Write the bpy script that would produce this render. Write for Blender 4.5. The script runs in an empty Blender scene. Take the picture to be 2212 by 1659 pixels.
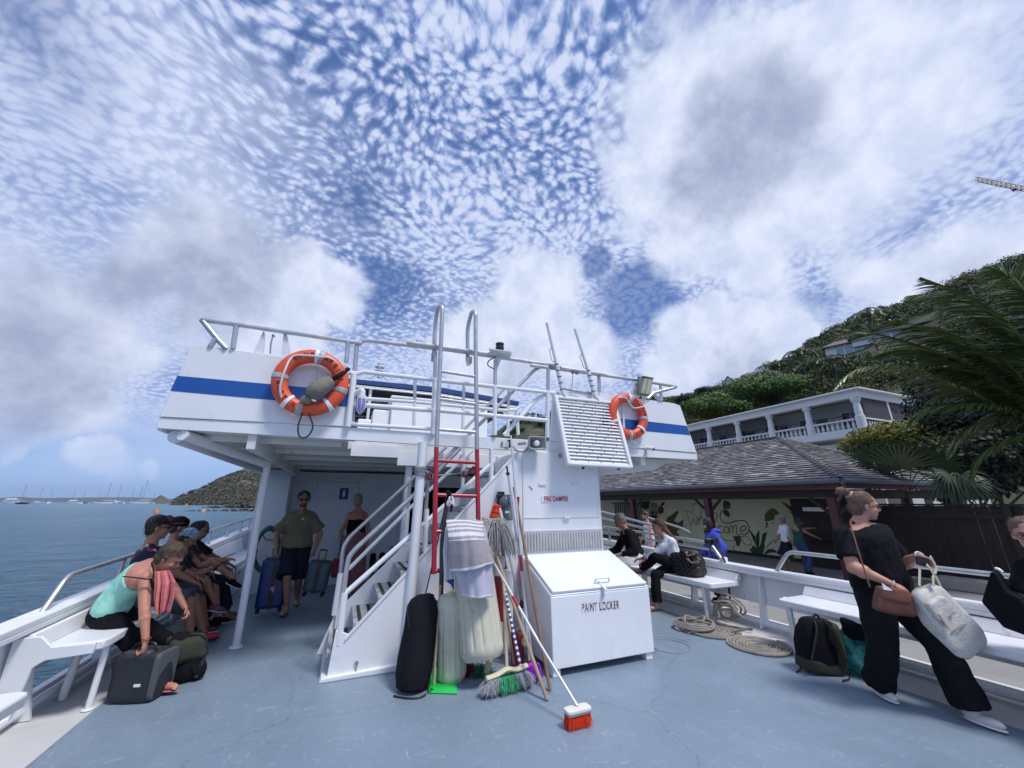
import bpy, bmesh, math, random
import numpy as np
from mathutils import Vector, Matrix, Quaternion, noise as mn
R=math.radians
random.seed(7); rng=np.random.default_rng(7)
scene=bpy.context.scene
COL=scene.collection
# ---------------------------------------------------------------- camera
F_PX=831.0; CX,CY=1106.0,829.5; PITCH=math.atan2(1085-829.5,F_PX); YAW=R(22.8); HC=1.62
cam_d=bpy.data.cameras.new('camera'); cam=bpy.data.objects.new('camera',cam_d); COL.objects.link(cam)
cam_d.sensor_fit='HORIZONTAL'; cam_d.sensor_width=36; cam_d.lens=36*F_PX/2212
cam_d.clip_start=.05; cam_d.clip_end=60000
cam.location=(0,0,HC); cam.rotation_euler=(R(90)+PITCH,0,-YAW)
scene.camera=cam
scene.render.resolution_x=1024; scene.render.resolution_y=768
_f=Vector((math.sin(YAW)*math.cos(PITCH),math.cos(YAW)*math.cos(PITCH),math.sin(PITCH)))
_r=Vector((math.cos(YAW),-math.sin(YAW),0)); _u=_r.cross(_f); CAM=Vector((0,0,HC))
def ray(x,y): return _f*F_PX+_r*(x-CX)-_u*(y-CY)
def gz(x,y,z=0.0): d=ray(x,y); return CAM+d*((z-HC)/d.z)
def gy(x,y,Y): d=ray(x,y); return CAM+d*(Y/d.y)
def gx(x,y,X): d=ray(x,y); return CAM+d*(X/d.x)
def gd(x,y,D): d=ray(x,y); return CAM+d*(D/math.hypot(d.x,d.y))
# ---------------------------------------------------------------- world and sun
SUN_EL=R(62); SUN_AZ=R(150)     # azimuth measured clockwise from +Y
EXPOSURE=0.53
world=bpy.data.worlds.new('World'); scene.world=world; world.use_nodes=True
wt=world.node_tree; wt.nodes.clear()
def N(t,ty,**k):
    n=t.nodes.new(ty)
    for a,b in k.items(): setattr(n,a,b)
    return n
def L(t,a,b): t.links.new(a,b)
def setin(t,node,i,v):
    s=node.inputs[i]
    if hasattr(v,'is_output') or isinstance(v,bpy.types.NodeSocket): t.links.new(v,s)
    else: s.default_value=v
def MA(t,op,a,b=None,c=None,clamp=False):
    n=N(t,'ShaderNodeMath',operation=op); n.use_clamp=clamp
    setin(t,n,0,a)
    if b is not None: setin(t,n,1,b)
    if c is not None: setin(t,n,2,c)
    return n.outputs[0]
def VM(t,op,a,b=None,out=0):
    n=N(t,'ShaderNodeVectorMath',operation=op); setin(t,n,0,a)
    if b is not None: setin(t,n,1 if op!='SCALE' else 3,b)
    return n.outputs[out]
def MR(t,v,a,b,c=0.0,d=1.0,smooth=True):
    n=N(t,'ShaderNodeMapRange'); n.interpolation_type='SMOOTHSTEP' if smooth else 'LINEAR'
    setin(t,n,0,v); n.inputs[1].default_value=a; n.inputs[2].default_value=b; n.inputs[3].default_value=c; n.inputs[4].default_value=d
    return n.outputs[0]
def MIX(t,f,a,b,blend='MIX'):
    n=N(t,'ShaderNodeMix',data_type='RGBA',blend_type=blend); setin(t,n,0,f); setin(t,n,6,a); setin(t,n,7,b); return n.outputs[2]
def NOISE(t,vec,scale,detail=3,rough=.55,dist=0,dim='3D'):
    n=N(t,'ShaderNodeTexNoise',noise_dimensions=dim); setin(t,n,'Vector',vec); n.inputs['Scale'].default_value=scale
    n.inputs['Detail'].default_value=detail; n.inputs['Roughness'].default_value=rough; n.inputs['Distortion'].default_value=dist
    return n.outputs['Fac'],n.outputs['Color']
def build_sky():
    t=wt
    out=N(t,'ShaderNodeOutputWorld'); bg=N(t,'ShaderNodeBackground'); L(t,bg.outputs[0],out.inputs[0])
    D=N(t,'ShaderNodeTexCoord').outputs['Generated']
    sep=N(t,'ShaderNodeSeparateXYZ'); L(t,D,sep.inputs[0]); dz=sep.outputs[2]
    sky=N(t,'ShaderNodeTexSky',sky_type='NISHITA'); sky.sun_disc=False; sky.sun_elevation=SUN_EL; sky.sun_rotation=SUN_AZ
    sky.air_density=1.0; sky.dust_density=.6; sky.ozone_density=1.0
    base=MIX(t,.10,MIX(t,1.0,sky.outputs[0],(.40,.70,1.22,1),'MULTIPLY'),(4.2,5.6,8.6,1))
    zz=MA(t,'MAXIMUM',MA(t,'ADD',dz,.20),.05)
    P=N(t,'ShaderNodeCombineXYZ'); L(t,MA(t,'DIVIDE',sep.outputs[0],zz),P.inputs[0]); L(t,MA(t,'DIVIDE',sep.outputs[1],zz),P.inputs[1]); P=P.outputs[0]
    mp=N(t,'ShaderNodeMapping'); L(t,P,mp.inputs[0]); mp.inputs['Rotation'].default_value=(0,0,R(-25)); mp.inputs['Scale'].default_value=(1.0,1.1,1)
    Pm=mp.outputs[0]
    w,wc=NOISE(t,Pm,3.0,2,.5,dim='2D')
    Pw=VM(t,'ADD',Pm,VM(t,'SCALE',wc,.12))
    n1,_=NOISE(t,Pw,33,2.4,.55,dim='2D')
    nf,_=NOISE(t,Pw,80,3,.6,dim='2D')
    vo=N(t,'ShaderNodeTexVoronoi',feature='F1',voronoi_dimensions='2D'); L(t,VM(t,'ADD',Pw,VM(t,'SCALE',wc,.03)),vo.inputs['Vector']); vo.inputs['Scale'].default_value=40.0
    big,_=NOISE(t,Pm,1.1,3,.55,dim='2D')
    cell=MA(t,'ADD',MA(t,'ADD',MA(t,'MULTIPLY',n1,.85),MA(t,'MULTIPLY',MA(t,'SUBTRACT',.45,vo.outputs['Distance']),.50)),MA(t,'MULTIPLY',MA(t,'SUBTRACT',nf,.5),.22))
    cov=MR(t,big,.36,.62,.0,.22)
    def blobs(Dv,lst):
        acc=None
        for (x,y,rad,wgt) in lst:
            d=ray(x,y).normalized()
            dist=VM(t,'DISTANCE',Dv,(d.x,d.y,d.z),out=1)
            v=MA(t,'MULTIPLY',MA(t,'SUBTRACT',1.0,MA(t,'DIVIDE',dist,rad)),wgt)
            acc=v if acc is None else MA(t,'MAXIMUM',acc,v)
        return acc
    nd,ndc=NOISE(t,D,3.4,5,.6)
    Dn=VM(t,'ADD',D,VM(t,'SCALE',VM(t,'SUBTRACT',ndc,(.5,.5,.5)),.24))
    clear=blobs(Dn,[(1385,645,.13,1.3),(830,620,.11,1),(1290,560,.07,1),(1600,640,.05,.6),(1760,640,.07,.7),(120,60,.15,.5),(1480,40,.1,.6),(760,430,.10,.5),(1960,440,.06,.5)])
    hole=MA(t,'SUBTRACT',1.0,MR(t,clear,.0,.6,0,.80))
    alto=MA(t,'MULTIPLY',MA(t,'MULTIPLY',MR(t,MA(t,'ADD',cell,cov),.15,.72),MR(t,dz,.08,.20)),hole)
    acol=MIX(t,MR(t,MA(t,'ADD',cell,MA(t,'MULTIPLY',cov,.6)),.28,.78),(2.8,4.1,7.9,1),(7.3,8.0,10.2,1))
    lcol=MIX(t,MA(t,'MULTIPLY',alto,.94,clamp=True),base,acol)
    vn,_=NOISE(t,VM(t,'MULTIPLY',D,(1,1,3.0)),2.4,4,.55)
    vmask=MA(t,'MULTIPLY',MA(t,'MULTIPLY',MR(t,vn,.36,.64,.1,1),MR(t,dz,.8,.25,.05,.62)),hole)
    lcol=MIX(t,vmask,lcol,(6.0,7.0,9.8,1))
    soft=blobs(D,[(150,380,.50,1),(60,620,.45,1),(480,560,.30,.8),(2180,120,.42,1),(1900,60,.30,.9),(1300,800,.3,.7),(2000,560,.25,.7)])
    sm=MA(t,'MULTIPLY',MR(t,MA(t,'ADD',soft,MA(t,'MULTIPLY',MA(t,'SUBTRACT',vn,.5),.8)),.05,.8,0,.56),hole)
    lcol=MIX(t,sm,lcol,MIX(t,MR(t,vn,.35,.65),(4.6,5.5,8.4,1),(7.2,7.9,10.2,1)))
    cum=blobs(Dn,[(1480,230,.20,1),(1640,300,.27,1),(1790,190,.21,1),(1400,380,.15,1),(1560,440,.21,1),(1760,430,.16,.9),(1930,240,.14,.8),(1640,570,.13,.85),(1470,540,.09,.8),
        (1160,640,.16,1.1),(1060,740,.17,1.1),(1250,750,.13,1.1),(1530,710,.11,1),(1650,740,.15,1.1),(1480,800,.10,1),(2120,570,.14,1),(2010,620,.12,1),(1900,570,.08,.8),
        (470,600,.17,.95),(640,650,.14,1),(740,650,.10,1),(600,770,.14,.9),(330,560,.12,.8),(90,780,.15,.95),(30,880,.14,1),(120,900,.11,.85),(250,790,.09,.5),(60,640,.17,.5),
        (238,1022,.048,1.1),(262,1030,.036,1.1),(340,1030,.03,1),(45,1032,.03,.8)])
    dn2,_=NOISE(t,D,8,7,.60)
    dens=MA(t,'ADD',cum,MA(t,'MULTIPLY',MA(t,'SUBTRACT',dn2,.5),.85))
    calpha=MR(t,dens,.0,.42)
    grey=blobs(Dn,[(1590,330,.17,1),(1700,260,.10,1),(1500,410,.11,.9),(400,600,.15,1),(540,560,.12,.9),(250,580,.12,.8),(60,790,.13,1),(30,900,.12,1),(140,850,.10,.8),(2120,620,.10,.6),(50,660,.16,.5),(1100,800,.10,.5),(1620,800,.09,.5)])
    g=MR(t,MA(t,'ADD',grey,MA(t,'MULTIPLY',MA(t,'SUBTRACT',dn2,.5),.7)),.0,.62)
    tx,_=NOISE(t,D,15,6,.62)
    edge=MR(t,dens,.10,.60)
    white=MIX(t,MA(t,'ADD',MA(t,'MULTIPLY',edge,.30),MR(t,tx,.32,.68,.15,.75),clamp=True),(5.3,6.2,8.8,1),(8.3,8.9,10.6,1))
    ccol=MIX(t,MA(t,'MULTIPLY',g,.92,clamp=True),white,MIX(t,MR(t,tx,.3,.7),(3.5,4.1,5.9,1),(5.0,5.6,7.6,1)))
    col=MIX(t,MA(t,'MULTIPLY',calpha,.97,clamp=True),lcol,ccol)
    hz=MR(t,dz,.0,.16,.75,.0)
    col=MIX(t,hz,col,(4.0,6.2,10.4,1))
    below=MR(t,dz,-.02,.0,1,0)
    col=MIX(t,below,col,(2.0,2.8,3.6,1))
    L(t,col,bg.inputs[0]); bg.inputs[1].default_value=.067
build_sky()
sun_d=bpy.data.lights.new('sun','SUN'); sun_d.energy=2.1; sun_d.angle=R(13); sun_d.color=(1,.97,.93)
sun=bpy.data.objects.new('sun',sun_d); COL.objects.link(sun)
sdir=Vector((math.sin(SUN_AZ)*math.cos(SUN_EL),math.cos(SUN_AZ)*math.cos(SUN_EL),math.sin(SUN_EL)))
sun.rotation_euler=sdir.to_track_quat('Z','Y').to_euler(); sun.location=(0,0,60)
vs=scene.view_settings; vs.view_transform='Standard'; vs.look='None'; vs.exposure=EXPOSURE; vs.gamma=1; vs.use_curve_mapping=False
# ---------------------------------------------------------------- materials
_M={}
def M(name,col,rough=.5,metal=0,var=.08,scale=2.5,bump=0,bscale=60,spec=.5,col2=None,c2=(.45,.7),stretch=None,trans=0,alpha=1):
    if name in _M: return _M[name]
    m=bpy.data.materials.new(name); m.use_nodes=True; t=m.node_tree; b=t.nodes['Principled BSDF']
    tc=N(t,'ShaderNodeTexCoord').outputs['Object']
    if stretch: tc=VM(t,'MULTIPLY',tc,stretch)
    f,_=NOISE(t,tc,scale,5,.6)
    c=(*col,1)
    k=MR(t,f,.3,.7,1-var,1+var,False)
    cc=N(t,'ShaderNodeCombineXYZ'); 
    for i in range(3): L(t,k,cc.inputs[i])
    base=MIX(t,1.0,c,cc.outputs[0],'MULTIPLY')
    if col2 is not None:
        f2,_=NOISE(t,tc,scale*2.3,6,.62,.4); base=MIX(t,MR(t,f2,c2[0],c2[1]),base,(*col2,1))
    L(t,base,b.inputs['Base Color'])
    L(t,MR(t,f,.3,.7,max(0,rough-.07),min(1,rough+.07),False),b.inputs['Roughness'])
    b.inputs['Metallic'].default_value=metal
    b.inputs['Specular IOR Level'].default_value=spec
    if trans: b.inputs['Transmission Weight'].default_value=trans
    if alpha<1: b.inputs['Alpha'].default_value=alpha
    if bump:
        bf,_=NOISE(t,tc,bscale,4,.6); bn=N(t,'ShaderNodeBump'); bn.inputs['Strength'].default_value=min(1,bump); bn.inputs['Distance'].default_value=.01 if bump<=1 else .01*bump
        L(t,bf,bn.inputs['Height']); L(t,bn.outputs[0],b.inputs['Normal'])
    _M[name]=m; return m
def tree_of(m): return m.node_tree, m.node_tree.nodes['Principled BSDF']
# ---------------------------------------------------------------- mesh builder
class MB:
    def __init__(s): s.v=[]; s.f=[]; s.mi=[]; s.m=0
    def add(s,vs,fs):
        o=len(s.v); s.v+= [tuple(x) for x in vs]; s.f+=[tuple(i+o for i in f) for f in fs]; s.mi+=[s.m]*len(fs); return s
    def box(s,a,b,mtx=None):
        x0,y0,z0=[min(a[i],b[i]) for i in range(3)]; x1,y1,z1=[max(a[i],b[i]) for i in range(3)]
        vs=[Vector(p) for p in [(x0,y0,z0),(x1,y0,z0),(x1,y1,z0),(x0,y1,z0),(x0,y0,z1),(x1,y0,z1),(x1,y1,z1),(x0,y1,z1)]]
        if mtx is not None: vs=[mtx@v for v in vs]
        return s.add(vs,[(0,3,2,1),(4,5,6,7),(0,1,5,4),(1,2,6,5),(2,3,7,6),(3,0,4,7)])
    def cbox(s,c,size,mtx=None):
        h=Vector(size)/2; M4=Matrix.Translation(Vector(c))@(mtx.to_4x4() if mtx is not None else Matrix())
        return s.box(-h,h,M4)
    def prism(s,pts,vec):
        pts=[Vector(p) for p in pts]; vec=Vector(vec); n=len(pts)
        nrm=Vector()
        for i in range(n): nrm+=(pts[i]-pts[0]).cross(pts[(i+1)%n]-pts[0])
        if nrm.dot(vec)>0: pts=pts[::-1]
        vs=pts+[p+vec for p in pts]
        return s.add(vs,[tuple(range(n))]+[tuple(range(2*n-1,n-1,-1))]+[(i,i+n,(i+1)%n+n,(i+1)%n) for i in range(n)])
    def tube(s,pts,r,n=10,closed=False,caps=True,flat=None):
        pts=[Vector(p) for p in pts]; k=len(pts)
        rs=r if isinstance(r,(list,tuple)) else [r]*k
        tg=[]
        for i in range(k):
            a=pts[(i-1)%k] if (closed or i>0) else pts[i]; b=pts[(i+1)%k] if (closed or i<k-1) else pts[i]
            d=(b-a); tg.append(d.normalized() if d.length>1e-9 else Vector((0,0,1)))
        up=Vector((0,0,1)) if abs(tg[0].z)<.9 else Vector((1,0,0))
        nn=(up-tg[0]*up.dot(tg[0])).normalized(); vs=[];fs=[]
        for i in range(k):
            if i>0:
                q=tg[i-1].rotation_difference(tg[i]); nn=q@nn; nn=(nn-tg[i]*nn.dot(tg[i])).normalized()
            bb=tg[i].cross(nn)
            # keep tube width at bends
            for j in range(n):
                a=2*math.pi*j/n; ca=math.cos(a)*rs[i]; sa=math.sin(a)*rs[i]*(flat or 1)
                vs.append(pts[i]+nn*ca+bb*sa)
        m=k if closed else k-1
        for i in range(m):
            for j in range(n):
                a=i*n+j;b=i*n+(j+1)%n;c=((i+1)%k)*n+(j+1)%n;d=((i+1)%k)*n+j; fs.append((a,b,c,d))
        if caps and not closed: fs.append(tuple(range(n-1,-1,-1))); fs.append(tuple((k-1)*n+j for j in range(n)))
        return s.add(vs,fs)
    def rod(s,a,b,r,n=10,r2=None): return s.tube([a,b],[r,r2 if r2 is not None else r],n)
    def ell(s,c,rad,mtx=None,nu=16,nv=10):
        vs=[];fs=[]; c=Vector(c)
        rad=Vector((rad,rad,rad)) if isinstance(rad,(int,float)) else Vector(rad)
        for i in range(1,nv):
            th=math.pi*i/nv
            for j in range(nu):
                ph=2*math.pi*j/nu; p=Vector((rad.x*math.sin(th)*math.cos(ph),rad.y*math.sin(th)*math.sin(ph),rad.z*math.cos(th)))
                if mtx is not None: p=mtx@p
                vs.append(c+p)
        top=Vector((0,0,rad.z)); bot=-top
        if mtx is not None: top=mtx@top; bot=mtx@bot
        vs.append(c+top); vs.append(c+bot); T=len(vs)-2;B=T+1
        for i in range(nv-2):
            for j in range(nu): a=i*nu+j;b=i*nu+(j+1)%nu; fs.append((a,a+nu,b+nu,b))
        for j in range(nu): fs.append((T,j,(j+1)%nu)); fs.append((B,(nv-2)*nu+(j+1)%nu,(nv-2)*nu+j))
        return s.add(vs,fs)
    def revolve(s,prof,c,axis=(0,0,1),n=24,mtx=None):
        ax=Vector(axis).normalized(); q=Vector((0,0,1)).rotation_difference(ax); c=Vector(c); k=len(prof); vs=[];fs=[]
        for (r,h) in prof:
            for j in range(n):
                a=2*math.pi*j/n; vs.append(c+q@Vector((max(r,1e-4)*math.cos(a),max(r,1e-4)*math.sin(a),h)))
        for i in range(k-1):
            for j in range(n): fs.append((i*n+j,i*n+(j+1)%n,(i+1)*n+(j+1)%n,(i+1)*n+j))
        fs.append(tuple(range(n-1,-1,-1))); fs.append(tuple((k-1)*n+j for j in range(n)))
        return s.add(vs,fs)
    def torus(s,c,Rr,r,axis=(0,0,1),n=40,m=14,arc=None):
        ax=Vector(axis).normalized(); q=Vector((0,0,1)).rotation_difference(ax)
        a0,a1=arc if arc else (0,2*math.pi)
        pts=[Vector(c)+q@Vector((Rr*math.cos(a0+(a1-a0)*i/n),Rr*math.sin(a0+(a1-a0)*i/n),0)) for i in range(n if not arc else n+1)]
        return s.tube(pts,r,m,closed=not arc)
    def loft(s,rings,cap=True):
        n=len(rings[0]); vs=[p for r in rings for p in r]; fs=[]
        for i in range(len(rings)-1):
            for j in range(n): fs.append((i*n+j,i*n+(j+1)%n,(i+1)*n+(j+1)%n,(i+1)*n+j))
        if cap: fs.append(tuple(range(n-1,-1,-1))); fs.append(tuple((len(rings)-1)*n+j for j in range(n)))
        return s.add(vs,fs)
    def grid(s,fn,nu,nv):
        vs=[fn(i/nu,j/nv) for j in range(nv+1) for i in range(nu+1)]
        return s.add(vs,[(j*(nu+1)+i,j*(nu+1)+i+1,(j+1)*(nu+1)+i+1,(j+1)*(nu+1)+i) for j in range(nv) for i in range(nu)])
    def mesh(s,name,off=None):
        me=bpy.data.meshes.new(name)
        vs=s.v if off is None else [(v[0]-off[0],v[1]-off[1],v[2]-off[2]) for v in s.v]
        me.from_pydata(vs,[],s.f); me.update(); return me
    def build(s,name,mats,parent=None,bevel=0,smooth=True,solid=0,sub=0,angle=35):
        off=wloc(parent); me=s.mesh(name,off)
        return link_mesh(name,me,mats,parent,bevel,smooth,solid,sub,angle,s.mi)
def wloc(p):
    v=Vector((0,0,0))
    while p is not None: v+=Vector(p.location); p=p.parent
    return v
def link_mesh(name,me,mats,parent=None,bevel=0,smooth=True,solid=0,sub=0,angle=35,mi=None):
    if not isinstance(mats,(list,tuple)): mats=[mats]
    for m in mats: me.materials.append(m)
    if mi is not None and len(mats)>1: me.polygons.foreach_set('material_index',mi)
    o=bpy.data.objects.new(name,me); COL.objects.link(o)
    if parent is not None: o.parent=parent
    if solid:
        md=o.modifiers.new('solid','SOLIDIFY'); md.thickness=solid; md.offset=0
    if bevel:
        md=o.modifiers.new('bevel','BEVEL'); md.width=bevel; md.segments=2; md.limit_method='ANGLE'; md.angle_limit=R(40)
    if sub:
        md=o.modifiers.new('sub','SUBSURF'); md.levels=sub; md.render_levels=sub
    if smooth:
        me.polygons.foreach_set('use_smooth',[True]*len(me.polygons))
        try: me.set_sharp_from_angle(angle=R(angle))
        except Exception: pass
    return o
def tag(o,label=None,cat=None,group=None,kind=None):
    if label: o['label']=label
    if cat: o['category']=cat
    if group: o['group']=group
    if kind: o['kind']=kind
    return o
def thing(name,label,cat,loc=(0,0,0),group=None,kind=None,rz=0):
    o=bpy.data.objects.new(name,None); COL.objects.link(o); o.location=loc; o.rotation_euler=(0,0,rz); o.empty_display_size=.1
    return tag(o,label,cat,group,kind)
def copy_tree(o,parent=None):
    c=o.copy(); COL.objects.link(c); c.parent=parent
    for ch in list(o.children): copy_tree(ch,c)
    return c
def bez(pts,n=8):
    "smooth curve through points (Catmull-Rom)"
    pts=[Vector(p) for p in pts]; o=[]
    for i in range(len(pts)-1):
        p0=pts[max(i-1,0)];p1=pts[i];p2=pts[i+1];p3=pts[min(i+2,len(pts)-1)]
        for k in range(n):
            t=k/n; o.append(.5*((2*p1)+(-p0+p2)*t+(2*p0-5*p1+4*p2-p3)*t*t+(-p0+3*p1-3*p2+p3)*t**3))
    o.append(pts[-1]); return o
def round_path(pts,rad=.1,n=6):
    pts=[Vector(p) for p in pts]; o=[pts[0]]
    for i in range(1,len(pts)-1):
        a=(pts[i-1]-pts[i]);b=(pts[i+1]-pts[i]); r=min(rad,a.length*.45,b.length*.45); pa=pts[i]+a.normalized()*r; pb=pts[i]+b.normalized()*r
        for k in range(n+1):
            t=k/n; o.append((1-t)**2*pa+2*t*(1-t)*pts[i]+t*t*pb)
    o.append(pts[-1]); return o
def text_mesh(txt,size,extrude=.002,bold=0.0,align='CENTER',spacing=1.0):
    c=bpy.data.curves.new('txt','FONT'); c.body=txt; c.size=size; c.extrude=extrude; c.offset=bold; c.align_x=align; c.align_y='CENTER'; c.space_character=spacing
    o=bpy.data.objects.new('txt',c); COL.objects.link(o); bpy.context.view_layer.update()
    me=bpy.data.meshes.new_from_object(o.evaluated_get(bpy.context.evaluated_depsgraph_get())); bpy.data.objects.remove(o); return me
def add_text(mb,txt,size,mtx,bold=0,sx=1.0,extrude=.002,cut=None,spacing=1.0):
    me=text_mesh(txt,size,extrude,bold,spacing=spacing)
    mb.add([mtx@Vector((v.co.x*sx,v.co.y,v.co.z)) for v in me.vertices],[tuple(p.vertices) for p in me.polygons]); bpy.data.meshes.remove(me)
def frame(origin,xdir,ydir):
    x=Vector(xdir).normalized(); y=Vector(ydir).normalized(); z=x.cross(y).normalized(); y=z.cross(x)
    m=Matrix((x,y,z)).transposed().to_4x4(); m.translation=Vector(origin); return m
# common materials
WHITE=M('white_paint',(.76,.77,.79),.38,var=.05,scale=1.3,bump=.12,bscale=90,col2=(.62,.60,.55),c2=(.62,.84))
def weather(m,amt=.35,rust=(.36,.20,.10)):
    t,b=tree_of(m); tc=N(t,'ShaderNodeTexCoord').outputs['Object']; base=b.inputs['Base Color'].links[0].from_socket
    f,_=NOISE(t,VM(t,'MULTIPLY',tc,(7,7,.8)),1.6,5,.65); g,_=NOISE(t,tc,.9,3,.6); k=MA(t,'MULTIPLY',MR(t,f,.58,.74),MR(t,g,.42,.62)); base=MIX(t,MA(t,'MULTIPLY',k,amt),base,(.47,.43,.37,1))
    h,_=NOISE(t,VM(t,'MULTIPLY',tc,(14,14,2.2)),1.9,5,.7); base=MIX(t,MR(t,h,.70,.77,0,amt*1.3),base,(*rust,1))
    e,_=NOISE(t,tc,5,2,.5); bn=N(t,'ShaderNodeBump'); bn.inputs['Strength'].default_value=.35; bn.inputs['Distance'].default_value=.006; L(t,e,bn.inputs['Height']); 
    if b.inputs['Normal'].links: L(t,b.inputs['Normal'].links[0].from_socket,bn.inputs['Normal'])
    L(t,bn.outputs[0],b.inputs['Normal']); L(t,base,b.inputs['Base Color']); return m
weather(WHITE,.60)
WHITE2=M('white_gloss',(.8,.81,.83),.25,var=.03,bump=.05)
weather(WHITE2,.22)
WHITEW=M('worn_white',(.72,.73,.75),.45,var=.06,scale=3,bump=.2,bscale=50,col2=(.40,.38,.34),c2=(.66,.8))
ALU=M('aluminium',(.50,.51,.53),.42,metal=.75,var=.12,scale=9,bump=.15,bscale=120)
BLACK=M('black_cloth',(.006,.006,.009),.85,var=.2,scale=6,bump=.5,bscale=120,spec=.2)
BLACKP=M('black_plastic',(.015,.015,.017),.4,var=.1)
RED=M('red_paint',(.36,.015,.035),.35,var=.15,scale=6,col2=(.5,.4,.4),c2=(.74,.8))
BLUE=M('blue_stripe',(.008,.085,.34),.4,var=.06,scale=2)
ORANGE=M('ring_orange',(.72,.095,.035),.45,var=.10,scale=4,bump=.1,bscale=60)
STEEL=M('steel',(.6,.6,.61),.25,metal=1,var=.08)
ROPE=M('rope',(.36,.33,.29),.9,var=.2,scale=20,bump=.9,bscale=90)
WOOD=M('wood_handle',(.34,.24,.16),.6,var=.25,scale=8,stretch=(1,1,.2),bump=.2)
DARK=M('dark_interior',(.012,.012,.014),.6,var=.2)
GREYM=M('grey_metal',(.28,.29,.30),.5,metal=.2,var=.1)
# ================================================================ the ferry
def cr(ox,oy,s):
    def f(x,y): return ((ox+x*s)/1.8228,(oy+y*s)/1.8228)
    return f
c1=cr(560,1150,.4219); c2=cr(1360,1150,.4219); c3=cr(2060,1200,.4219); c4=cr(1250,1700,.6329); c5=cr(1650,1900,.6329)
c6=cr(0,1950,.6028); c7=cr(900,1750,.4521); c8=cr(2350,1800,.5425); r1=cr(3050,1850,.663)
YF=4.65
# ---- deck (the ground underfoot)
def deck_material():
    m=M('deck_paint',(.20,.262,.335),.40,var=.10,scale=.8,bump=.35,bscale=140); t,b=tree_of(m)
    tc=N(t,'ShaderNodeTexCoord').outputs['Object']
    base=b.inputs['Base Color'].links[0].from_socket
    f1,_=NOISE(t,VM(t,'MULTIPLY',tc,(1.5,.7,1)),2.2,6,.65,.6); base=MIX(t,MR(t,f1,.46,.72,0,.30),base,(.27,.33,.41,1))
    f3,_=NOISE(t,VM(t,'MULTIPLY',tc,(.9,2.6,1)),7,6,.75,1.2); base=MIX(t,MR(t,f3,.57,.66,0,.45),base,(.36,.42,.49,1))
    f2,_=NOISE(t,tc,46,5,.7); base=MIX(t,MR(t,f2,.60,.68,0,.6),base,(.07,.09,.11,1))
    f4,_=NOISE(t,tc,5,6,.7,.8); base=MIX(t,MR(t,f4,.57,.68,0,.15),base,(.10,.13,.165,1)); f5,_=NOISE(t,VM(t,'MULTIPLY',tc,(3.5,.6,1)),9,4,.7,.3); base=MIX(t,MR(t,f5,.61,.69,0,.5),base,(.42,.46,.50,1)); f6,_=NOISE(t,tc,13,5,.7); base=MIX(t,MR(t,f6,.66,.72,0,.55),base,(.22,.14,.09,1))
    # fine cracks along a few plate seams
    v=N(t,'ShaderNodeTexVoronoi',feature='DISTANCE_TO_EDGE'); v.inputs['Scale'].default_value=.42
    _,nc=NOISE(t,tc,3.5,4,.6); L(t,VM(t,'ADD',tc,VM(t,'SCALE',nc,.35)),v.inputs['Vector'])
    cm=MA(t,'MULTIPLY',MR(t,v.outputs['Distance'],.006,.0,0,1),MR(t,f2,.44,.56,0,1)); base=MIX(t,MA(t,'MULTIPLY',cm,.5),base,(.05,.07,.09,1))
    L(t,base,b.inputs['Base Color']); return m
DECK=deck_material()
dk=MB(); xs=[-1.68,4.86]
def decksheet(u,v): return (xs[0]+(xs[1]-xs[0])*u,-5+31*v,0)
dk.grid(decksheet,1,1)
tag(dk.build('deck',DECK,smooth=False),kind='structure')
mg=MB(); mg.v=[(-2.28,-5,-.006),(5.62,-5,-.006),(5.62,26,-.006),(-2.28,26,-.006)]; mg.f=[(0,1,2,3)]; mg.mi=[0]
MARG=M('deck_margin',(.56,.56,.56),.6,var=.10,scale=1.2,bump=.2,col2=(.42,.40,.37),c2=(.58,.85))
tag(mg.build('deck_margin',MARG,smooth=False),kind='structure')
hb=MB(); hb.box((-2.30,-5,-1.35),(5.64,26,-.05)); 
hull=hb.build('ferry_hull',WHITE); tag(hull,'white steel hull of the ferry below its blue grey deck','hull')
def zL(Y): return .70+(Y-4.5)*.03
def zR(Y): return .71+max(0,(Y-4.6))*.03
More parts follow.
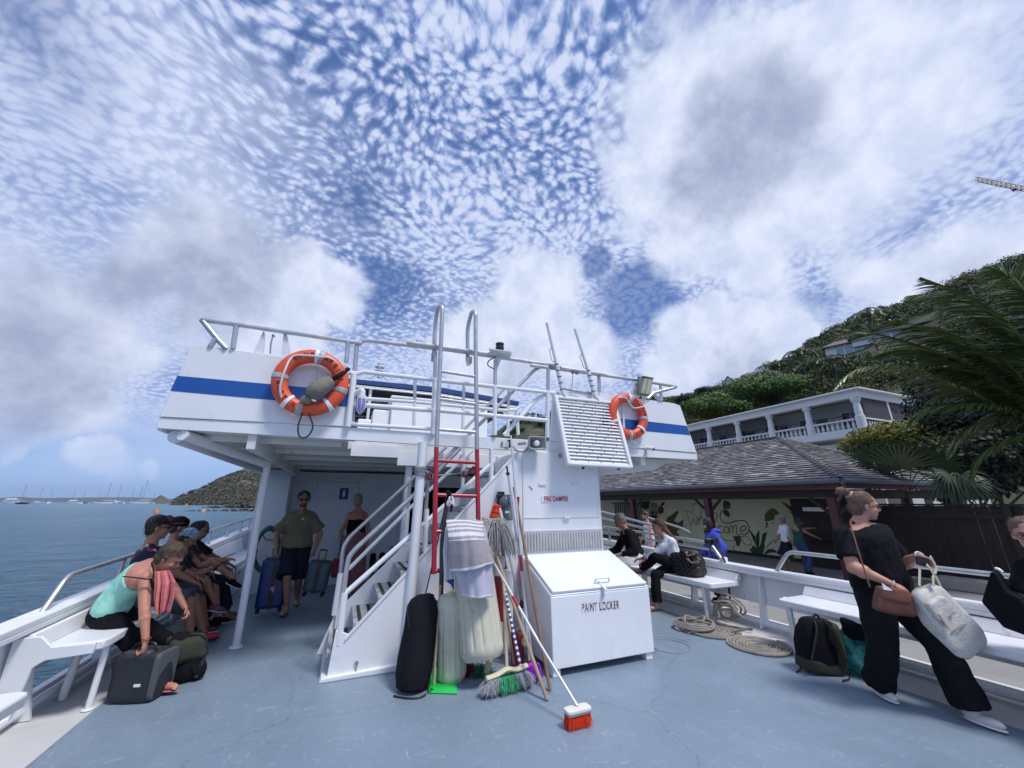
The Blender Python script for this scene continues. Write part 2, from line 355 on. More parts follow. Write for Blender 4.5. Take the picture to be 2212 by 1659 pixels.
# ---- bulwarks with their pipe rails
def bulwark(side):
    s=-1 if side=='L' else 1; X=-2.25 if s<0 else 5.55; zt=zL if s<0 else zR
    lab=('white steel bulwark with grey pipe rail on the sea side of the ferry' if s<0 else 'white steel bulwark with grey pipe rails on the dock side of the ferry')
    t=thing('bulwark',lab,'bulwark',(X,4,0))
    Ys=[-4+i*1.0 for i in range(30)]
    mb=MB()
    def ring(Y,pts): return [Vector((X+s*a,Y,b if b>=0 else zt(Y)+b+1)) for a,b in pts]
    # plate (slightly flared), above a long freeing slot; low coaming below the slot
    rings=[[Vector((X-s*.02,Y,.27)),Vector((X+s*.02,Y,.27)),Vector((X+s*.05,Y,zt(Y)-.02)),Vector((X+s*.01,Y,zt(Y)-.02))] for Y in Ys]
    mb.loft(rings); mb.loft([[Vector((X-s*.03,Y,-.05)),Vector((X+s*.03,Y,-.05)),Vector((X+s*.03,Y,.085)),Vector((X-s*.03,Y,.085))] for Y in Ys])
    mb.build('plate',WHITE,t,smooth=False)
    cb=MB(); cb.loft([[Vector((X-s*.10,Y,zt(Y)-.03)),Vector((X+s*.09,Y,zt(Y)-.03)),Vector((X+s*.09,Y,zt(Y)+.02)),Vector((X-s*.10,Y,zt(Y)+.02))] for Y in Ys])
    cb.loft([[Vector((X-s*.10,Y,zt(Y)-.075)),Vector((X-s*.08,Y,zt(Y)-.075)),Vector((X-s*.08,Y,zt(Y)-.0305)),Vector((X-s*.10,Y,zt(Y)-.0305))] for Y in Ys])
    cb.build('cap_rail',WHITE,t,bevel=.008)
    lp=MB(); lp.tube([(X-s*.12,Y,.06) for Y in Ys],.035,8); lp.build('toe_pipe',WHITE,t)
    Y=-3.4 if s<0 else -2.9
    while Y<24:
        st=MB(); st.prism([(X-s*.03,Y,0),(X-s*.20,Y,0),(X-s*.17,Y,.12),(X-s*.07,Y,zt(Y)-.08),(X-s*.03,Y,zt(Y)-.08)],(0,.025,0)); Y+=1.17 if Y<11 else .8; st.build('stiffener',WHITE,t)
    def rail(y0,y1,posts,h,end0=True,end1=True,r=.024):
        m=MB(); z=lambda y:zt(y)+h
        pts=[]
        if end0: pts.append((X,y0,zt(y0)))
        pts.append((X,y0+(.22 if y1>y0 else -.22)*(1 if end0 else 0),z(y0)))
        k=6
        for i in range(1,k): yy=y0+(y1-y0)*i/k; pts.append((X,yy,z(yy)))
        pts.append((X,y1-(.30 if end1 else 0),z(y1)))
        if end1: pts.append((X,y1,zt(y1)))
        m.tube(round_path(pts,.09),r,10)
        m.build('hand_rail',ALU,t)
        for p in posts:
            q=MB(); q.rod((X,p,zt(p)),(X,p+.05,z(p)),r*.95); q.revolve([(.05,0),(.05,.012)],(X,p,zt(p)+.02),n=12); q.build('rail_post',ALU,t)
    if s<0: rail(4.95,16,[6.15,7.9,9.4,10.7,11.9,12.9,13.8],.26,True,False)
    else:
        rail(4.72,16,[6.0,7.6,9.2,10.8],.28,True,False)
        m=MB(); m.tube([(X,4.9,zt(5)+.17),(X,16,zt(16)+.15)],.018); m.build('lower_rail',ALU,t)
        rail(3.92,-1.5,[2.5,.9],.28,True,False)
        cl=MB(); cl.box((X-.05,4.69,zt(4.7)+.02),(X+.05,4.76,zt(4.7)+.09)); cl.build('rail_clamp',WHITE,t,bevel=.01)
    return t
bulwark('L'); bulwark('R')
# ---- benches
def bench(side,y0,y1,label,legs,xe,zs=.53,endcap=0):
    s=-1 if side=='L' else 1; X=-2.25 if s<0 else 5.55; zt=zL if s<0 else zR
    t=thing('bench',label,'bench',(xe,(y0+y1)/2,0),'white steel benches along the bulwarks')
    xb=X-s*.10; ya,yb=min(y0,y1),max(y0,y1)
    m=MB(); rc=.07
    pl=[(xb,ya),(xe+s*rc,ya),(xe+s*.02,ya+.02),(xe,ya+rc),(xe,yb-rc),(xe+s*.02,yb-.02),(xe+s*rc,yb),(xb,yb)]
    m.prism([(x,y,zs-.07) for x,y in pl],(0,0,.07)); m.build('seat',WHITE,t,bevel=.012)
    b=MB(); zz=lambda y:zt(y)-.085
    b.loft([[Vector((xb-s*.10,y,zs+.001)),Vector((xb+s*.04,y,zs+.001)),Vector((xb+s*.04,y,zz(y))),Vector((xb-s*.02,y,zz(y)))] for y in (ya,yb)]); b.build('backrest',WHITE,t,bevel=.008)
    for ly in legs:
        l=MB(); l.rod((xe+s*.06,ly,0),(xe+s*.045,ly,zs-.06),.024,12); l.revolve([(.045,0),(.04,.008)],(xe+s*.06,ly,.001),n=14); l.build('leg',WHITE,t)
        l=MB(); l.rod((X-s*.22,ly+.30,0),(X-s*.25,ly+.30,zs-.06),.03,12); l.build('leg',WHITE,t)
    return t
bench('L',4.68,11.6,'long white bench on the sea side where the woman in the mint top sits',[4.84,7.2,9.4],-1.67)
bench('L',3.84,-2.5,'white bench cut off by the lower left corner of the photo',[1.2],-1.66,.49)
bench('R',4.42,9.6,'white bench on the dock side carrying the black quilted bag',[4.6,6.6,8.6],4.86)
bench('R',3.50,-2.6,'white bench on the dock side behind the standing woman in black',[3.38,2.05,.3],4.86)
# end gusset beside the sea side bench
gs=MB(); gs.prism([(-2.22,4.66,zL(4.6)-.09),(-2.06,4.66,zL(4.6)-.09),(-1.98,4.66,.53),(-1.72,4.66,.53),(-1.72,4.66,.455),(-2.0,4.66,.44),(-2.06,4.66,.40),(-2.10,4.66,.05),(-2.22,4.66,.05)],(0,-.03,0))
tag(gs.build('bench_bracket',WHITE,bevel=.006),'white welded steel end bracket under the sea side bench','bracket')
# ---- deckhouse
dh=thing('deckhouse','white deckhouse under the upper deck with toilet door and dark saloon opening','deckhouse',(1.5,12,0))
YD=9.55
WSH=M('deckhouse_paint',(.70,.73,.77),.45,var=.05,scale=1.5,bump=.1)
w=MB()
w.box((-1.02,YD,0),(-.62,YD+.1,2.25)); w.box((-.62,YD,2.10),(.36,YD+.1,2.25)); w.box((.36,YD,0),(1.22,YD+.1,2.25)); w.box((2.9,YD,0),(4.9,YD+.1,2.25)); w.box((1.22,YD,2.02),(2.9,YD+.1,2.25))
w.box((-1.55,9.1,0),(-1.02,9.2,2.25)); w.box((-1.55,9.2,0),(-1.47,22,2.25)); w.box((-1.1,9.2,0),(-1.02,YD,2.25)); w.box((4.9,YD,0),(4.98,22,2.25))
w.build('wall',WSH,dh,bevel=.01)
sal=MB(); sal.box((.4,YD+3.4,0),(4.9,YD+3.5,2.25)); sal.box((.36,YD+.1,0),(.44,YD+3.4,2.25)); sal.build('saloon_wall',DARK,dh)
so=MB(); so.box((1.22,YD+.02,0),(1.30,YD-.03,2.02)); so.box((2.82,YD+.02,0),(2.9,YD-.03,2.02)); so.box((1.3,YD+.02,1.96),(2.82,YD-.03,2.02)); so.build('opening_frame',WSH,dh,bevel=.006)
dr=MB(); dr.box((-.57,YD+.02,.09),(.31,YD+.06,2.05)); door=dr.build('door',WSH,dh,bevel=.008)
tag(door,'grey white toilet door with blue sign')
fr=MB()
for a,b in [((-.64,YD-.02,.0),(-.575,YD+.05,2.13)),((.315,YD-.02,.0),(.38,YD+.05,2.13)),((-.575,YD-.02,2.055),(.315,YD+.05,2.13)),((-.575,YD-.02,0),(.315,YD+.05,.085))]: fr.box(a,b)
fr.build('door_frame',WSH,dh,bevel=.006)
kn=MB(); kn.rod((.22,YD-.05,1.07),(.22,YD+.02,1.07),.03,14); kn.ell((.22,YD-.07,1.07),(.035,.03,.035)); kn.rod((.22,YD-.05,1.07),(.12,YD-.06,1.07),.014); kn.build('door_handle',STEEL,door)
sg=MB(); sg.box((-.09,YD+.005,1.68),(.09,YD+.019,1.92)); sgo=sg.build('toilet_sign',M('sign_blue',(.01,.035,.2),.4),door,bevel=.004)
pf=MB(); pf.cbox((0,YD+.002,1.80),(.05,.004,.09)); pf.revolve([(.017,0),(.017,.004)],(0,YD+.004,1.868),(0,-1,0),14); pf.cbox((-.012,YD+.002,1.745),(.014,.004,.05)); pf.cbox((.012,YD+.002,1.745),(.014,.004,.05))
pf.prism([(-.03,YD+.0005,1.765),(.03,YD+.0005,1.765),(.0,YD+.0005,1.84)],(0,.003,0)); pf.build('pictogram',WHITE2,sgo)
vn=MB()
for i in range(9): vn.cbox((.12,YD+.012,.45+i*.045),(.30,.02,.012))
vn.box((-.05,YD+.01,.40),(-.02,YD+.03,.88)); vn.box((.27,YD+.01,.40),(.3,YD+.03,.88)); vn.build('door_vent',WSH,door)
# seats/shapes inside
for i,(x,y) in enumerate([(1.8,10.9),(2.7,11.1)]):
    sb=thing('cabin_seat',['white topped seat inside the dark saloon behind the stairs','dark blue seat deeper inside the saloon'][i],'seat',(x,y,0))
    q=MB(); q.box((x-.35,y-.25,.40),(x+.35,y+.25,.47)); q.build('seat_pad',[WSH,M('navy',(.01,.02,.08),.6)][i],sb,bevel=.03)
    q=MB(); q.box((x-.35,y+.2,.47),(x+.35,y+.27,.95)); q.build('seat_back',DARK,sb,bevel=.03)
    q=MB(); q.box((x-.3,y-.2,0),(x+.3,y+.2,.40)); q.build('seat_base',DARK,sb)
# ---- upper deck
ud=thing('upper_deck','white overhanging upper deck with blue striped wing panels and pipe rails','upper deck',(1.7,YF,2.3))
SOF=M('soffit',(.66,.66,.63),.6,var=.1,scale=1.5,col2=(.30,.27,.2),c2=(.62,.85))
XL=gy(337,925,YF).x; XR=gy(1507,993,YF).x
sl=MB()
sl.box((XL+.03,YF+.03,2.30),(-.02,22,2.40)); sl.box((-.02,5.58,2.30),(3.15,22,2.40)); sl.box((3.15,YF+.03,2.30),(XR-.03,22,2.40)); sl.build('floor_slab',SOF,ud)
bm=MB()
for y in [4.95,5.9,6.8,7.7,8.6]:
    for a,b in [(XL+.05,-.1),(3.2,XR-.05)]: bm.box((a,y,2.24),(b,y+.05,2.299))
    if y>5.7: bm.box((-.1,y,2.24),(3.2,y+.05,2.299))
bm.box((-.98,YF+.05,2.14),(-.90,9.2,2.299)); bm.box((4.1,YF+.05,2.16),(4.18,9.2,2.299)); bm.build('soffit_beam',SOF,ud,bevel=.004)
gb=MB(); gb.tube([(XL+.13,YF+.1,2.235),(XL+.13,20,2.235)],.065,12); gb.build('edge_pipe',WHITE,ud)
gb=MB(); gb.tube([gx(372,930,XL+.2)+Vector((0,.25,0)),Vector((-.98,6.02,2.10))],.055,12); gb.build('brace_pipe',WHITE,ud)
br=MB()
br.prism([(3.35,4.9,2.29),(4.9,4.9,2.29),(4.55,4.9,2.12),(3.35,4.9,1.98)],(0,.04,0)); br.build('bracket_plate',SOF,ud)
def poly_y(pts,Y,th,mat,name,par,bevel=.004,conv=None):
    m=MB(); m.prism([gy(*(conv(*p) if conv else p),Y) for p in pts],(0,th,0)); return m.build(name,mat,par,bevel=bevel)
# wing panels (knuckle line near the bottom: lower strake set back a little)
poly_y([(344,900),(414,746),(425,744),(754,791),(748,921)],YF,.05,WHITE,'wing_panel',ud)
poly_y([(337,925),(344,901.5),(748,923),(748,950)],YF+.012,.05,WHITE,'lower_strake',ud)
poly_y([(1190,952),(1196,846),(1290,849),(1455,871),(1469,876),(1505,978)],YF,.05,WHITE,'wing_panel',ud)
poly_y([(748,922.5),(1190,953.5),(1505,979.5),(1507,993),(1190,978),(748,950)],YF+.012,.05,WHITE,'lower_strake',ud)
poly_y([(368,844),(383,811.5),(752,845),(752,879)],YF-.003,.004,BLUE,'blue_stripe',ud,0)
poly_y([(1385,942),(1380,908),(1484,920),(1491,940),(1390,931)][1:],YF-.003,.004,BLUE,'blue_stripe',ud,0)
poly_y([(1300,900),(1380,908),(1390,931),(1300,922)],YF-.003,.0037,BLUE,'blue_stripe',ud,0)
# side faces of the wings
for X_,x_ in ((XL,414),(XR,1469)):
    m=MB(); zt_=gy(x_,747 if x_<900 else 874,YF).z; sg_=1 if X_<0 else -1
    xt=gy(x_,747 if x_<900 else 874,YF).x
    m.loft([[Vector((X_,y,2.28)),Vector((X_+sg_*.04,y,2.28)),Vector((xt+sg_*.04,y,zt_-.02)),Vector((xt,y,zt_-.02))] for y in (YF+.03,9.5)]); m.build('side_panel',WHITE,ud)
# trims round the stair opening
tr=MB(); tr.box((.02,5.50,2.20),(.62,5.56,2.36)); tr.box((.62,5.50,2.10),(3.0,5.56,2.30)); tr.build('opening_trim',WHITE2,ud,bevel=.004)
def gys(pts,Y,conv): return [gy(*conv(*p),Y) for p in pts]
def pipe(name,pts,Y,conv,r,mat,par,rad=.08,n=10):
    m=MB(); P=gys(pts,Y,conv) if conv else [Vector(p) for p in pts]
    m.tube(round_path(P,rad) if len(P)>2 else P,r,n); return m.build(name,mat,par)
R1=.026
ug=thing('guard_rail','grey and white pipe guard rail along the aft edge of the upper deck','railing',(1.7,YF,2.9))
pipe('top_rail',[(555,258),(860,300),(1930,462),(2050,480)],YF,c1,R1,ALU,ug)
pipe('end_brace',[(555,258),(700,440),(785,530)],YF,c1,R1,ALU,ug,.02)
pipe('end_brace',[(690,425),(635,512)],YF,c1,R1,ALU,ug)
pipe('rail_post',[(880,300),(845,530)],YF,c1,R1,ALU,ug)
pipe('rail_post',[(1920,470),(1905,660)],YF,c1,R1,ALU,ug)
pipe('top_rail',[(60,1250),(85,760),(108,480),(190,448),(1000,545),(1900,680),(2133,725)],YF+.02,c2,R1,ALU,ug,.12)
pipe('spare_pipe',[(570,470),(1350,580)],YF-.05,c2,R1,ALU,ug)
pipe('end_post',[(78,770),(22,1258)],YF-.02,c2,.034,WHITE,ug)
pipe('mid_rail',[(35,752),(110,765),(165,745),(820,820),(1960,945)],YF,c2,.028,WHITE,ug,.1)
pipe('mid_rail',[(20,1070),(90,1050),(420,1075),(820,1105)],YF,c2,.028,WHITE,ug,.1)
pipe('mid_rail',[(820,1100),(1400,1155),(1900,1200)],YF,c2,.028,WHITE,ug)
pipe('low_rail',[(50,1225),(110,1237),(790,1277)],YF,c2,.024,WHITE,ug)
for x,y0,y1,y2 in ((840,555,800,1330),(1400,630,870,1335),(1893,690,920,1355)):
    pipe('rail_post',[(x,y0),(x-4,y1)],YF,c2,R1,ALU,ug); pipe('rail_post',[(x-4,y1),(x-8 if x>900 else x-25,y2)],YF,c2,.03,WHITE,ug)
pipe('top_rail',[(1900,680),(2133,728)],YF,c2,R1,ALU,ug)
pipe('top_rail',[(70,565),(1080,705),(1430,765)],YF,c3,R1,ALU,ug)
pipe('spare_pipe',[(350,590),(780,655)],YF-.05,c3,.02,ALU,ug)
pipe('rail_post',[(705,665),(712,815)],YF,c3,R1,ALU,ug)
pipe('rail_post',[(1282,755),(1290,895)],YF,c3,R1,ALU,ug)
pipe('end_brace',[(1425,768),(1215,825),(1160,880)],YF,c3,R1,ALU,ug,.02); pipe('end_brace',[(1215,825),(1270,895)],YF,c3,R1,ALU,ug)
pipe('mid_rail',[(390,785),(680,835)],YF,c3,.02,ALU,ug)
# stairwell rear guard
ur=thing('stairwell_rail','white pipe rail behind the stair opening on the upper deck','railing',(1.5,5.5,2.4))
YB=5.5
pipe('mid_rail',[(180,995),(640,1025),(1110,1070),(1480,1105),(1600,1100)],YB,c2,.026,WHITE,ur)
for x,y0,y1 in ((650,815,1280),(1105,865,1290),(1525,915,1345)):
    pipe('rail_post',[(x,y0),(x-3,1010 if x<700 else 1070)],YB,c2,.024,ALU,ur); pipe('rail_post',[(x-3,1010 if x<700 else 1070),(x-10,y1)],YB,c2,.026,WHITE,ur)
pipe('loop_rail',[(1480,1130),(1530,1095),(1600,1100),(1612,1330)],YB+.1,c2,.026,WHITE,ur,.1)
# upper stair rails
pipe('stair_rail',[(860,1625),(1780,712),(1880,690)],YF+.06,c2,.024,ALU,ur,.12)
pipe('stair_rail',[(1100,1290),(1480,905)],YB,c2,.022,ALU,ur)
pipe('stair_rail',[(1480,1335),(1810,975),(1890,950)],YF+.06,c2,.028,WHITE,ur,.12)
# triangular fins standing on the left wing and right wing
for nm,pts,cv,lb in (('fin',[(1040,560),(1128,365),(1140,368),(1130,590)],c1,'left of the two pale triangular fins on the left wing panel'),('fin',[(1298,610),(1318,390),(1350,392),(1390,600)],c1,'right of the two pale triangular fins on the left wing panel'),
    ('fin',[(1020,830),(1050,728),(1080,732),(1092,860)],c3,'tall pale bracket fin beside the floodlight on the right wing'),('fin',[(1125,880),(1130,845),(1178,845),(1180,890)],c3,'short pale fin under the floodlight on the right wing')):
    o=poly_y(pts,YF+.02,.05,WHITEW,nm,None,.003,cv); tag(o,lb,'bracket')
m=MB(); m.tube(bez(gys([(1195,575),(1200,490),(1222,400)],YF,c1),4),.008,6); m.rod(*gys([(1210,410),(1245,420)],YF,c1),.006); m.ell(gys([(1222,403)],YF,c1)[0],.014)
tag(m.build('signal_hook',GREYM),'thin dark hook on a wire between the two fins','hook')
# ---- columns
def column(name,a,b,r,lab,mat=WHITE,plate=True):
    t=thing(name,lab,'post',a); m=MB(); m.tube([a,b],r,16); m.build('shaft',mat,t)
    if plate: m=MB(); m.revolve([(r*1.7,0),(r*1.6,.012)],(a[0],a[1],.001),n=16); m.build('foot_plate',mat,t)
    return t
column('support_post',(-.96,6.05,0),(-.98,6.05,2.29),.042,'white support post standing on the deck left of the man with suitcases')
column('support_post',(.77,YF-.02,0),(.80,YF-.02,2.30),.055,'thick white post in front of the stairs with rope tied round it',plate=False)
column('support_post',(.80,5.62,0),(.80,5.62,2.15),.05,'white post behind the stairs beside the dark opening')
column('support_post',gz(1308,1350),(gz(1308,1350).x,gz(1308,1350).y,2.29),.04,'white grey post right of the fire damper casing',WHITEW)
# ---- staircase
stt=thing('staircase','white steel staircase rising to the right with grip striped treads','stairs',(1,YF,0))
SP0=(.17,.31); SP1=(2.06,2.25)   # stringer top line in X,z
def strline(x): return SP0[1]+(x-SP0[0])*(SP1[1]-SP0[1])/(SP1[0]-SP0[0])
fp=MB(); fp.prism([(.045,YF,.001),(.08,YF,.42),(.20,YF,strline(.2)+.03),(2.06,YF,2.28),(2.10,YF,2.28),(2.10,YF,.001)],(0,.03,0)); fp.build('stringer',WHITE,stt,bevel=.004)
tp=MB(); tp.prism([(.17,YF-.012,strline(.17)),(2.06,YF-.012,2.255),(2.06,YF-.012,2.285),(.17,YF-.012,strline(.17)+.03)],(0,.055,0)); tp.build('stringer_lip',WHITE,stt,bevel=.003)
bp=MB(); bp.prism([(-.08,5.42,.001),(.08,5.42,.42),(2.0,5.42,2.24),(2.3,5.42,2.24),(.35,5.42,.001)],(0,.03,0)); bp.build('stringer',WHITE,stt,bevel=.004)
pl=MB(); pl.prism([(-.02,YF-.04,.0),(.0,YF-.04,.04),(2.0,YF-.04,.10),(2.0,YF-.04,0)],(0,.8,0)); pl.build('plinth',WHITE,stt,bevel=.01)
GRIP=M('grip_strip',(.035,.034,.035),.9,bump=.6,bscale=200); TREAD=M('tread_paint',(.36,.38,.41),.55,var=.12,scale=5,col2=(.2,.2,.2),c2=(.6,.8))
nt=9
for i in range(nt):
    x0=.02+i*.215; z=.24+i*.222
    m=MB(); m.box((x0,YF+.035,z-.03),(x0+.26,5.415,z)); m.box((x0,YF+.035,z-.055),(x0+.012,5.415,z-.0305)); td=m.build('tread',TREAD,stt,bevel=.004)
    for dx in (.045,.155):
        g=MB(); g.box((x0+dx,YF+.06,z+.001),(x0+dx+.038,5.39,z+.004)); g.build('grip_strip',GRIP,td)
    if i>4:
        m=MB(); m.box((x0+.248,YF+.035,z+.001),(x0+.256,5.415,z+.16)); m.build('riser',WHITE,stt)
# stair hand rails (front and rear)
pipe('hand_rail',[(130,1330),(160,1000),(178,870),(195,780),(240,725),(635,362),(890,100)],YF+.03,c4,.026,ALU,stt,.14,12)
pipe('hand_rail',[(95,1250),(140,900),(160,720),(200,655),(560,322),(800,95)],5.44,c4,.024,ALU,stt,.14,12)
pipe('mid_rail',[(168,1010),(700,540),(1120,165)],YF+.03,c4,.026,WHITE,stt,.02)
pipe('mid_rail',[(195,855),(560,490),(960,120)],5.44,c4,.024,WHITE,stt,.02)
pipe('rail_post',[(128,1325),(168,1000)],YF+.03,c4,.036,WHITE,stt); pipe('rail_post',[(105,1140),(145,880)],5.44,c4,.034,WHITE,stt)
pipe('rail_post',[(575,310),(562,480)],5.44,c4,.022,ALU,stt); pipe('rail_post',[(562,480),(545,705)],5.44,c4,.028,WHITE,stt)
pipe('rail_post',[(690,270),(675,480)],YF+.03,c4,.022,ALU,stt); pipe('rail_post',[(678,480),(668,745)],YF+.03,c4,.03,WHITE,stt)
pipe('rail_post',[(915,100),(900,370)],5.44,c4,.026,WHITE,stt); pipe('rail_post',[(1082,110),(1080,345)],YF+.03,c4,.03,WHITE,stt)
# small bolt mark on stringer
m=MB(); m.rod(*gys([(245,1430),(238,1500)],YF-.01,c4),.006); m.torus(gys([(243,1440)],YF-.012,c4)[0],.016,.004,(0,1,0),14,6); tag(m.build('pad_eye',GREYM),'small rusty pad eye low on the white stair side','fitting')
# ---- engine casing with damper
ec=thing('engine_casing','white steel casing with corrugated vent behind the paint locker','casing',(2.7,YF,0))
cx0,cx1=2.10,gy(1302,1185,YF).x
m=MB(); m.box((cx0,YF-.012,.001),(cx1,5.6,2.27)); m.build('casing_body',WHITE,ec,bevel=.008)
def zat(y,x=1215,Y=YF-.012): return gy(x,y,Y).z
m=MB(); m.box((cx0+.02,YF-.020,zat(1118)),(cx1-.02,YF-.0125,zat(1116))); m.box((cx0+.02,YF-.022,zat(1146)),(cx1-.01,YF-.0125,zat(1143))); m.cbox((2.72,YF-.03,zat(1117)),(.09,.03,.03)); m.box((cx1-.05,YF-.022,zat(1117)),(cx1-.035,YF-.0125,zat(1055))); m.build('seam',WHITE,ec)
m=MB(); x=cx0+.03; z0=zat(1186); z1=zat(1150)
while x<cx1-.03: m.rod((x,YF-.014,z0),(x,YF-.014,z1),.018,8); x+=.041
m.build('corrugated_vent',M('vent_white',(.50,.50,.49),.6,var=.12,scale=5,col2=(.25,.24,.22),c2=(.6,.75)),ec)
for lx,ly in ((1243,1046),(1172,1046)):
    p=gy(lx,ly,YF-.02); m=MB(); m.cbox(p,(.10,.012,.03)); m.build('scraped_patch',GREYM if lx<0 else WHITEW,ec)
p=gy(1145,1055,YF-.0135); m=MB(); m.prism([p+Vector(q)*.9 for q in ((-.03,0,.03),(.0,0,.035),(.045,0,-.01),(.03,0,-.035),(0,0,0))],(0,.001,0)); m.build('bare_patch',GREYM,ec)
a=gy(1170,1071,YF-.022); b=gy(1232,1085,YF-.022)
fd=thing('damper_sign','small white sign with red lettering FIRE DAMPER on the casing','sign',(a+b)/2)
m=MB(); m.box((a.x,YF-.02,b.z),(b.x,YF-.0128,a.z)); m.build('sign_plate',WHITE2,fd,bevel=.002)
m=MB(); add_text(m,'FIRE DAMPER',.088,frame(((a.x+b.x)/2,YF-.0215,(a.z+b.z)/2),(1,0,0),(0,0,1)),bold=.0022,sx=.70,extrude=.0008); m.build('lettering',M('sign_red',(.42,.01,.02),.5),fd,smooth=False)
# ---- paint locker
lk=thing('paint_locker','white paint locker with sloping lid and red stencilled lettering','locker',(2.7,4.2,0))
lx0,lx1=2.05,3.30; yf,yb=3.86,4.60
prof=[(yf,.07),(yf,.70),(yb,1.0),(yb,.07)]
m=MB(); m.prism([(lx0,y,z) for y,z in prof],(lx1-lx0,0,0)); m.build('locker_body',WHITE2,lk,bevel=.008)
sl_=(1.0-.70)/(yb-yf); nrm=Vector((0,-sl_,1)).normalized()
def lidp(x,t,h): return Vector((x,yf+(yb-yf)*t,.70+.30*t))+nrm*h
m=MB(); m.prism([lidp(lx0+.02,.02,.016),lidp(lx1-.02,.02,.016),lidp(lx1-.02,.93,.016),lidp(lx0+.02,.93,.016)],nrm*.035); m.build('lid',WHITE2,lk,bevel=.012)
m=MB(); m.prism([lidp(lx0+.005,.005,.001),lidp(lx1-.005,.005,.001),lidp(lx1-.005,.97,.001),lidp(lx0+.005,.97,.001)],nrm*.012); m.build('rim',WHITE2,lk,bevel=.004)
m=MB(); hx0,hx1=2.62,2.80
m.tube(round_path([lidp(hx0,.10,.05),lidp(hx0,.10,.105),lidp(hx1,.10,.105),lidp(hx1,.10,.05)],.02),.009,8)
m.build('lid_handle',WHITE2,lk)
m=MB(); m.cbox(lidp(2.68,.04,.056),(.03,.16,.008),Matrix.Rotation(math.atan(sl_),3,'X')); m.cbox((2.68,yf-.012,.70),(.03,.012,.08)); m.revolve([(.009,0),(.009,.006)],(2.68,yf-.019,.69),(0,-1,0),10); m.build('hasp',WHITEW,lk,bevel=.003)
for x in (lx0+.01,lx1-.10):
    m=MB(); m.box((x,yf+.02,.001),(x+.085,yf+.12,.069)); m.box((x,yb-.12,.001),(x+.085,yb-.02,.069)); m.build('foot',WHITE2,lk,bevel=.004)
m=MB()
a=gy(*c5(1005,785),yf-.002); b=gy(*c5(1252,760),yf-.002)
wd=b.x-a.x; ux=Vector((b.x-a.x,0,b.z-a.z))
add_text(m,'PAINT LOCKER',.105,frame((a+b)/2,(1,0,-.02),(0,0,1)),bold=.0012,sx=.60,extrude=.0008,spacing=1.12)
lt=m.build('stencil_lettering',M('stencil_red',(.13,.015,.02),.6),lk,smooth=False)
m=MB() # stencil bridges: thin white bars over the letters
for i in range(12):
    if i==5: continue
    m.box((a.x+wd*(i+.45)/12-.0022,yf-.0045,a.z-.05),(a.x+wd*(i+.45)/12+.0022,yf-.0028,a.z+.06))
m.build('stencil_bridge',WHITE2,lk,smooth=False)
# ---- ladder hooked over the rail
ld=thing('ladder','aluminium hook ladder with red painted lower half hooked over the upper rail','ladder',(1.1,4.5,.7))
YLd=4.50
def LP(x,y,Y=YLd): return gy(*c2(x,y),Y)
m=MB(); m.tube(round_path([LP(825,600,YLd+.2),LP(838,300,YLd+.2),LP(862,135,YLd+.12),LP(905,130,YLd),LP(895,400),LP(850,1450)],.13,8),.027,12); m.build('side_rail',ALU,ld)
m=MB(); m.tube(round_path([LP(1140,650,YLd+.2),LP(1140,330,YLd+.2),LP(1180,178,YLd+.12),LP(1215,190,YLd),LP(1215,500),LP(1228,1470)],.13,8),.027,12); m.build('side_rail',ALU,ld)
m=MB(); m.cbox(LP(818,610,YLd+.2),(.05,.02,.12)); m.build('hook_plate',ALU,ld,bevel=.01); m=MB(); m.cbox(LP(1155,645,YLd+.14),(.05,.12,.10)); m.build('hook_plate',ALU,ld,bevel=.01)
for (xa,ya,xb,yb_) in ((890,740,1215,790),(885,1000,1218,1045),(875,1283,1220,1310)): m=MB(); m.rod(LP(xa,ya),LP(xb,yb_),.02,10); m.build('rung',ALU,ld)
A=LP(850,1450);B=gy(937,1240,YLd-.12); m=MB(); m.tube([A,B],.0275,12); m.build('side_rail',RED,ld)
A2=LP(1228,1470);B2=gy(1035,1240,YLd-.12); m=MB(); m.tube([A2,B2],.0275,12); m.build('side_rail',RED,ld)
for ya,yb_ in ((995,1000),(1069,1072),(1148,1150),(1233,1234)):
    ta=(ya-A.z*0); 
    def onl(P,Q,y):
        lo,hi=0,1
        for _ in range(30):
            md=(lo+hi)/2; q=P.lerp(Q,md)-CAM; yy=CY-F_PX*q.dot(_u)/q.dot(_f)
            if yy<y: lo=md
            else: hi=md
        return P.lerp(Q,lo)
    m=MB(); m.rod(onl(A,B,ya),onl(A2,B2,yb_),.021,10); m.build('rung',RED,ld)
for x,y,x2,y2 in ((720,230,700,285),(975,220,915,270)):
    m=MB(); m.rod(gy(*c4(x,y),YLd),gy(*c4(x2,y2),YLd+.12),.02); m.cbox(gy(*c4(x2,y2),YLd+.12),(.06,.02,.06)); m.build('stand_off',RED,ld)
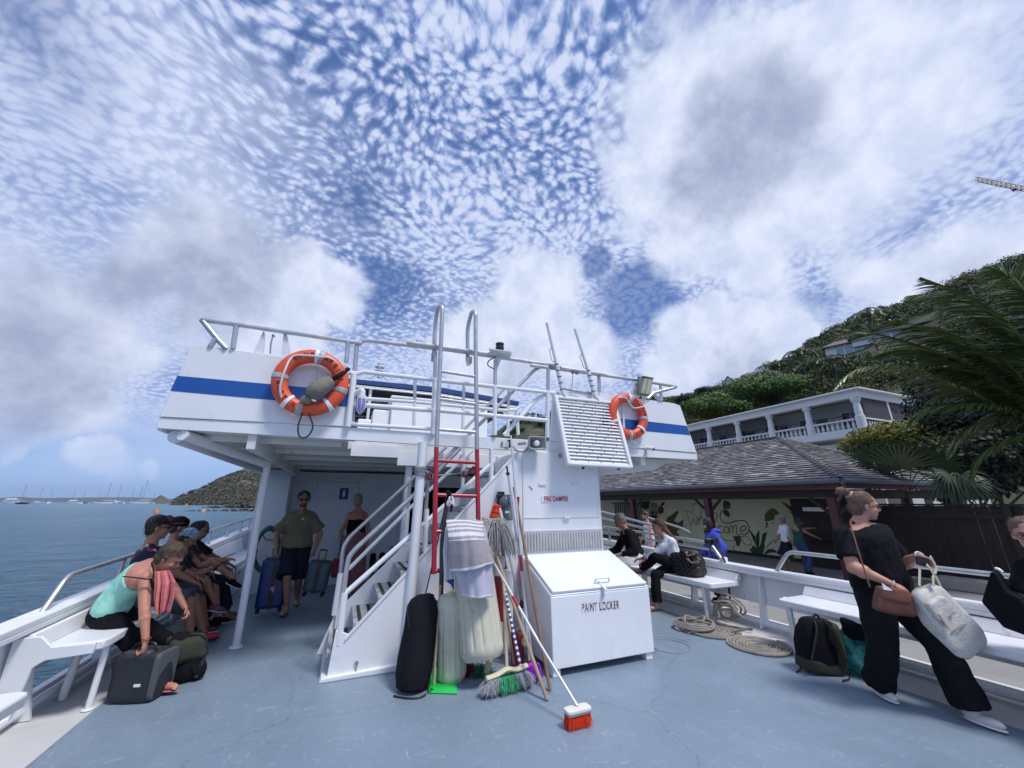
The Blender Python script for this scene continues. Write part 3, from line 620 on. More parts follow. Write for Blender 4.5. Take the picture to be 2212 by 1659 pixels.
# ropes tied round post and ladder
m=MB()
pc=Vector((.795,YF-.02,gy(*c4(660,245),YF).z))
for k in range(6): m.torus(pc+Vector((0,0,-.04+k*.018)),.068,.009,(random.uniform(-.2,.2),random.uniform(-.2,.2),1),20,6)
m.tube(bez([pc+Vector((.06,-.05,.0)),gy(*c4(745,268),YLd),gy(*c4(860,262),YLd+.05),gy(*c4(905,255),YLd+.08)],6),.008,6)
q=gy(*c4(905,250),YLd+.09)
for k in range(5): m.torus(q+Vector((-.02+k*.014,0,0)),.032,.008,(1,random.uniform(-.4,.4),random.uniform(-.4,.4)),14,6)
m.tube(bez([pc+Vector((.05,-.06,0)),pc+Vector((.09,-.07,-.05)),pc+Vector((.10,-.06,-.09))],4),.008,6)
tag(m.build('lashing_rope',M('grey_rope',(.30,.31,.34),.9,var=.25,scale=30,bump=.9,bscale=120)),'grey rope lashing the red ladder to the thick white post','rope')
# ---- upper deck canopy (blue roof) and console
cn=thing('canopy','blue canopy roof on white posts over the upper deck seats','canopy',(2.0,9.5,2.4))
YC=9.2
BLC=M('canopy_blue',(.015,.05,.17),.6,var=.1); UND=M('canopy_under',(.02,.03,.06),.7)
Tl=gy(*c2(90,812),YC); Tm=gy(*c2(890,890),YC); Tr=gy(*c2(1620,1020),YC); Bl=gy(*c2(90,850),YC); Bm=gy(*c2(890,935),YC); Br=gy(*c2(1620,1055),YC)
Tl0=Tl+(Tl-Tm)*1.2; Bl0=Bl+(Bl-Bm)*1.2
m=MB(); m.loft([[a,b,b+Vector((0,5,0)),a+Vector((0,5,0.1))] for a,b in ((Bl0,Tl0),(Bl,Tl),(Bm,Tm),(Br,Tr))]); m.build('roof',BLC,cn)
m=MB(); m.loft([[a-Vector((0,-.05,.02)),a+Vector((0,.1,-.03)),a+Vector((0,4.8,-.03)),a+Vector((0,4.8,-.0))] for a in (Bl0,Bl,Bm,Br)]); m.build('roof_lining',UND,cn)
m=MB(); m.tube([p+Vector((0,-.02,-.09)) for p in (Bl0,Bl,Bm,Br)],.022,8); m.tube([p+Vector((0,0,-.045)) for p in (Bl0,Bl,Bm,Br)],.010,6); m.build('edge_pipe',WHITE,cn)
for i in range(46):
    pass
m=MB()
for i in range(60):
    t_=i/59*2; p=(Bl.lerp(Bm,t_) if t_<1 else Bm.lerp(Br,t_-1)); m.cbox(p+Vector((0,-.02,-.065)),(.012,.012,.05))
m.build('lashing',WHITE,cn)
for xx,yy in ((240,885),(985,965)):
    a=gy(*c2(xx,yy),YC+.05); m=MB(); m.rod((a.x,a.y,2.4),a,.035,10); m.build('post',WHITE,cn)
for a,b in (((150,935),(175,880)),((560,965),(610,905)),((330,925),(385,880))):
    m=MB(); m.rod(gy(*c2(*a),YC+1.2),gy(*c2(*b),YC+.4),.018); m.build('strut',GREYM,cn)
cs=thing('console','white steel console box on the upper deck seen through the rails','console',(2,8.2,2.4))
a=gy(*c2(440,985),8.2); b=gy(*c2(1330,1060),8.2)
m=MB(); m.box((a.x,8.2,2.4),(b.x,9.0,a.z)); m.box((a.x-.35,8.3,2.4),(a.x-.001,9.0,gy(*c2(375,1090),8.2).z)); m.box((a.x-.62,8.35,2.4),(a.x-.351,9.0,gy(*c2(315,1180),8.2).z)); m.build('console_body',WHITE,cs,bevel=.03)
m=MB(); m.box((a.x-.03,8.17,a.z),(b.x,9.0,a.z+.05)); m.build('console_top',WHITE2,cs,bevel=.02)
wh=thing('seat_block','dark slatted seat block behind the white console on the upper deck','seats',(0,9.4,2.4))
m=MB(); x0=gy(*c2(40,1000),9.4).x; x1=gy(*c2(385,1000),9.4).x
m.box((x0-1,9.4,2.4),(x1+.4,9.5,gy(*c2(60,930),9.4).z)); m.build('backing',DARK,wh)
m=MB()
for i in range(7): zz=gy(*c2(60,960+i*48),9.3).z; m.box((x0-1,9.30,zz-.018),(x1+.1,9.34,zz+.014))
m.build('slat',M('slat_dark',(.05,.055,.08),.5),wh)
# masthead light on the canopy
a=gy(*c2(312,800),10.5); ml=thing('mast_light','small white masthead light on a stand above the blue canopy','light',a)
m=MB(); s_=gy(*c2(312,640),10.5).z-a.z
m.rod(a,a+Vector((0,0,s_*.35)),.05); m.rod(a+Vector((-.25,0,-.05)),a+Vector((0,0,s_*.25)),.02); m.rod(a+Vector((.25,0,-.05)),a+Vector((0,0,s_*.25)),.02); m.build('stand',WHITE,ml)
m=MB(); m.revolve([(.12,0),(.12,s_*.06),(.07,s_*.08),(.07,s_*.2),(.13,s_*.24),(.13,s_*.28),(.07,s_*.32),(.07,s_*.44),(.09,s_*.46),(.02,s_*.5),(.02,s_*.65)],a+Vector((0,0,s_*.35)),n=14); m.build('lamp',WHITE,ml)
# ---- small fittings
def label_box(name,lab,cat,loc,parts):
    t=thing(name,lab,cat,loc)
    for nm,mb,mt,kw in parts: mb.build(nm,mt,t,**kw)
    return t
# caged lamp
a=gy(*c2(155,960),YF-.05); S=.4219/1.8228
k=(gy(*c2(155,1130),YF-.05)-a).length
m1=MB(); m1.tube(round_path([gy(*c2(85,950),YF),a+Vector((0,0,.06)),a+Vector((0,0,-.01))],.06),.035,12); m1.revolve([(.05,0),(.05,.04)],a+Vector((0,0,-.05)),n=16)
m2=MB(); m2.revolve([(.045,-.0),(.052,-.06),(.045,-.12),(.02,-.155),(.003,-.16)][::-1],a+Vector((0,0,-.05)),n=16)
m3=MB()
for i in range(4):
    an=i*math.pi/4; v=Vector((math.cos(an),math.sin(an),0))*.058; m3.tube(bez([a+v+Vector((0,0,-.05)),a+v+Vector((0,0,-.13)),a+Vector((0,0,-.225)),a-v+Vector((0,0,-.13)),a-v+Vector((0,0,-.05))],4),.004,5)
label_box('bulkhead_lamp','white elbow lamp with pale violet glass on the end rail post','lamp',a,[('housing',m1,WHITEW,{}),('glass',m2,M('violet_glass',(.35,.35,.75),.1,var=.05,trans=.3),{}),('cage',m3,WHITEW,{})])
# beacon
a=gy(*c2(1440,578),YF)
m1=MB(); m1.prism([a+Vector(v) for v in ((-.20,-.12,0),(.12,-.14,0),(.21,.1,0),(-.08,.12,0))],(0,0,.008)); m1.prism([a+Vector((-.04,0,-.001)),a+Vector((.05,0,-.001)),a+Vector((-.03,0,-.22))],(0,.01,0))
m2=MB(); m2.revolve([(.06,0),(.06,.03),(.052,.035),(.052,.06),(.06,.065),(.06,.09),(.052,.095),(.052,.12),(.06,.125),(.06,.145)],a+Vector((.0,0,.009)),n=20)
m3=MB(); m3.tube(bez([gy(*c2(1405,605),YF-.03),gy(*c2(1340,640),YF-.03),gy(*c2(1332,685),YF-.03),gy(*c2(1385,715),YF-.03)],6),.008,6)
label_box('beacon','black cylindrical beacon on a pale plate above the rail','beacon',a,[('mount_plate',m1,WHITEW,{}),('lens_body',m2,BLACKP,{}),('cable',m3,BLACKP,{})])
# horn speaker
a=gy(*c3(135,1290),YF-.16)
m1=MB(); w_,h_=.125,.085
def rr(wd_,ht_,y): return [a+Vector((x*wd_,y,z*ht_)) for x,z in ((-1,-.8),(-.85,-1),(.85,-1),(1,-.8),(1,.8),(.85,1),(-.85,1),(-1,.8))]
m1.loft([rr(w_,h_,0),rr(w_,h_,.02),rr(w_*.6,h_*.6,.12),rr(w_*.3,h_*.3,.15)],cap=False); m1.loft([rr(w_,h_,0),rr(w_*.93,h_*.92,0),rr(w_*.5,h_*.5,.10),rr(w_*.2,h_*.2,.12)][::-1],cap=False)
m2=MB(); m2.revolve([(.002,0),(.035,.01),(.04,.03),(.03,.13)],a+Vector((0,-.0,0)),(0,1,0),14)
m3=MB(); m3.rod(a+Vector((-.14,.06,.0)),a+Vector((-.24,.10,-.01)),.02); m3.box(a+Vector((-.05,.12,-.04)),a+Vector((.05,.17,.04)))
label_box('horn_speaker','grey square horn loudspeaker under the upper deck edge','speaker',a,[('horn',m1,M('horn_grey',(.33,.34,.35),.6,var=.1,bump=.1),dict(solid=.004)),('driver',m2,WHITEW,{}),('bracket',m3,GREYM,{})])
a=gy(*c4(1165,80),YF-.06)
m1=MB(); m1.cbox(a,(.10,.05,.08),Matrix.Rotation(.2,3,'X')); m2=MB(); m2.cbox(a+Vector((0,-.03,-.005)),(.08,.012,.06),Matrix.Rotation(.2,3,'X')); m3=MB(); m3.cbox(a+Vector((.075,.03,.02)),(.04,.03,.10)); m3.tube(bez([gy(*c4(1210,85),YF-.08),gy(*c4(1245,120),YF-.05),gy(*c4(1290,122),YF-.05),gy(*c4(1310,95),YF-.03)],5),.006,6)
label_box('deck_light','small grey deck floodlight clamped beside the horn loudspeaker','floodlight',a,[('housing',m1,GREYM,dict(bevel=.01)),('lens',m2,WHITE2,{}),('bracket',m3,BLACKP,{})])
# right floodlight
pts=[gy(*c3(*p),YF-.1) for p in ((1090,690),(1095,820),(1185,840),(1215,690))]
m1=MB(); m1.prism([gy(*c3(*p),YF-.1) for p in ((1088,665),(1080,835),(1182,850),(1218,685))],(-.01,.05,0)); m2=MB(); m2.prism([gy(*c3(*p),YF-.108) for p in ((1130,685),(1098,822),(1176,838),(1210,690))],(0,.004,0))
m3=MB(); m3.prism([gy(*c3(*p),YF-.12) for p in ((1120,662),(1122,668),(1220,688),(1218,680))],(0,.05,0)); m3.rod(gy(*c3(1168,690),YF-.114),gy(*c3(1140,830),YF-.114),.003)
label_box('floodlight','square yellowish floodlight tilted on the right wing rail','floodlight',gy(1392,840,YF-.1),[('housing',m1,M('flood_grey',(.16,.165,.15),.5),dict(bevel=.01)),('lens',m2,M('flood_lens',(.42,.42,.30),.3,var=.1,col2=(.3,.3,.2)),{}),('trim',m3,M('flood_grey',(.16,.165,.15),.5),{})])
# cctv camera
a=gy(*c3(1195,1342),YF-.08)
m1=MB(); d_=Vector((.35,-1,-.25)).normalized(); m1.revolve([(.022,-.07),(.03,-.06),(.03,.03),(.026,.04)],a,d_,16); m2=MB(); m2.revolve([(.02,0),(.02,.004)],a+d_*.041,d_,14); m3=MB(); m3.rod(a-d_*.04,gy(*c3(1150,1340),YF-.005),.012); m3.revolve([(.03,0),(.03,.01)],gy(*c3(1150,1340),YF),(0,-1,0),14)
m4=MB(); m4.tube(bez([gy(*c3(1150,1340),YF-.01),gy(*c3(1138,1370),YF-.02),gy(*c3(1155,1390),YF-.02),gy(*c3(1143,1408),YF-.02)],5),.005,6)
label_box('security_camera','small white security camera low on the right wing panel','camera',a,[('camera_body',m1,WHITE2,{}),('lens',m2,BLACKP,{}),('mount',m3,WHITE2,{}),('cable',m4,GREYM,{})])
# two cctv under grille
for lab,x,y in (('left of the two small white cameras hanging below the white grille',560,1510),('right of the two small white cameras hanging below the white grille',890,1520)):
    a=gy(*c3(x,y),YF-.12); m1=MB(); m1.ell(a,(.035,.04,.04)); m1.rod(a,a+Vector((.0,.06,.02)),.025); m2=MB(); m2.rod(a+Vector((0,-.02,-.01)),a+Vector((-.045,-.05,-.03)),.016,10)
    label_box('dome_camera',lab,'camera',a,[('camera_body',m1,WHITE2,{}),('lens',m2,BLACKP,{})])
a=gy(*c2(2003,1525),YF-.03); m=MB(); m.ell(a,(.025,.02,.03)); m.rod(a,a+Vector((.01,-.03,-.02)),.012); tag(m.build('nozzle',GREYM),'tiny grey nozzle on the casing left of the grille','fitting')
# grille
GT=[(1197,855),(1327,869),(1365,1011),(1225,1003)]
Yt,Yb=YF-.05,YF-.28
g4=[gy(*GT[0],Yt),gy(*GT[1],Yt),gy(*GT[2],Yb),gy(*GT[3],Yb)]
gr=thing('slatted_ramp','white slatted metal gangway ramp leaning below the right wing','ramp',(g4[0]+g4[2])/2)
def GP(u,v,h=0):
    n_=(g4[1]-g4[0]).cross(g4[3]-g4[0]).normalized()
    if n_.y>0: n_=-n_
    return g4[0].lerp(g4[1],u).lerp(g4[3].lerp(g4[2],u),v)+n_*h
m=MB()
def bar(p0,p1,w_,h_):
    d=(p1-p0).normalized(); n_=(g4[1]-g4[0]).cross(g4[3]-g4[0]).normalized(); s_=d.cross(n_).normalized()
    m.prism([p0-s_*w_/2-n_*h_/2,p0+s_*w_/2-n_*h_/2,p0+s_*w_/2+n_*h_/2,p0-s_*w_/2+n_*h_/2],p1-p0)
bar(GP(.02,0),GP(.02,1),.05,.06); bar(GP(.98,0),GP(.98,1),.05,.06); bar(GP(0,.015),GP(1,.015),.04,.055); bar(GP(0,.985),GP(1,.985),.04,.055)
m.build('ramp_frame',WHITE2,gr,bevel=.005)
ns=19
SLM=M('slat_white',(.78,.78,.78),.45,var=.06)
for i in range(ns):
    v=.055+i*.89/(ns-1)
    m=MB(); a0,a1=GP(.05,v-.021,-.016),GP(.95,v-.021,-.016); b0,b1=GP(.05,v+.019,.012),GP(.95,v+.019,.012)
    nn=(a1-a0).cross(b0-a0).normalized()*.004; m.prism([a0,a1,b1,b0],nn); sl2=m.build('slat',SLM,gr)
    m=MB()
    for k in range(4):
        u=.14+.19*k+(.095 if i%2 else 0)+.03*((i*7)%3); c=GP(u,v,.0)
        if random.random()<.92:
            nrm_=-nn.normalized() if nn.y>0 else nn.normalized()
            m.revolve([(.0078,-.004),(.0078,.0055)],c,nrm_,9)
    if m.v: m.build('slat_hole',M('hole_dark',(.05,.05,.05),.8),sl2)
# whip antennas
for lab,p in (('left of the two white tube antennas strapped to the rail',[(222,170),(310,550),(375,840),(390,855)]),('right of the two white tube antennas strapped to the rail',[(483,225),(605,610),(665,850),(700,890)])):
    P=[gy(*c3(*q),YF-.06) for q in p]; t=thing('tube_antenna',lab,'antenna',P[-1],'white tube antennas on the rail')
    m=MB(); m.tube(P[:2],.024,12); m.build('antenna_tube',WHITE,t)
    m=MB(); m.tube([P[1],P[2]],.031,12); m.tube([P[2],P[3]],.031,12); m.build('antenna_base',WHITEW,t)
    m=MB(); d=(P[2]-P[1])
    for k in range(5): m.revolve([(.034,-.006),(.034,.006)],P[1]+d*(.03+.2*k),d,12)
    m.build('tape_band',BLACKP,t)
    m=MB(); q0=P[0].lerp(P[1],.62); q1=P[0].lerp(P[1],.99); m.tube(round_path([q0,q0+Vector((-.06,0,-.03)),q1+Vector((-.07,0,.02)),q1],.03),.006,6); m.build('side_wire',GREYM,t)
m=MB()
for c,n_ in (((272,580),6),((485,625),6)):
    q=gy(*c3(*c),YF-.02)
    for k in range(n_): m.torus(q+Vector((random.uniform(-.04,.04),0,0)),.035,.007,(1,random.uniform(-.4,.4),random.uniform(-.4,.4)),14,6)
m.tube(bez([gy(*c3(*p),YF-.05) for p in ((462,650),(455,750),(440,840),(470,850),(560,880),(585,930))],5),.006,6)
tag(m.build('tie_rope',ROPE),'thin pale rope knotted round the rail between the antennas','rope')
# life rings
def life_ring(label,cxy,Y,Rr,r,tilt,words,ropepts,seed,conv=None):
    c=gy(*cxy,Y) if not conv else gy(*conv(*cxy),Y)
    t=thing('life_ring',label,'life ring',c,'orange life rings on the wings')
    m=MB(); m.torus(c,Rr,r,(0,1,0),56,18); 
    ob=m.build('ring',ORANGE,t)
    # flatten a little
    for v in ob.data.vertices: v.co.y*=.8
    def P(a,rr_,off): return c+Vector((math.cos(a)*rr_,-off,math.sin(a)*rr_))
    def band(a0,wid,mat,nm,rad):
        mb=MB(); n=5; k=12; V=[]
        for i in range(n+1):
            a=a0+(i/n-.5)*wid; rd=Vector((math.cos(a),0,math.sin(a)))
            for j in range(k+1):
                ph=-1.9+3.8*j/k; V.append(c+rd*(Rr+rad*math.sin(ph))+Vector((0,-rad*.8*math.cos(ph)-.001,0)))
        mb.add(V,[(i*(k+1)+j,i*(k+1)+j+1,(i+1)*(k+1)+j+1,(i+1)*(k+1)+j) for i in range(n) for j in range(k)]); mb.build(nm,mat,t,solid=.002)
    TAPE=M('reflective_tape',(.38,.40,.42),.4,var=.25,scale=20)
    for a in words['tape']: band(R(a),.17,TAPE,'reflective_tape',r+.002)
    for a in words['strap']: band(R(a),.13,WHITE2,'strap',r+.006)
    INK=M('ring_ink',(.10,.012,.015),.7)
    for (txt,a0,step,sz,up) in words['txt']:
        for i,ch in enumerate(txt):
            a=R(a0+step*i); rd=Vector((math.cos(a),0,math.sin(a))); tg=Vector((-math.sin(a),0,math.cos(a)))
            ydir=rd*up; xdir=-tg*up
            fr_=frame(c+rd*(Rr)+Vector((0,-r*.8-.0035,0)),xdir,ydir)
            mb=MB(); add_text(mb,ch,sz,fr_,bold=.0012,sx=.8,extrude=.0025)
            # wrap the letter onto the ring's curved face
            nv=[]
            for v in mb.v:
                v=Vector(v); rr_=math.hypot(v.x-c.x,v.z-c.z)-Rr; dy=v.y-(c.y-r*.8-.0035)
                s_=max(0,1-(rr_/r)**2)**.5; nv.append((v.x,c.y-r*.8*s_-.003+dy,v.z))
            mb.v=nv; mb.build('letter',INK,t,smooth=False)
    m=MB(); m.tube(bez([Vector(p) for p in ropepts(c,Rr,r)],6),.011,8); m.build('grab_rope',M('white_rope',(.7,.68,.68),.8,bump=.5),t)
    return t,c
def rope1(c,Rr,r):
    P=lambda a,k,o: c+Vector((math.cos(R(a))*Rr*k,-o,math.sin(R(a))*Rr*k))
    return [P(228,1.12,.03),P(205,.98,.09),P(165,.86,.11),P(130,1.08,.06),P(105,.93,.095),P(80,.92,.10),P(62,1.06,.08),P(45,1.15,.03)]
life_ring('orange life ring with grey green pouch on the left wing panel',(672,826),YF-.10,.300,.078,0,
  dict(tape=[175,78,-12,258],strap=[86,232,-50],txt=[('KING',128,-11,.068,1),('MAGIC',66,-11.5,.068,1),('J',10,1,.07,1),('MARTIN',190,11,.068,-1)]),rope1,1)
def rope2(c,Rr,r):
    P=lambda a,k,o: c+Vector((math.cos(R(a))*Rr*k,-o,math.sin(R(a))*Rr*k))
    return [P(128,1.15,.04),P(112,.95,.10),P(90,.62,.06),P(62,.50,.05),P(42,.66,.07),P(33,1.05,.09),P(36,1.2,.04)]
RING2,_=life_ring('orange life ring on the right wing partly behind the slatted ramp',(1357,899),YF-.08,.285,.072,0,
  dict(tape=[-3,75,268],strap=[84,-42,200],txt=[('MAARTEN',8,9.5,.062,-1),('SINT',288,10,.062,-1),('A',112,1,.06,1)]),rope2,2)
# ring brackets
for i,(x,y0,y1) in enumerate(((681,792,862),(1345,860,940))):
    m=MB(); a=gy(x,y0,YF-.02); b=gy(x-8 if i==0 else x+4,y1,YF-.02); m.prism([a+Vector((-.018,0,0)),a+Vector((.018,0,0)),b+Vector((.018,0,0)),b+Vector((-.018,0,0))],(0,.02,0))
    m.rod(b,b+Vector((-.14,-.06,-.12)),.015); m.rod(b,b+Vector((.14,-.06,-.12)),.015); m.revolve([(.008,0),(.008,.005)],a+Vector((0,-.001,-.03)),(0,-1,0),10)
    tag(m.build('ring_bracket',WHITE),['white bracket inside the left orange life ring','white forked bracket inside the right orange life ring'][i],'bracket','white life ring brackets')
# throw bag hanging in the left ring
rc=cr(1050,1360,.1808)
A=gy(*rc(1440,740),YF-.21); B=gy(*rc(900,1110),YF-.20)
tb=thing('throw_bag','grey green cloth throw bag wedged in the left life ring','bag',(A+B)/2)
d=(B-A); m=MB(); m.revolve([(.02,0),(.055,.02),(.085,.12),(.095,.25),(.085,.34),(.05,.385),(.03,.40)],A,d,20)
ob=m.build('bag_body',M('canvas_green',(.21,.20,.155),.9,var=.18,scale=8,bump=.8,bscale=35),tb)
sc=d.length/.40
for v in ob.data.vertices:
    p=v.co-(A-tb.location); h=p.dot(d.normalized()); v.co+=d.normalized()*h*(sc-1); n=mn.noise(v.co*14)*.012; v.co+=Vector((n,0,n))
m=MB(); E_=gy(*rc(845,1200),YF-.17); m.revolve([(.03,0),(.05,.03),(.055,.06)],B,E_-B,14); m.build('bag_mouth',M('canvas_green',(.21,.20,.155),.9),tb,solid=.004)
m=MB(); m.tube(bez([A,gy(*rc(1600,640),YF-.20),gy(*rc(1790,500),YF-.06)],5),.026,8,flat=.35); m.build('bag_strap',BLACK,tb)
m=MB(); m.tube(bez([gy(*c1(*p),YF-.14) for p in ((1522,1030),(1495,1130),(1458,1240),(1460,1330),(1500,1362),(1560,1330),(1592,1250),(1560,1150),(1528,1035))],5),.008,6); m.build('bag_cord',BLACKP,tb)
m=MB(); m.tube(bez([gy(*c3(*p),YF-.03) for p in ((1110,1240),(1100,1310),(1040,1335),(970,1315),(950,1250))],6),.004,5); m.build('hanging_cord',WHITE,RING2)

m=MB(); q=gz(*c8(520,1372),.0); m.torus((q.x,q.y,.003),.23,.006,n=40,m=6); m.torus((q.x,q.y,.002),.31,.004,n=40,m=6,arc=(0,3.6)); m.revolve([(.02,0),(.02,.006)],(q.x-.2,q.y,.001),n=10)
tag(m.build('deck_hatch',M('hatch_grey',(.19,.235,.29),.5)),'flush round hatch ring in the deck right of the paint locker','hatch')
# ================================================================ water, land and what stands on it
WZ=-1.25
def water_material():
    m=bpy.data.materials.new('sea_water'); m.use_nodes=True; t,b=tree_of(m)
    tc=N(t,'ShaderNodeTexCoord').outputs['Object']
    f0,_=NOISE(t,VM(t,'MULTIPLY',tc,(1,.6,1)),.02,4,.6,.5)
    base=MIX(t,MR(t,f0,.35,.7),(.030,.105,.175,1),(.048,.160,.215,1))
    L(t,base,b.inputs['Base Color']); b.inputs['Roughness'].default_value=.22; b.inputs['IOR'].default_value=1.33
    f1,_=NOISE(t,VM(t,'MULTIPLY',tc,(.55,1,1)),2.4,6,.72,.6); f2,_=NOISE(t,VM(t,'MULTIPLY',tc,(.5,1,1)),.45,4,.65,.5)
    bn=N(t,'ShaderNodeBump'); bn.inputs['Strength'].default_value=1; bn.inputs['Distance'].default_value=.42; L(t,f1,bn.inputs['Height'])
    bn2=N(t,'ShaderNodeBump'); bn2.inputs['Strength'].default_value=1; bn2.inputs['Distance'].default_value=1.6; L(t,f2,bn2.inputs['Height']); L(t,bn.outputs[0],bn2.inputs['Normal'])
    L(t,bn2.outputs[0],b.inputs['Normal']); return m
wm=MB(); SZ=30000
wm.v=[(-SZ,-SZ,WZ),(SZ,-SZ,WZ),(SZ,SZ,WZ),(-SZ,SZ,WZ)]; wm.f=[(0,1,2,3)]; wm.mi=[0]
tag(wm.build('sea',water_material(),smooth=False),kind='structure')
def elev_dir(x,y):
    d=ray(x,y); return math.atan2(d.x,d.y), math.atan2(d.z,math.hypot(d.x,d.y))
def terrain(name,prof,r0,r1,z0,mat,nr=30,na=120,amp=1.0,tilt=1.0,back=1.3,label=None,pw=1.0):
    "land whose skyline passes through the listed points, rising from r0 to its ridge at r1"
    P=[elev_dir(x,y) for x,y in prof]; az=[p[0] for p in P]; el=[p[1] for p in P]
    a0,a1=az[0],az[-1]
    H={}
    def ridge(a): return HC+r1*math.tan(np.interp(a,az,el))
    def height(a,r):
        t=(r-r0)/(r1-r0)
        zr=ridge(a)
        if t<=1: z=z0+(zr-z0)*max(0,t)**pw
        else: z=zr-(zr-z0)*min(1,(t-1)/.4)*.6
        q=Vector((math.sin(a)*r,math.cos(a)*r,0))/(r1*.12)
        return z+mn.fractal(q,1,2,4)*amp*max(0,min(1,t*2))*(1 if t<1 else .3)*(0 if t<=0 else 1)
    m=MB()
    def fn(u,v):
        a=a0+(a1-a0)*u; r=r0+(r1*back-r0)*v; return (math.sin(a)*r,math.cos(a)*r,height(a,r))
    m.grid(fn,na,nr); o=m.build(name,mat); tag(o,kind='structure'); return height,(a0,a1)
HILLM=M('hill_earth',(.045,.055,.026),.95,var=.35,scale=.06,col2=(.12,.095,.065),c2=(.5,.7),bump=.5,bscale=.5)
prof=[(1000,985),(1120,905),(1200,897),(1440,866),(1561,840),(1625,816),(1675,796),(1721,775),(1767,746),(1817,716),(1870,690),(1941,664),(2012,636),(2100,606),(2212,566),(2400,500),(2900,420),(3600,500)]
hill_h,(HA0,HA1)=terrain('hillside',prof,48,190,-.5,HILLM,40,160,3.5)
# headland and islands across the bay
FARM=M('headland_scrub',(.085,.085,.05),.95,var=.4,scale=.012,col2=(.115,.085,.055),c2=(.42,.66),bump=1,bscale=.08)
headland_h,(GA0,GA1)=terrain('headland',[(368,1087),(385,1078),(410,1066),(440,1051),(470,1036),(495,1026),(520,1019),(545,1014),(575,1022),(640,1030),(760,1040),(900,1075)],520,900,WZ-2,FARM,36,140,9,pw=.9)
terrain('small_island',[(312,1090),(326,1082),(338,1075),(347,1069),(356,1073),(366,1081),(376,1090)],1000,1200,WZ-3,FARM,14,40,3)
ISL=M('far_island',(.05,.06,.035),.95,var=.3,scale=.001)
terrain('far_islands',[(-60,1080),(20,1078),(60,1081),(110,1080),(130,1077),(170,1073),(200,1072),(300,1073),(330,1075),(420,1079),(500,1084)],9000,11000,WZ-2,ISL,10,120,60)
def hit(x,y,dz=0):
    "distance at which the line of sight through (x,y) comes within dz of the hillside"
    a,e=elev_dir(x,y)
    for r in range(50,189):
        if HC+r*math.tan(e)-dz<=hill_h(a,r): return a,r
    return a,186
VILLAS=[(1842,752,13,3.4),(1925,722,17,2.2),(1572,826,4.2,4.6),(1625,818,7,3),(1525,848,8,2.5)]
CLEAR=[]
for x,y,w,h in VILLAS:
    a,r=hit(x,y+4); CLEAR.append((a,r,(w/2+1.5)/r))
# ---- foliage tools
def leaf_material(name,c0,c1,c2_,rough=.6):
    m=bpy.data.materials.new(name); m.use_nodes=True; t,b=tree_of(m)
    at=N(t,'ShaderNodeAttribute'); at.attribute_name='tint'
    r=N(t,'ShaderNodeValToRGB'); L(t,at.outputs['Fac'],r.inputs[0]); e=r.color_ramp.elements
    e[0].color=(*c0,1); e[1].color=(*c2_,1); k=e.new(.5); k.color=(*c1,1)
    L(t,r.outputs[0],b.inputs['Base Color']); b.inputs['Roughness'].default_value=rough; b.inputs['Specular IOR Level'].default_value=.3
    return m
def quads_mesh(name,cent,nrm,size,tint,asp=.6):
    "many small leaf faces: arrays of centres, normals, sizes"
    n=len(cent); nrm=nrm/np.maximum(np.linalg.norm(nrm,axis=1,keepdims=True),1e-6)
    r=rng.normal(size=(n,3)); u=np.cross(nrm,r); u/=np.maximum(np.linalg.norm(u,axis=1,keepdims=True),1e-6); v=np.cross(nrm,u)
    s=size[:,None]; V=np.empty((n,4,3)); V[:,0]=cent-u*s; V[:,1]=cent-v*s*asp+u*s*.1; V[:,2]=cent+u*s; V[:,3]=cent+v*s*asp+u*s*.1
    me=bpy.data.meshes.new(name); me.vertices.add(4*n); me.vertices.foreach_set('co',V.reshape(-1).astype(np.float32))
    me.loops.add(4*n); me.loops.foreach_set('vertex_index',np.arange(4*n,dtype=np.int32)); me.polygons.add(n)
    me.polygons.foreach_set('loop_start',np.arange(0,4*n,4,dtype=np.int32)); me.update(calc_edges=True)
    a=me.attributes.new('tint','FLOAT','POINT'); a.data.foreach_set('value',np.repeat(tint,4).astype(np.float32)); return me
def crown_arrays(c,rad,n,leaf,tint0,clumps=9,tvar=.12):
    "leaf clumps scattered through an uneven crown"
    C=np.array(c); rad=np.array(rad); P=[];Nn=[];T=[]
    k=max(1,n//clumps)
    for i in range(clumps):
        d=rng.normal(size=3); d/=np.linalg.norm(d); d[2]=abs(d[2])*.9-.25
        cc=C+d*rad*rng.uniform(.35,.85); cr_=rad*rng.uniform(.25,.5)
        q=rng.normal(size=(k,3)); q/=np.linalg.norm(q,axis=1,keepdims=True); rr_=rng.uniform(.55,1.08,size=(k,1))
        P.append(cc+q*cr_*rr_); Nn.append(q+rng.normal(size=(k,3))*.5+np.array([0,0,.4])); T.append(np.clip(tint0+rng.normal()*tvar+rng.normal(size=k)*.07,0,1))
    P=np.concatenate(P);Nn=np.concatenate(Nn);T=np.concatenate(T)
    return P,Nn,leaf*rng.uniform(.6,1.3,size=len(P)),T
HLEAF=leaf_material('hill_leaves',(.016,.040,.014),(.070,.108,.026),(.19,.16,.065))
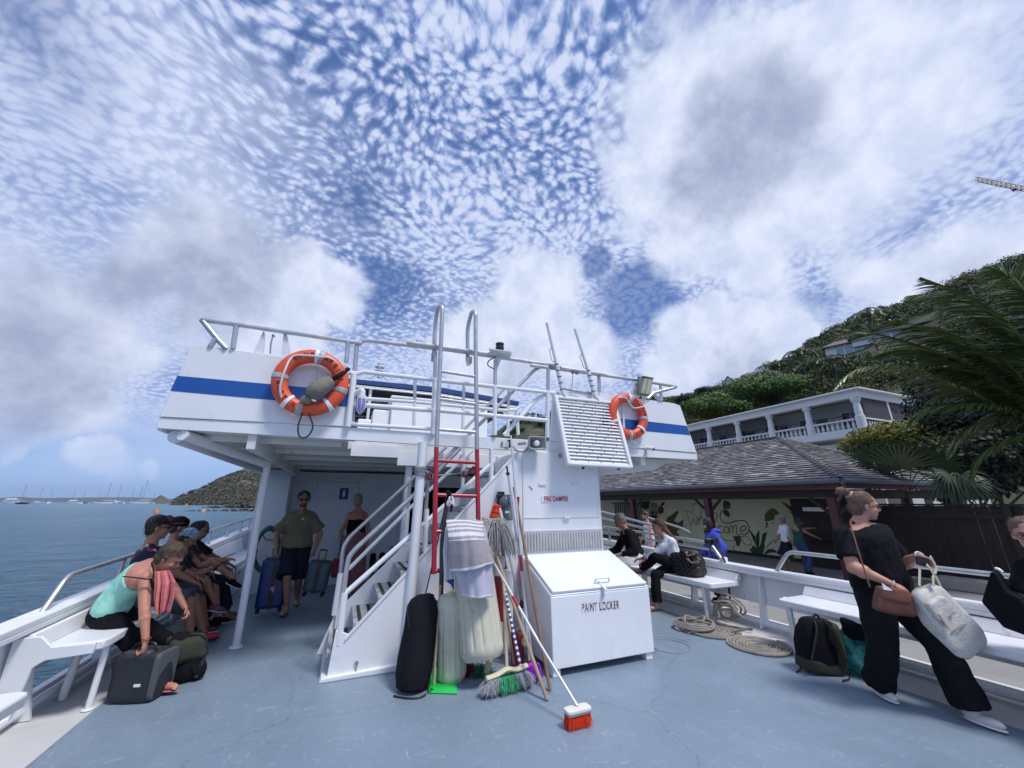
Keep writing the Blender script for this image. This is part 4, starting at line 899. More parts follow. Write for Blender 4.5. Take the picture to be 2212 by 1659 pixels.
# the wood that covers the hill, one mass
A=[[],[],[],[]]
vis=[elev_dir(1420,900)[0],elev_dir(2330,700)[0]]
cnt=0
for i in range(1900):
    a=rng.uniform(vis[0]-.06,vis[1]+.04); r=66+124*(rng.random()**.75)
    if any(abs(a-ca)<cw and cr2-30<r<cr2+5 for ca,cr2,cw in CLEAR): continue
    z=hill_h(a,r); c=(math.sin(a)*r,math.cos(a)*r,z+.8)
    n1_=mn.noise(Vector((c[0],c[1],0))*.035); frac=(r-66)/124
    tint=.36+.28*frac+.40*n1_+rng.normal()*.19
    if r>180: cnt+=1
    w=rng.uniform(1.3,4.2)*(1 if r>90 else .8); big_=rng.random()<.12
    p=crown_arrays(c,(w,w,w*.72 if not big_ else w*1.1),300 if r<130 else 210,.15+.0008*r,min(1,max(0,tint)),7)
    for j in range(4): A[j].append(p[j])
for i in range(330):   # skyline shrubs
    a=rng.uniform(vis[0]-.1,vis[1]+.03); r=rng.uniform(176,196); z=hill_h(a,r); c=(math.sin(a)*r,math.cos(a)*r,z+1.0)
    w=rng.uniform(1.2,2.6); p=crown_arrays(c,(w,w,w*.8),200,.26,min(1,max(0,rng.normal(.66,.16))),7)
    for j in range(4): A[j].append(p[j])
for i in range(120):   # left end of the hill seen through the upper rails
    a=rng.uniform(elev_dir(1090,900)[0],elev_dir(1240,900)[0]); r=rng.uniform(120,192); z=hill_h(a,r); c=(math.sin(a)*r,math.cos(a)*r,z+1.0)
    w=rng.uniform(1.5,2.8); p=crown_arrays(c,(w,w,w*.8),200,.26,min(1,max(0,rng.normal(.3,.12))),7)
    for j in range(4): A[j].append(p[j])
me=quads_mesh('hillside_wood',*[np.concatenate(x) for x in A]); o=link_mesh('hillside_wood',me,HLEAF,smooth=False); tag(o,'dense scrub and low trees covering the hillside behind the hotel','wood',kind='stuff')
# scrub on the headland
A=[[],[],[],[]]
for i in range(2200):
    a=rng.uniform(elev_dir(375,1080)[0],elev_dir(600,1040)[0]); r=rng.uniform(530,905); z=headland_h(a,r); w=rng.uniform(2,4.5)
    p=crown_arrays((math.sin(a)*r,math.cos(a)*r,z+.5),(w,w,w*.40),18,1.2,min(1,max(0,rng.normal(.5,.10))),3)
    for j in range(4): A[j].append(p[j])
me=quads_mesh('headland_scrub',*[np.concatenate(x) for x in A]); o=link_mesh('headland_scrub',me,leaf_material('scrub_leaves',(.035,.046,.022),(.085,.08,.05),(.14,.12,.08)),smooth=False); tag(o,'dry low scrub covering the far headland','scrub',kind='stuff')
TRUNK=M('bark',(.085,.07,.055),.9,var=.3,scale=6,bump=.8,bscale=30)
def tree(label,c,rad,n,leaf,tint,base,mat,clumps=16,name='leafy_tree',group=None,limbs=6,tr=.14,tvar=.12):
    t=thing(name,label,'tree',base,group)
    P=crown_arrays(c,rad,n,leaf,tint,clumps,tvar); P=(P[0]-np.array(base),)+P[1:]
    link_mesh('crown',quads_mesh('crown',*P),mat,t,smooth=False)
    m=MB(); b=Vector(base); cc=Vector(c); top=b.lerp(cc,.75)
    m.tube(bez([b,b.lerp(top,.5)+Vector((.1,.1,0)),top],5),[tr*(1-.06*i) for i in range(11)],8)
    for i in range(limbs):
        an=i*2*math.pi/limbs+.4; e=cc+Vector((math.cos(an)*rad[0]*.7,math.sin(an)*rad[1]*.7,rad[2]*random.uniform(-.1,.6))); s_=b.lerp(top,random.uniform(.55,.98))
        m.tube(bez([s_,s_.lerp(e,.5)+Vector((0,0,.2)),e],4),[tr*.4,tr*.38,tr*.34,tr*.3,tr*.26,tr*.2,tr*.16,tr*.12,tr*.07],6)
    m.build('trunk',TRUNK,t); return t
# ---- quay
QZ=-.5
QM=M('quay_concrete',(.27,.26,.24),.85,var=.15,scale=1.2,bump=.5,bscale=30,col2=(.13,.12,.11),c2=(.55,.8))
m=MB(); m.box((6.35,-60,-6),(47,75,QZ)); m.box((6.35,-60,QZ+.001),(6.75,75,QZ+.10)); tag(m.build('quay',QM),kind='structure')
# ---- pavilion
PX0,PY0,PW,PZ=12.94,6.76,3.95,2.28
pv=thing('pavilion','open waterfront pavilion with grey shingled hip roof and dark red posts','pavilion',(PX0+PW,PY0+12,QZ))
PYE=36; RZ=PZ+PW*.5
def shingle_material():
    m=M('shingles',(.19,.17,.175),.75,var=.1); t,b=tree_of(m)
    at=N(t,'ShaderNodeAttribute'); at.attribute_name='tint'; r=N(t,'ShaderNodeValToRGB'); L(t,at.outputs['Fac'],r.inputs[0]); e=r.color_ramp.elements
    e[0].color=(.03,.028,.03,1); e[1].color=(.46,.46,.46,1); k=e.new(.18); k.color=(.12,.11,.112,1); k=e.new(.5); k.color=(.205,.19,.195,1); k=e.new(.75); k.color=(.30,.29,.295,1)
    L(t,r.outputs[0],b.inputs['Base Color']); return m
SH=shingle_material()
def shingles(name,o,ex,ey,polyfn,rows,cw,label=None):
    "courses of individual overlapping shingles on a roof plane: o origin at the eave, ex along the eave, ey up the slope"
    V=[];T=[]; ex=Vector(ex);ey=Vector(ey); n_=ex.cross(ey).normalized()
    if n_.z<0: n_=-n_
    for i in range(rows):
        v0=i/rows; v1=(i+1.35)/rows; u0,u1=polyfn(v0); x=u0+random.uniform(-.1,0)
        while x<u1:
            w=cw*random.uniform(.6,1.3); xe=min(x+w,u1); xs_=max(x,u0)
            if xe>xs_:
                lift=.042+random.uniform(-.004,.006); 
                a=o+ex*xs_+ey*v0+n_*lift; b=o+ex*(xe-.004)+ey*v0+n_*lift; ve=min(v1,1.0); c=o+ex*(xe-.004)+ey*ve+n_*.004; d=o+ex*xs_+ey*ve+n_*.004
                V.append((a,b,c,d)); V.append((a-n_*.042,b-n_*.042,b,a)); q=random.gauss(.45,.17)+(.32 if random.random()<.09 else 0); T+=[q,0]
            x+=w
    me=bpy.data.meshes.new(name); me.from_pydata([tuple(p) for q in V for p in q],[],[(4*i,4*i+1,4*i+2,4*i+3) for i in range(len(V))])
    at=me.attributes.new('tint','FLOAT','POINT'); at.data.foreach_set('value',np.repeat(np.clip(T,0,1),4).astype(np.float32)); return me
sl_len=math.hypot(PW,RZ-PZ)
def off(me,par):
    w_=wloc(par); 
    for v in me.vertices: v.co-=w_
    return me
Yr=PY0+PW
me=shingles('front_roof',Vector((PX0,PY0,PZ)),(0,1,0),(PW,0,RZ-PZ),lambda v:(v*PW,PYE-PY0),25,.26); link_mesh('roof_slope',off(me,pv),SH,pv,smooth=False)
me=shingles('end_roof',Vector((PX0,PY0,PZ)),(1,0,0),(0,PW,RZ-PZ),lambda v:(v*PW,2*PW-v*PW),25,.26); link_mesh('roof_slope',off(me,pv),SH,pv,smooth=False)
RD=M('roof_underlay',(.05,.045,.045),.9)
m=MB(); m.add([(PX0,PY0,PZ),(PX0,PYE,PZ),(PX0+PW,PYE,RZ),(PX0+PW,Yr,RZ),(PX0+2*PW,PY0,PZ),(PX0+2*PW,PYE,PZ)],[(0,3,2,1),(0,4,3),(4,5,2,3)]); m.build('roof_underlay',RD,pv,smooth=False,solid=.01)
m=MB()
for a,b in (((PX0,PY0,PZ),(PX0+PW,Yr,RZ)),((PX0+2*PW,PY0,PZ),(PX0+PW,Yr,RZ))):
    a=Vector(a);b=Vector(b)
    for i in range(30):
        p=a.lerp(b,i/30); q=a.lerp(b,(i+1.25)/30); s_=(b-a).cross(Vector((0,0,1))).normalized()*.13
        m.prism([p-s_+Vector((0,0,.0)),p+Vector((0,0,.075)),p+s_+Vector((0,0,.0)),p+Vector((0,0,.045))],(q-p)+Vector((0,0,-.03)))
m.build('hip_ridge',M('ridge_tile',(.115,.10,.105),.8,var=.3,scale=9),pv,smooth=False)
m=MB(); m.tube([(PX0+PW,Yr,RZ+.03),(PX0+PW,PYE,RZ+.03)],.05,6); m.build('ridge',RD,pv)
GUT=M('gutter',(.10,.115,.14),.45,metal=.3,var=.12)
m=MB(); m.tube([(PX0-.06,PY0-.02,PZ-.07),(PX0-.06,PYE,PZ-.07)],.075,10); 
y=PY0+.2
while y<PYE: m.revolve([(.08,-.02),(.08,.02)],(PX0-.06,y,PZ-.07),(0,1,0),10); y+=.9
m.build('gutter',GUT,pv)
m=MB(); m.tube([(PX0+.02,PY0-.07,PZ-.07),(PX0+2*PW,PY0-.07,PZ-.07)],.075,10); m.build('gutter',GUT,pv)
m=MB(); m.tube(round_path([(PX0-.02,PY0-.05,PZ-.12),(PX0+.15,PY0-.0,PZ-.25),(PX0+.45,PY0+.4,PZ-.62)],.08),.045,10); m.build('downpipe',GUT,pv)
RW=M('red_wood',(.065,.016,.024),.6,var=.2,scale=3,stretch=(1,1,.3)); DWD=M('dark_wood',(.018,.013,.012),.7,var=.3,scale=3,stretch=(1,1,.2),bump=.4)
m=MB(); m.box((PX0+.1,PY0+.1,PZ-.27),(PX0+.22,PYE,PZ-.10)); m.box((PX0+.2,PY0+.1,PZ-.27),(PX0+2*PW-.1,PY0+.22,PZ-.10)); m.build('eave_board',RW,pv)
m=MB(); m.box((PX0+.45,PY0+.45,PZ-.52),(PX0+.62,PYE,PZ-.28)); m.box((PX0+2*PW-.6,PY0+.45,PZ-.52),(PX0+2*PW-.45,PYE,PZ-.28)); m.box((PX0+.62,PY0+.45,PZ-.52),(PX0+2*PW-.6,PY0+.6,PZ-.28)); m.build('wall_plate',DWD,pv)
for i,y in enumerate([7.34,11.79,16.3,20.8,25.3]):
    for X_,mt in ((PX0+.5,RW),(PX0+2*PW-.55,DWD)):
        m=MB(); m.box((X_-.11,y-.11,QZ),(X_+.11,y+.11,PZ-.5)); m.build('post',mt,pv,bevel=.01)
    m=MB(); m.rod((PX0+.5,y,PZ-1.1),(PX0+.5,y+.7,PZ-.45),.06,6); m.rod((PX0+.5,y,PZ-1.1),(PX0+.5,y-.7,PZ-.45),.06,6); m.rod((PX0+.5,y,PZ-.4),(PX0+2*PW-.5,y,PZ-.4),.09,6); m.build('knee_brace',DWD,pv)
# ---- mural wall
MX=15.9; my0=gx(1730,1085,MX).y; my1=25.0; mzt=gx(1500,1079,MX).z
mu=thing('mural_wall','pale green wall with painted welcome mural of plants, turtle and skull','wall',(MX,(my0+my1)/2,QZ))
MG=M('mural_green',(.62,.64,.44),.85,var=.07,scale=1.2)
m=MB(); m.box((MX,my0,QZ),(MX+.15,my1,mzt)); m.build('wall_panel',MG,mu)
m=MB(); m.box((MX-.02,my0-.02,QZ),(MX+.0-.001,my1,QZ+.12)); m.build('wall_base',DWD,mu)
def mp_(x,y): p=gx(x,y,MX); return Vector((MX-.004,p.y,p.z))
def paint(name,polys,col,d=0.0,rough=.8):
    m=MB()
    for pl in polys:
        m.prism([mp_(*p)-Vector((d,0,0)) for p in pl],(-.003,0,0))
    return m.build(name,M('mural_'+name,col,rough,var=.18,scale=6),mu,smooth=False)
def stroke(name,lines,w,col,d=0.002):
    m=MB()
    for ln in lines:
        P=bez([mp_(*p)-Vector((d,0,0)) for p in ln],5); L_=[]
        for i,p in enumerate(P):
            a=P[max(0,i-1)];b=P[min(len(P)-1,i+1)]; t_=(b-a).normalized(); s_=Vector((0,-t_.z,t_.y))*w/2; L_.append((p+s_,p-s_))
        for i in range(len(L_)-1): m.add([L_[i][0],L_[i][1],L_[i+1][1],L_[i+1][0]],[(0,1,2,3)])
    return m.build(name,M('mural_'+name,col,.8,var=.15,scale=6),mu,smooth=False)
rm=cr(2750,1850,.2712); lm=cr(2350,1850,.2411)
def RM(*pts): return [rm(*p) for p in pts]
def LM(*pts): return [lm(*p) for p in pts]
OL=(.22,.19,.03)
stroke('lettering',[RM((215,860),(205,780),(215,650),(245,625),(275,660),(260,730),(215,790),(210,880),(240,905),(275,880)),
  RM((345,830),(310,810),(285,860),(300,905),(345,910),(365,880)), RM((400,820),(375,860),(390,915),(430,905),(435,850),(405,820)),
  RM((450,930),(460,820),(490,810),(500,860),(500,920)), RM((500,860),(530,810),(560,820),(555,930),(600,940),(605,980)),
  LM((1660,900),(1700,770),(1740,850),(1760,1000)), LM((1500,760),(1540,900),(1580,800),(1620,900),(1650,770))],.05,OL)
stroke('letter_e',[RM((630,890),(680,870),(690,830),(650,815),(615,860),(625,925),(680,940),(725,900),(735,830),(690,750),(620,735),(520,750),(440,775),(370,760),(320,700),(325,620),(370,580))],.045,(.035,.055,.022))
stroke('vine',[RM((325,940),(350,1000),(440,1030),(520,1015),(600,985),(640,965),(700,970),(760,1020),(765,1075),(710,1095),(650,1050),(630,980)),LM((1580,680),(1570,600),(1610,550),(1680,580),(1710,680),(1680,790),(1640,830)),RM((980,1140),(1050,1060),(1170,1000)),RM((530,1100),(500,1130),(545,1180),(560,1225),(510,1190))],.028,(.05,.07,.035))
paint('leaf',[RM((880,1360),(760,1180),(735,1180),(790,1110),(760,1080),(850,1130),(790,1000),(730,850),(830,970),(840,1090),(835,950),(885,860),(890,1000),(880,1130),(910,1060),(930,930),(1005,895),(985,960),(960,1060),(965,1120),(930,1250),(1010,1150),(1090,1150),(1160,1200),(1060,1200),(980,1220),(950,1290),(945,1365))],(.028,.060,.022))
paint('banana_leaf',[LM((1150,780),(1230,730),(1300,670),(1340,680),(1300,770),(1260,830),(1330,870),(1420,800),(1400,950),(1300,1000),(1400,1150),(1450,1320),(1310,1320),(1250,1180),(1180,1050),(1120,900)),LM((740,520),(870,500),(850,640),(770,640),(720,600))],(.075,.095,.020))
paint('palm_frond',[RM((1460,690),(1180,450),(1300,510),(1400,600)),RM((1440,700),(1290,590),(1420,640)),RM((1420,720),(1330,570),(1240,470),(1370,560),(1470,640)),RM((170,545),(190,490),(215,470),(200,540),(250,480),(205,550),(260,500),(210,555))],(.10,.115,.03))
paint('turtle',[RM((965,750),(965,650),(1010,590),(1070,550),(1130,580),(1190,640),(1110,660),(1100,720),(1040,740)),RM((985,755),(1010,760),(1000,840),(975,840)),RM((1060,750),(1110,790),(1080,780))],(.12,.105,.055))
paint('conch',[RM((365,445),(420,450),(475,500),(460,560),(380,580),(355,540))],(.10,.11,.02)); paint('conch_top',[RM((365,445),(420,450),(475,500),(365,530))],(.02,.04,.05),.004)
paint('skull',[LM((870,640),(990,640),(1000,740),(975,800),(930,740),(890,800),(865,720)),LM((880,540),(990,540),(1000,630),(870,630))],(.25,.25,.19),.001)
paint('skull_dark',[LM((890,690),(920,680),(930,720),(900,720)),LM((955,690),(985,690),(985,720),(960,720)),LM((860,760),(930,740),(1000,760),(980,810),(870,810))],(.015,.02,.015),.005)
paint('parrot',[LM((1000,620),(1060,550),(1100,540),(1070,600),(1090,640),(1040,740),(1000,700))],(.16,.045,.025),.002); paint('parrot_dark',[LM((1070,540),(1110,515),(1100,580),(1060,570)),LM((1050,620),(1105,630),(1085,670),(1110,690),(1060,710))],(.012,.012,.012),.006)
paint('monkey',[RM((370,580),(430,590),(460,640),(450,690),(400,670),(360,630)),RM((500,960),(600,960),(620,1010),(600,1100),(560,1110),(540,1040))],(.05,.05,.03),.001)
paint('branch',[RM((1290,850),(1320,880),(1220,1000),(1300,1040),(1330,1100),(1400,1190),(1380,1300),(1340,1260),(1290,1110),(1180,1010))],(.14,.085,.045),.001)
paint('brick_patch',[RM((1025,1235),(1160,1250),(1180,1390),(1035,1375))],(.15,.075,.05),.001)
stroke('sketch',[LM((1400,700),(1430,660),(1480,720),(1460,800),(1410,740)),LM((1450,680),(1540,690),(1620,760),(1660,850)),LM((1420,800),(1410,930),(1480,900),(1540,950),(1520,1040),(1440,1000))],.022,(.10,.10,.07))
# ---- dark timber fence
fx=15.62; 
fc=thing('timber_fence','tall dark brown vertical board fence behind the quay','fence',(fx,3,QZ))
m=MB(); y=my0-.35; k=0
while y>-14:
    m.box((fx-.015*(k%2),y-.135,QZ+.05),(fx+.03,y-.006,1.52+.004*(k%3))); y-=.14; k+=1
m.build('boards',M('fence_wood',(.020,.015,.013),.8,var=.35,scale=2.5,stretch=(1,1,.15),bump=.5),fc)
m=MB(); m.box((fx-.07,my0-.3,1.53),(fx+.07,-14,1.58)); m.box((fx-.05,my0-.3,1.2),(fx-.017,-14,1.32)); m.build('top_rail',DWD,fc)
for y in (4.6,1.5): m=MB(); m.box((fx-.12,y-.07,QZ),(fx-.03,y+.07,1.56)); m.build('fence_post',DWD,fc)
m=MB(); m.box((14.4,-10,QZ+.001),(14.9,6,QZ+.28)); tag(m.build('concrete_kerb',QM,bevel=.03),'low concrete kerb in front of the dark timber fence','kerb')
# dark service counter behind the right post
ct=thing('ticket_booth','dark timber booth between the mural wall and the red post','booth',(14.6,8.2,QZ))
m=MB(); m.box((15.2,7.4,QZ),(15.8,my0-.05,1.75)); m.build('booth_wall',DWD,ct); m=MB(); m.box((15.17,8.4,1.32),(15.199,9.3,1.45)); m.build('notice',WHITE2,ct)
m=MB(); m.box((14.75,7.5,.45),(15.2,9.4,.5)); m.build('counter',DWD,ct)
m=MB(); m.box((17.0,11.0,QZ),(22,34,3.2)); tag(m.build('back_building',M('back_wall',(.42,.44,.45),.7)),'pale building wall seen in slits between pavilion and mural','building')
m=MB(); 
for i in range(14): m.box((13.5,14.2+i*.17,QZ+.1),(13.54,14.28+i*.17,1.6))
m.box((13.48,14.1,1.55),(13.56,16.7,1.62)); m.box((13.48,14.1,QZ+.05),(13.56,16.7,QZ+.12))
m.v=[(v[0]+1.5,v[1]+3.4,v[2]) for v in m.v]
tag(m.build('bar_gate',M('gate_metal',(.05,.05,.055),.5)),'dark metal bar gate left of the mural','gate')
# gangway seen through the rail
gw=thing('gangway','pair of alu pipe rails of a gangway beyond the right bulwark','gangway',(6.2,9,0))
for a,b in (((1299,1105),(1440,1143)),((1299,1119),(1400,1143))):
    m=MB(); m.rod(gx(*a,6.3),gx(*b,6.3),.028); m.build('hand_rail',ALU,gw)
m=MB(); m.tube(round_path([gx(1400,1118,6.25),gx(1470,1140,6.25),gx(1490,1150,6.25)],.1),.022); m.rod(gx(1418,1140,6.25),gx(1440,1200,6.25),.02); m.build('hand_rail',ALU,gw)
# ---- hotel
HX,HY=31.03,13.97
def hz_(x,y): return gy(x,y,HY).z
zr_=hz_(1848,838); zb=hz_(1852,856); zbt=hz_(1861,899); zfl=hz_(1861,922); zs_=hz_(1865,938)
ht=thing('hotel','long white hotel with arcaded balcony and white balustrade','hotel',(HX+6,HY+20,QZ))
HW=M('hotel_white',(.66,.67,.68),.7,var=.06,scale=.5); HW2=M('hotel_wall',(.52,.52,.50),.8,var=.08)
Ye=62
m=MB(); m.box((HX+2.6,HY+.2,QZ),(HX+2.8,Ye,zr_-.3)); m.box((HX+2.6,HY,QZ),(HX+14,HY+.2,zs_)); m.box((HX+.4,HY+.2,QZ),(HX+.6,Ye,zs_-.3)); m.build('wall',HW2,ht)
m=MB(); m.box((HX-.1,HY-.1,zs_),(HX+14,Ye,zfl-.02)); m.build('balcony_slab',HW,ht,bevel=.03)
m=MB(); m.box((HX-.02,HY-.02,zb),(HX+.5,Ye,zr_-.12)); m.box((HX+.5,HY-.02,zb),(HX+14,HY+.4,zr_-.12)); m.build('beam',HW,ht)
m=MB(); m.box((HX-.3,HY-.3,zr_-.12),(HX+14,Ye,zr_)); m.build('cornice',HW,ht,bevel=.03)
m=MB(); m.prism([(HX-.1,HY+1,zr_+.001),(HX+7,HY+1,zr_+.5),(HX+14,HY+1,zr_+.001)],(0,Ye-HY-1,0)); m.build('roof',M('roof_red',(.28,.08,.05),.8,var=.15),ht)
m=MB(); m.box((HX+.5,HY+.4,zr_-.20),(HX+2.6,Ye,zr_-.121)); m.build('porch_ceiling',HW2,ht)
cols=[gx(x,y,HX).y for x,y in ((1857,852),(1736,876),(1655,890),(1586,904),(1525,919))]; cols[0]=HY+.3
st_=cols[4]-cols[3]
while cols[-1]<Ye-3: cols.append(cols[-1]+5.2)
BLD=M('awning_dark',(.055,.05,.06),.8); WIN=M('window_dark',(.03,.04,.05),.15,var=.1)
for i,y in enumerate(cols):
    c=MB(); c.revolve([(.28,zfl),(.28,zbt+.12),(.22,zbt+.15),(.22,zb-.9),(.18,zb-.34),(.22,zb-.28),(.28,zb-.20),(.30,zb)],(HX+.25,y,0),n=14); c.build('column',HW,ht)
    if i<len(cols)-1:
        y2=cols[i+1]
        m=MB(); m.box((HX+.1,y+.3,zbt-.10),(HX+.4,y2-.3,zbt)); m.box((HX+.1,y+.3,zfl),(HX+.4,y2-.3,zfl+.10)); nb=int((y2-y-.6)/.30)
        for k in range(nb):
            yy=y+.3+(k+.5)*(y2-y-.6)/nb; h=zbt-.1-zfl-.1; z=zfl+.1
            m.revolve([(.05,z),(.055,z+.06*h),(.11,z+.3*h),(.045,z+.8*h),(.06,z+.93*h),(.06,z+h)],(HX+.25,yy,0),n=7)
        m.build('balustrade',HW,ht)
        m=MB(); m.rod((HX+.25,y+.3,zbt+.28),(HX+.25,y2-.3,zbt+.28),.035,6); 
        for k in range(3): yy=y+.3+(k+.5)*(y2-y-.6)/3; m.rod((HX+.25,yy,zbt),(HX+.25,yy,zbt+.28),.03,5)
        m.build('hand_rail',BLD,ht)
        if i>1:
            m=MB(); m.box((HX+.44,y+.3,zb-.62),(HX+.47,y2-.3,zb)); m.build('awning',BLD,ht)
        ym=(y+y2)/2
        wn=MB(); wn.box((HX+2.54,ym-.55,zfl+.1),(HX+2.599,ym+.55,zb-.5)); w_=wn.build('window',WIN,ht)
        f=MB(); 
        for yy in (ym-.62,ym-.03,ym+.56): f.box((HX+2.50,yy,zfl+.05),(HX+2.539,yy+.06,zb-.44))
        f.box((HX+2.50,ym-.56,zb-.5),(HX+2.539,ym+.56,zb-.44)); f.build('window_frame',HW,w_)
        wn=MB(); wn.box((HX+2.54,ym+1.6,zfl+.1),(HX+2.599,ym+2.3,zb-.6)); wn.build('door',M('door_brown',(.10,.085,.075),.6),ht)
for k in range(4):
    x0=HX+.6+k*3.2; m=MB(); m.box((x0,HY+.1,zfl+.35),(x0+2.9,HY+.13,zb)); m.build('screen_blind',BLD,ht); c=MB(); c.box((x0+2.93,HY+.05,zfl),(x0+3.1,HY+.22,zb)); c.build('corner_post',HW,ht)
m=MB(); m.box((HX+.5,HY+.05,zbt-.10),(HX+13,HY+.3,zbt)); 
for k in range(40): m.revolve([(.05,zfl),(.055,zfl+.1),(.11,zfl+.3),(.045,zfl+.75),(.06,zbt-.1)],(HX+.8+k*.3,HY+.17,0),n=6)
m.build('balustrade',HW,ht)
for y in (20,27): wn=MB(); wn.box((HX+.34,y,zs_-2.6),(HX+.395,y+.9,zs_-.7)); wn.build('window',WIN,ht)
for x in (HX+4.5,): wn=MB(); wn.box((x,HY-.06,1.0),(x+.9,HY-.001,zs_-.6)); wn.build('window',WIN,ht)
# ---- houses on the hill
def villa(label,x,y,r,w,h,wall,roof,kind,rz=0):
    p=gd(x,y,r); t=thing('villa',label,'house',(p.x,p.y,p.z-h)); d=Vector((p.x,p.y,0)).normalized(); s_=Vector((d.y,-d.x,0))
    if kind=='gable':
        o=Vector(t.location)+Vector((0,0,0)); m=MB(); m.prism([o-s_*w/2,o+s_*w/2,o+s_*w/2+Vector((0,0,h*.55)),o+Vector((0,0,h)),o-s_*w/2+Vector((0,0,h*.55))],d*6); m.build('wall',wall,t)
        m=MB()
        for sg in (-1,1):
            e=o+s_*sg*w*.62+Vector((0,0,h*.42)); tp_=o+Vector((0,0,h*1.05)); m.prism([e-d*.5,tp_-d*.5,tp_-d*.5+Vector((0,0,.25)),e-d*.5+Vector((0,0,.25))],d*7)
        m.build('roof',roof,t)
    else:
        o=Vector(t.location); m=MB(); m.prism([o-s_*w/2,o+s_*w/2,o+s_*w/2+Vector((0,0,h)),o-s_*w/2+Vector((0,0,h))],d*7); m.build('wall',wall,t)
        m=MB(); m.prism([o-s_*(w/2+.8)-d*1+Vector((0,0,h)),o+s_*(w/2+.6)-d*1+Vector((0,0,h)),o+s_*w*.28+d*4+Vector((0,0,h*1.75)),o-s_*w*.28+d*4+Vector((0,0,h*1.75))],Vector((0,0,.3))); m.prism([o-s_*(w/2+.8)-d*1+Vector((0,0,h)),o-s_*w*.28+d*4+Vector((0,0,h*1.75)),o+d*9-s_*w/2+Vector((0,0,h))],(0,0,.3)); m.build('roof',roof,t)
        n=5
        for k in range(n):
            a=o+s_*(-w*.3+k*w*.75/n)-d*.06+Vector((0,0,h*.15)); g_=MB(); g_.prism([a,a+s_*w*.6/n,a+s_*w*.6/n+Vector((0,0,h*.65)),a+Vector((0,0,h*.65))],d*.04); g_.build('window',M('villa_glass',(.25,.36,.38),.1),t)
    return t
SHR=M('villa_roof',(.14,.13,.13),.8,var=.1)
VL=[('white villa with grey hip roof and glass doors high on the hillside',HW,SHR,'hip'),('long white terrace house right of the glass fronted villa',HW,SHR,'hip'),('small white gabled house among grey roofs low on the hill',HW,SHR,'gable'),('grey roofed house behind the small white gabled house',HW2,SHR,'hip'),('house with grey roof at the left foot of the hill',HW2,SHR,'hip')]
for (x,y,w,h),(ca,cr2,cw),(lab,wm_,rm_,kd_) in zip(VILLAS,CLEAR,VL): villa(lab,x,y-h*F_PX/cr2*.55,cr2-3,w,h,wm_,rm_,kd_)
villa('white house with orange red roof behind the coconut fronds',2098,812,62,3.2,2.6,HW,M('roof_orange',(.30,.07,.04),.8,var=.2),'hip')
# ---- trees in front of the hotel
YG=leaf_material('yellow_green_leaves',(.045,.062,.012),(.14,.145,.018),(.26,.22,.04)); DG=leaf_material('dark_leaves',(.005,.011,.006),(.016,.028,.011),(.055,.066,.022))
tree('yellow green feathery tree in front of the hotel corner',gd(1925,960,29),(2.6,2.6,1.3),17000,.10,.50,(gd(1925,1000,29).x,gd(1925,1000,29).y,QZ),YG,34)
tree('lower olive green tree right of the yellow green tree',gd(2050,978,29),(3.0,3.0,1.4),15000,.09,.34,(gd(2040,1000,29).x,gd(2040,1000,29).y,QZ),YG,28)
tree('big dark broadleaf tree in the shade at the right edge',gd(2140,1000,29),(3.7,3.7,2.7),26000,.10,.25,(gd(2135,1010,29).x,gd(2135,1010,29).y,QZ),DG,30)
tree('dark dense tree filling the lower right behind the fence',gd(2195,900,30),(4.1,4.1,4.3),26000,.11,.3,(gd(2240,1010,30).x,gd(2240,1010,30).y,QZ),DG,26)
tree('bright green rounded tree below the gabled house',gd(1640,850,95),(9,9,4.2),20000,.24,.42,(gd(1640,880,95).x,gd(1640,880,95).y,5),leaf_material('bright_leaves',(.03,.07,.015),(.075,.14,.028),(.12,.17,.05)),24)
tree('bright green tree beside the right wing of the ferry',gd(1530,885,70),(6,6,2.9),14000,.2,.45,(gd(1530,900,70).x,gd(1530,900,70).y,3),bpy.data.materials['bright_leaves'],20)
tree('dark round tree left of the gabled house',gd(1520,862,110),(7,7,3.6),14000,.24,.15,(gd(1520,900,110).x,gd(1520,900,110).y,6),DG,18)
tree('dark shaded shrub behind the pavilion roof end',gd(2110,1050,27),(3.0,2,1.4),5000,.13,.2,(gd(2110,1085,27).x,gd(2110,1085,27).y,QZ),DG,16,name='shrub')
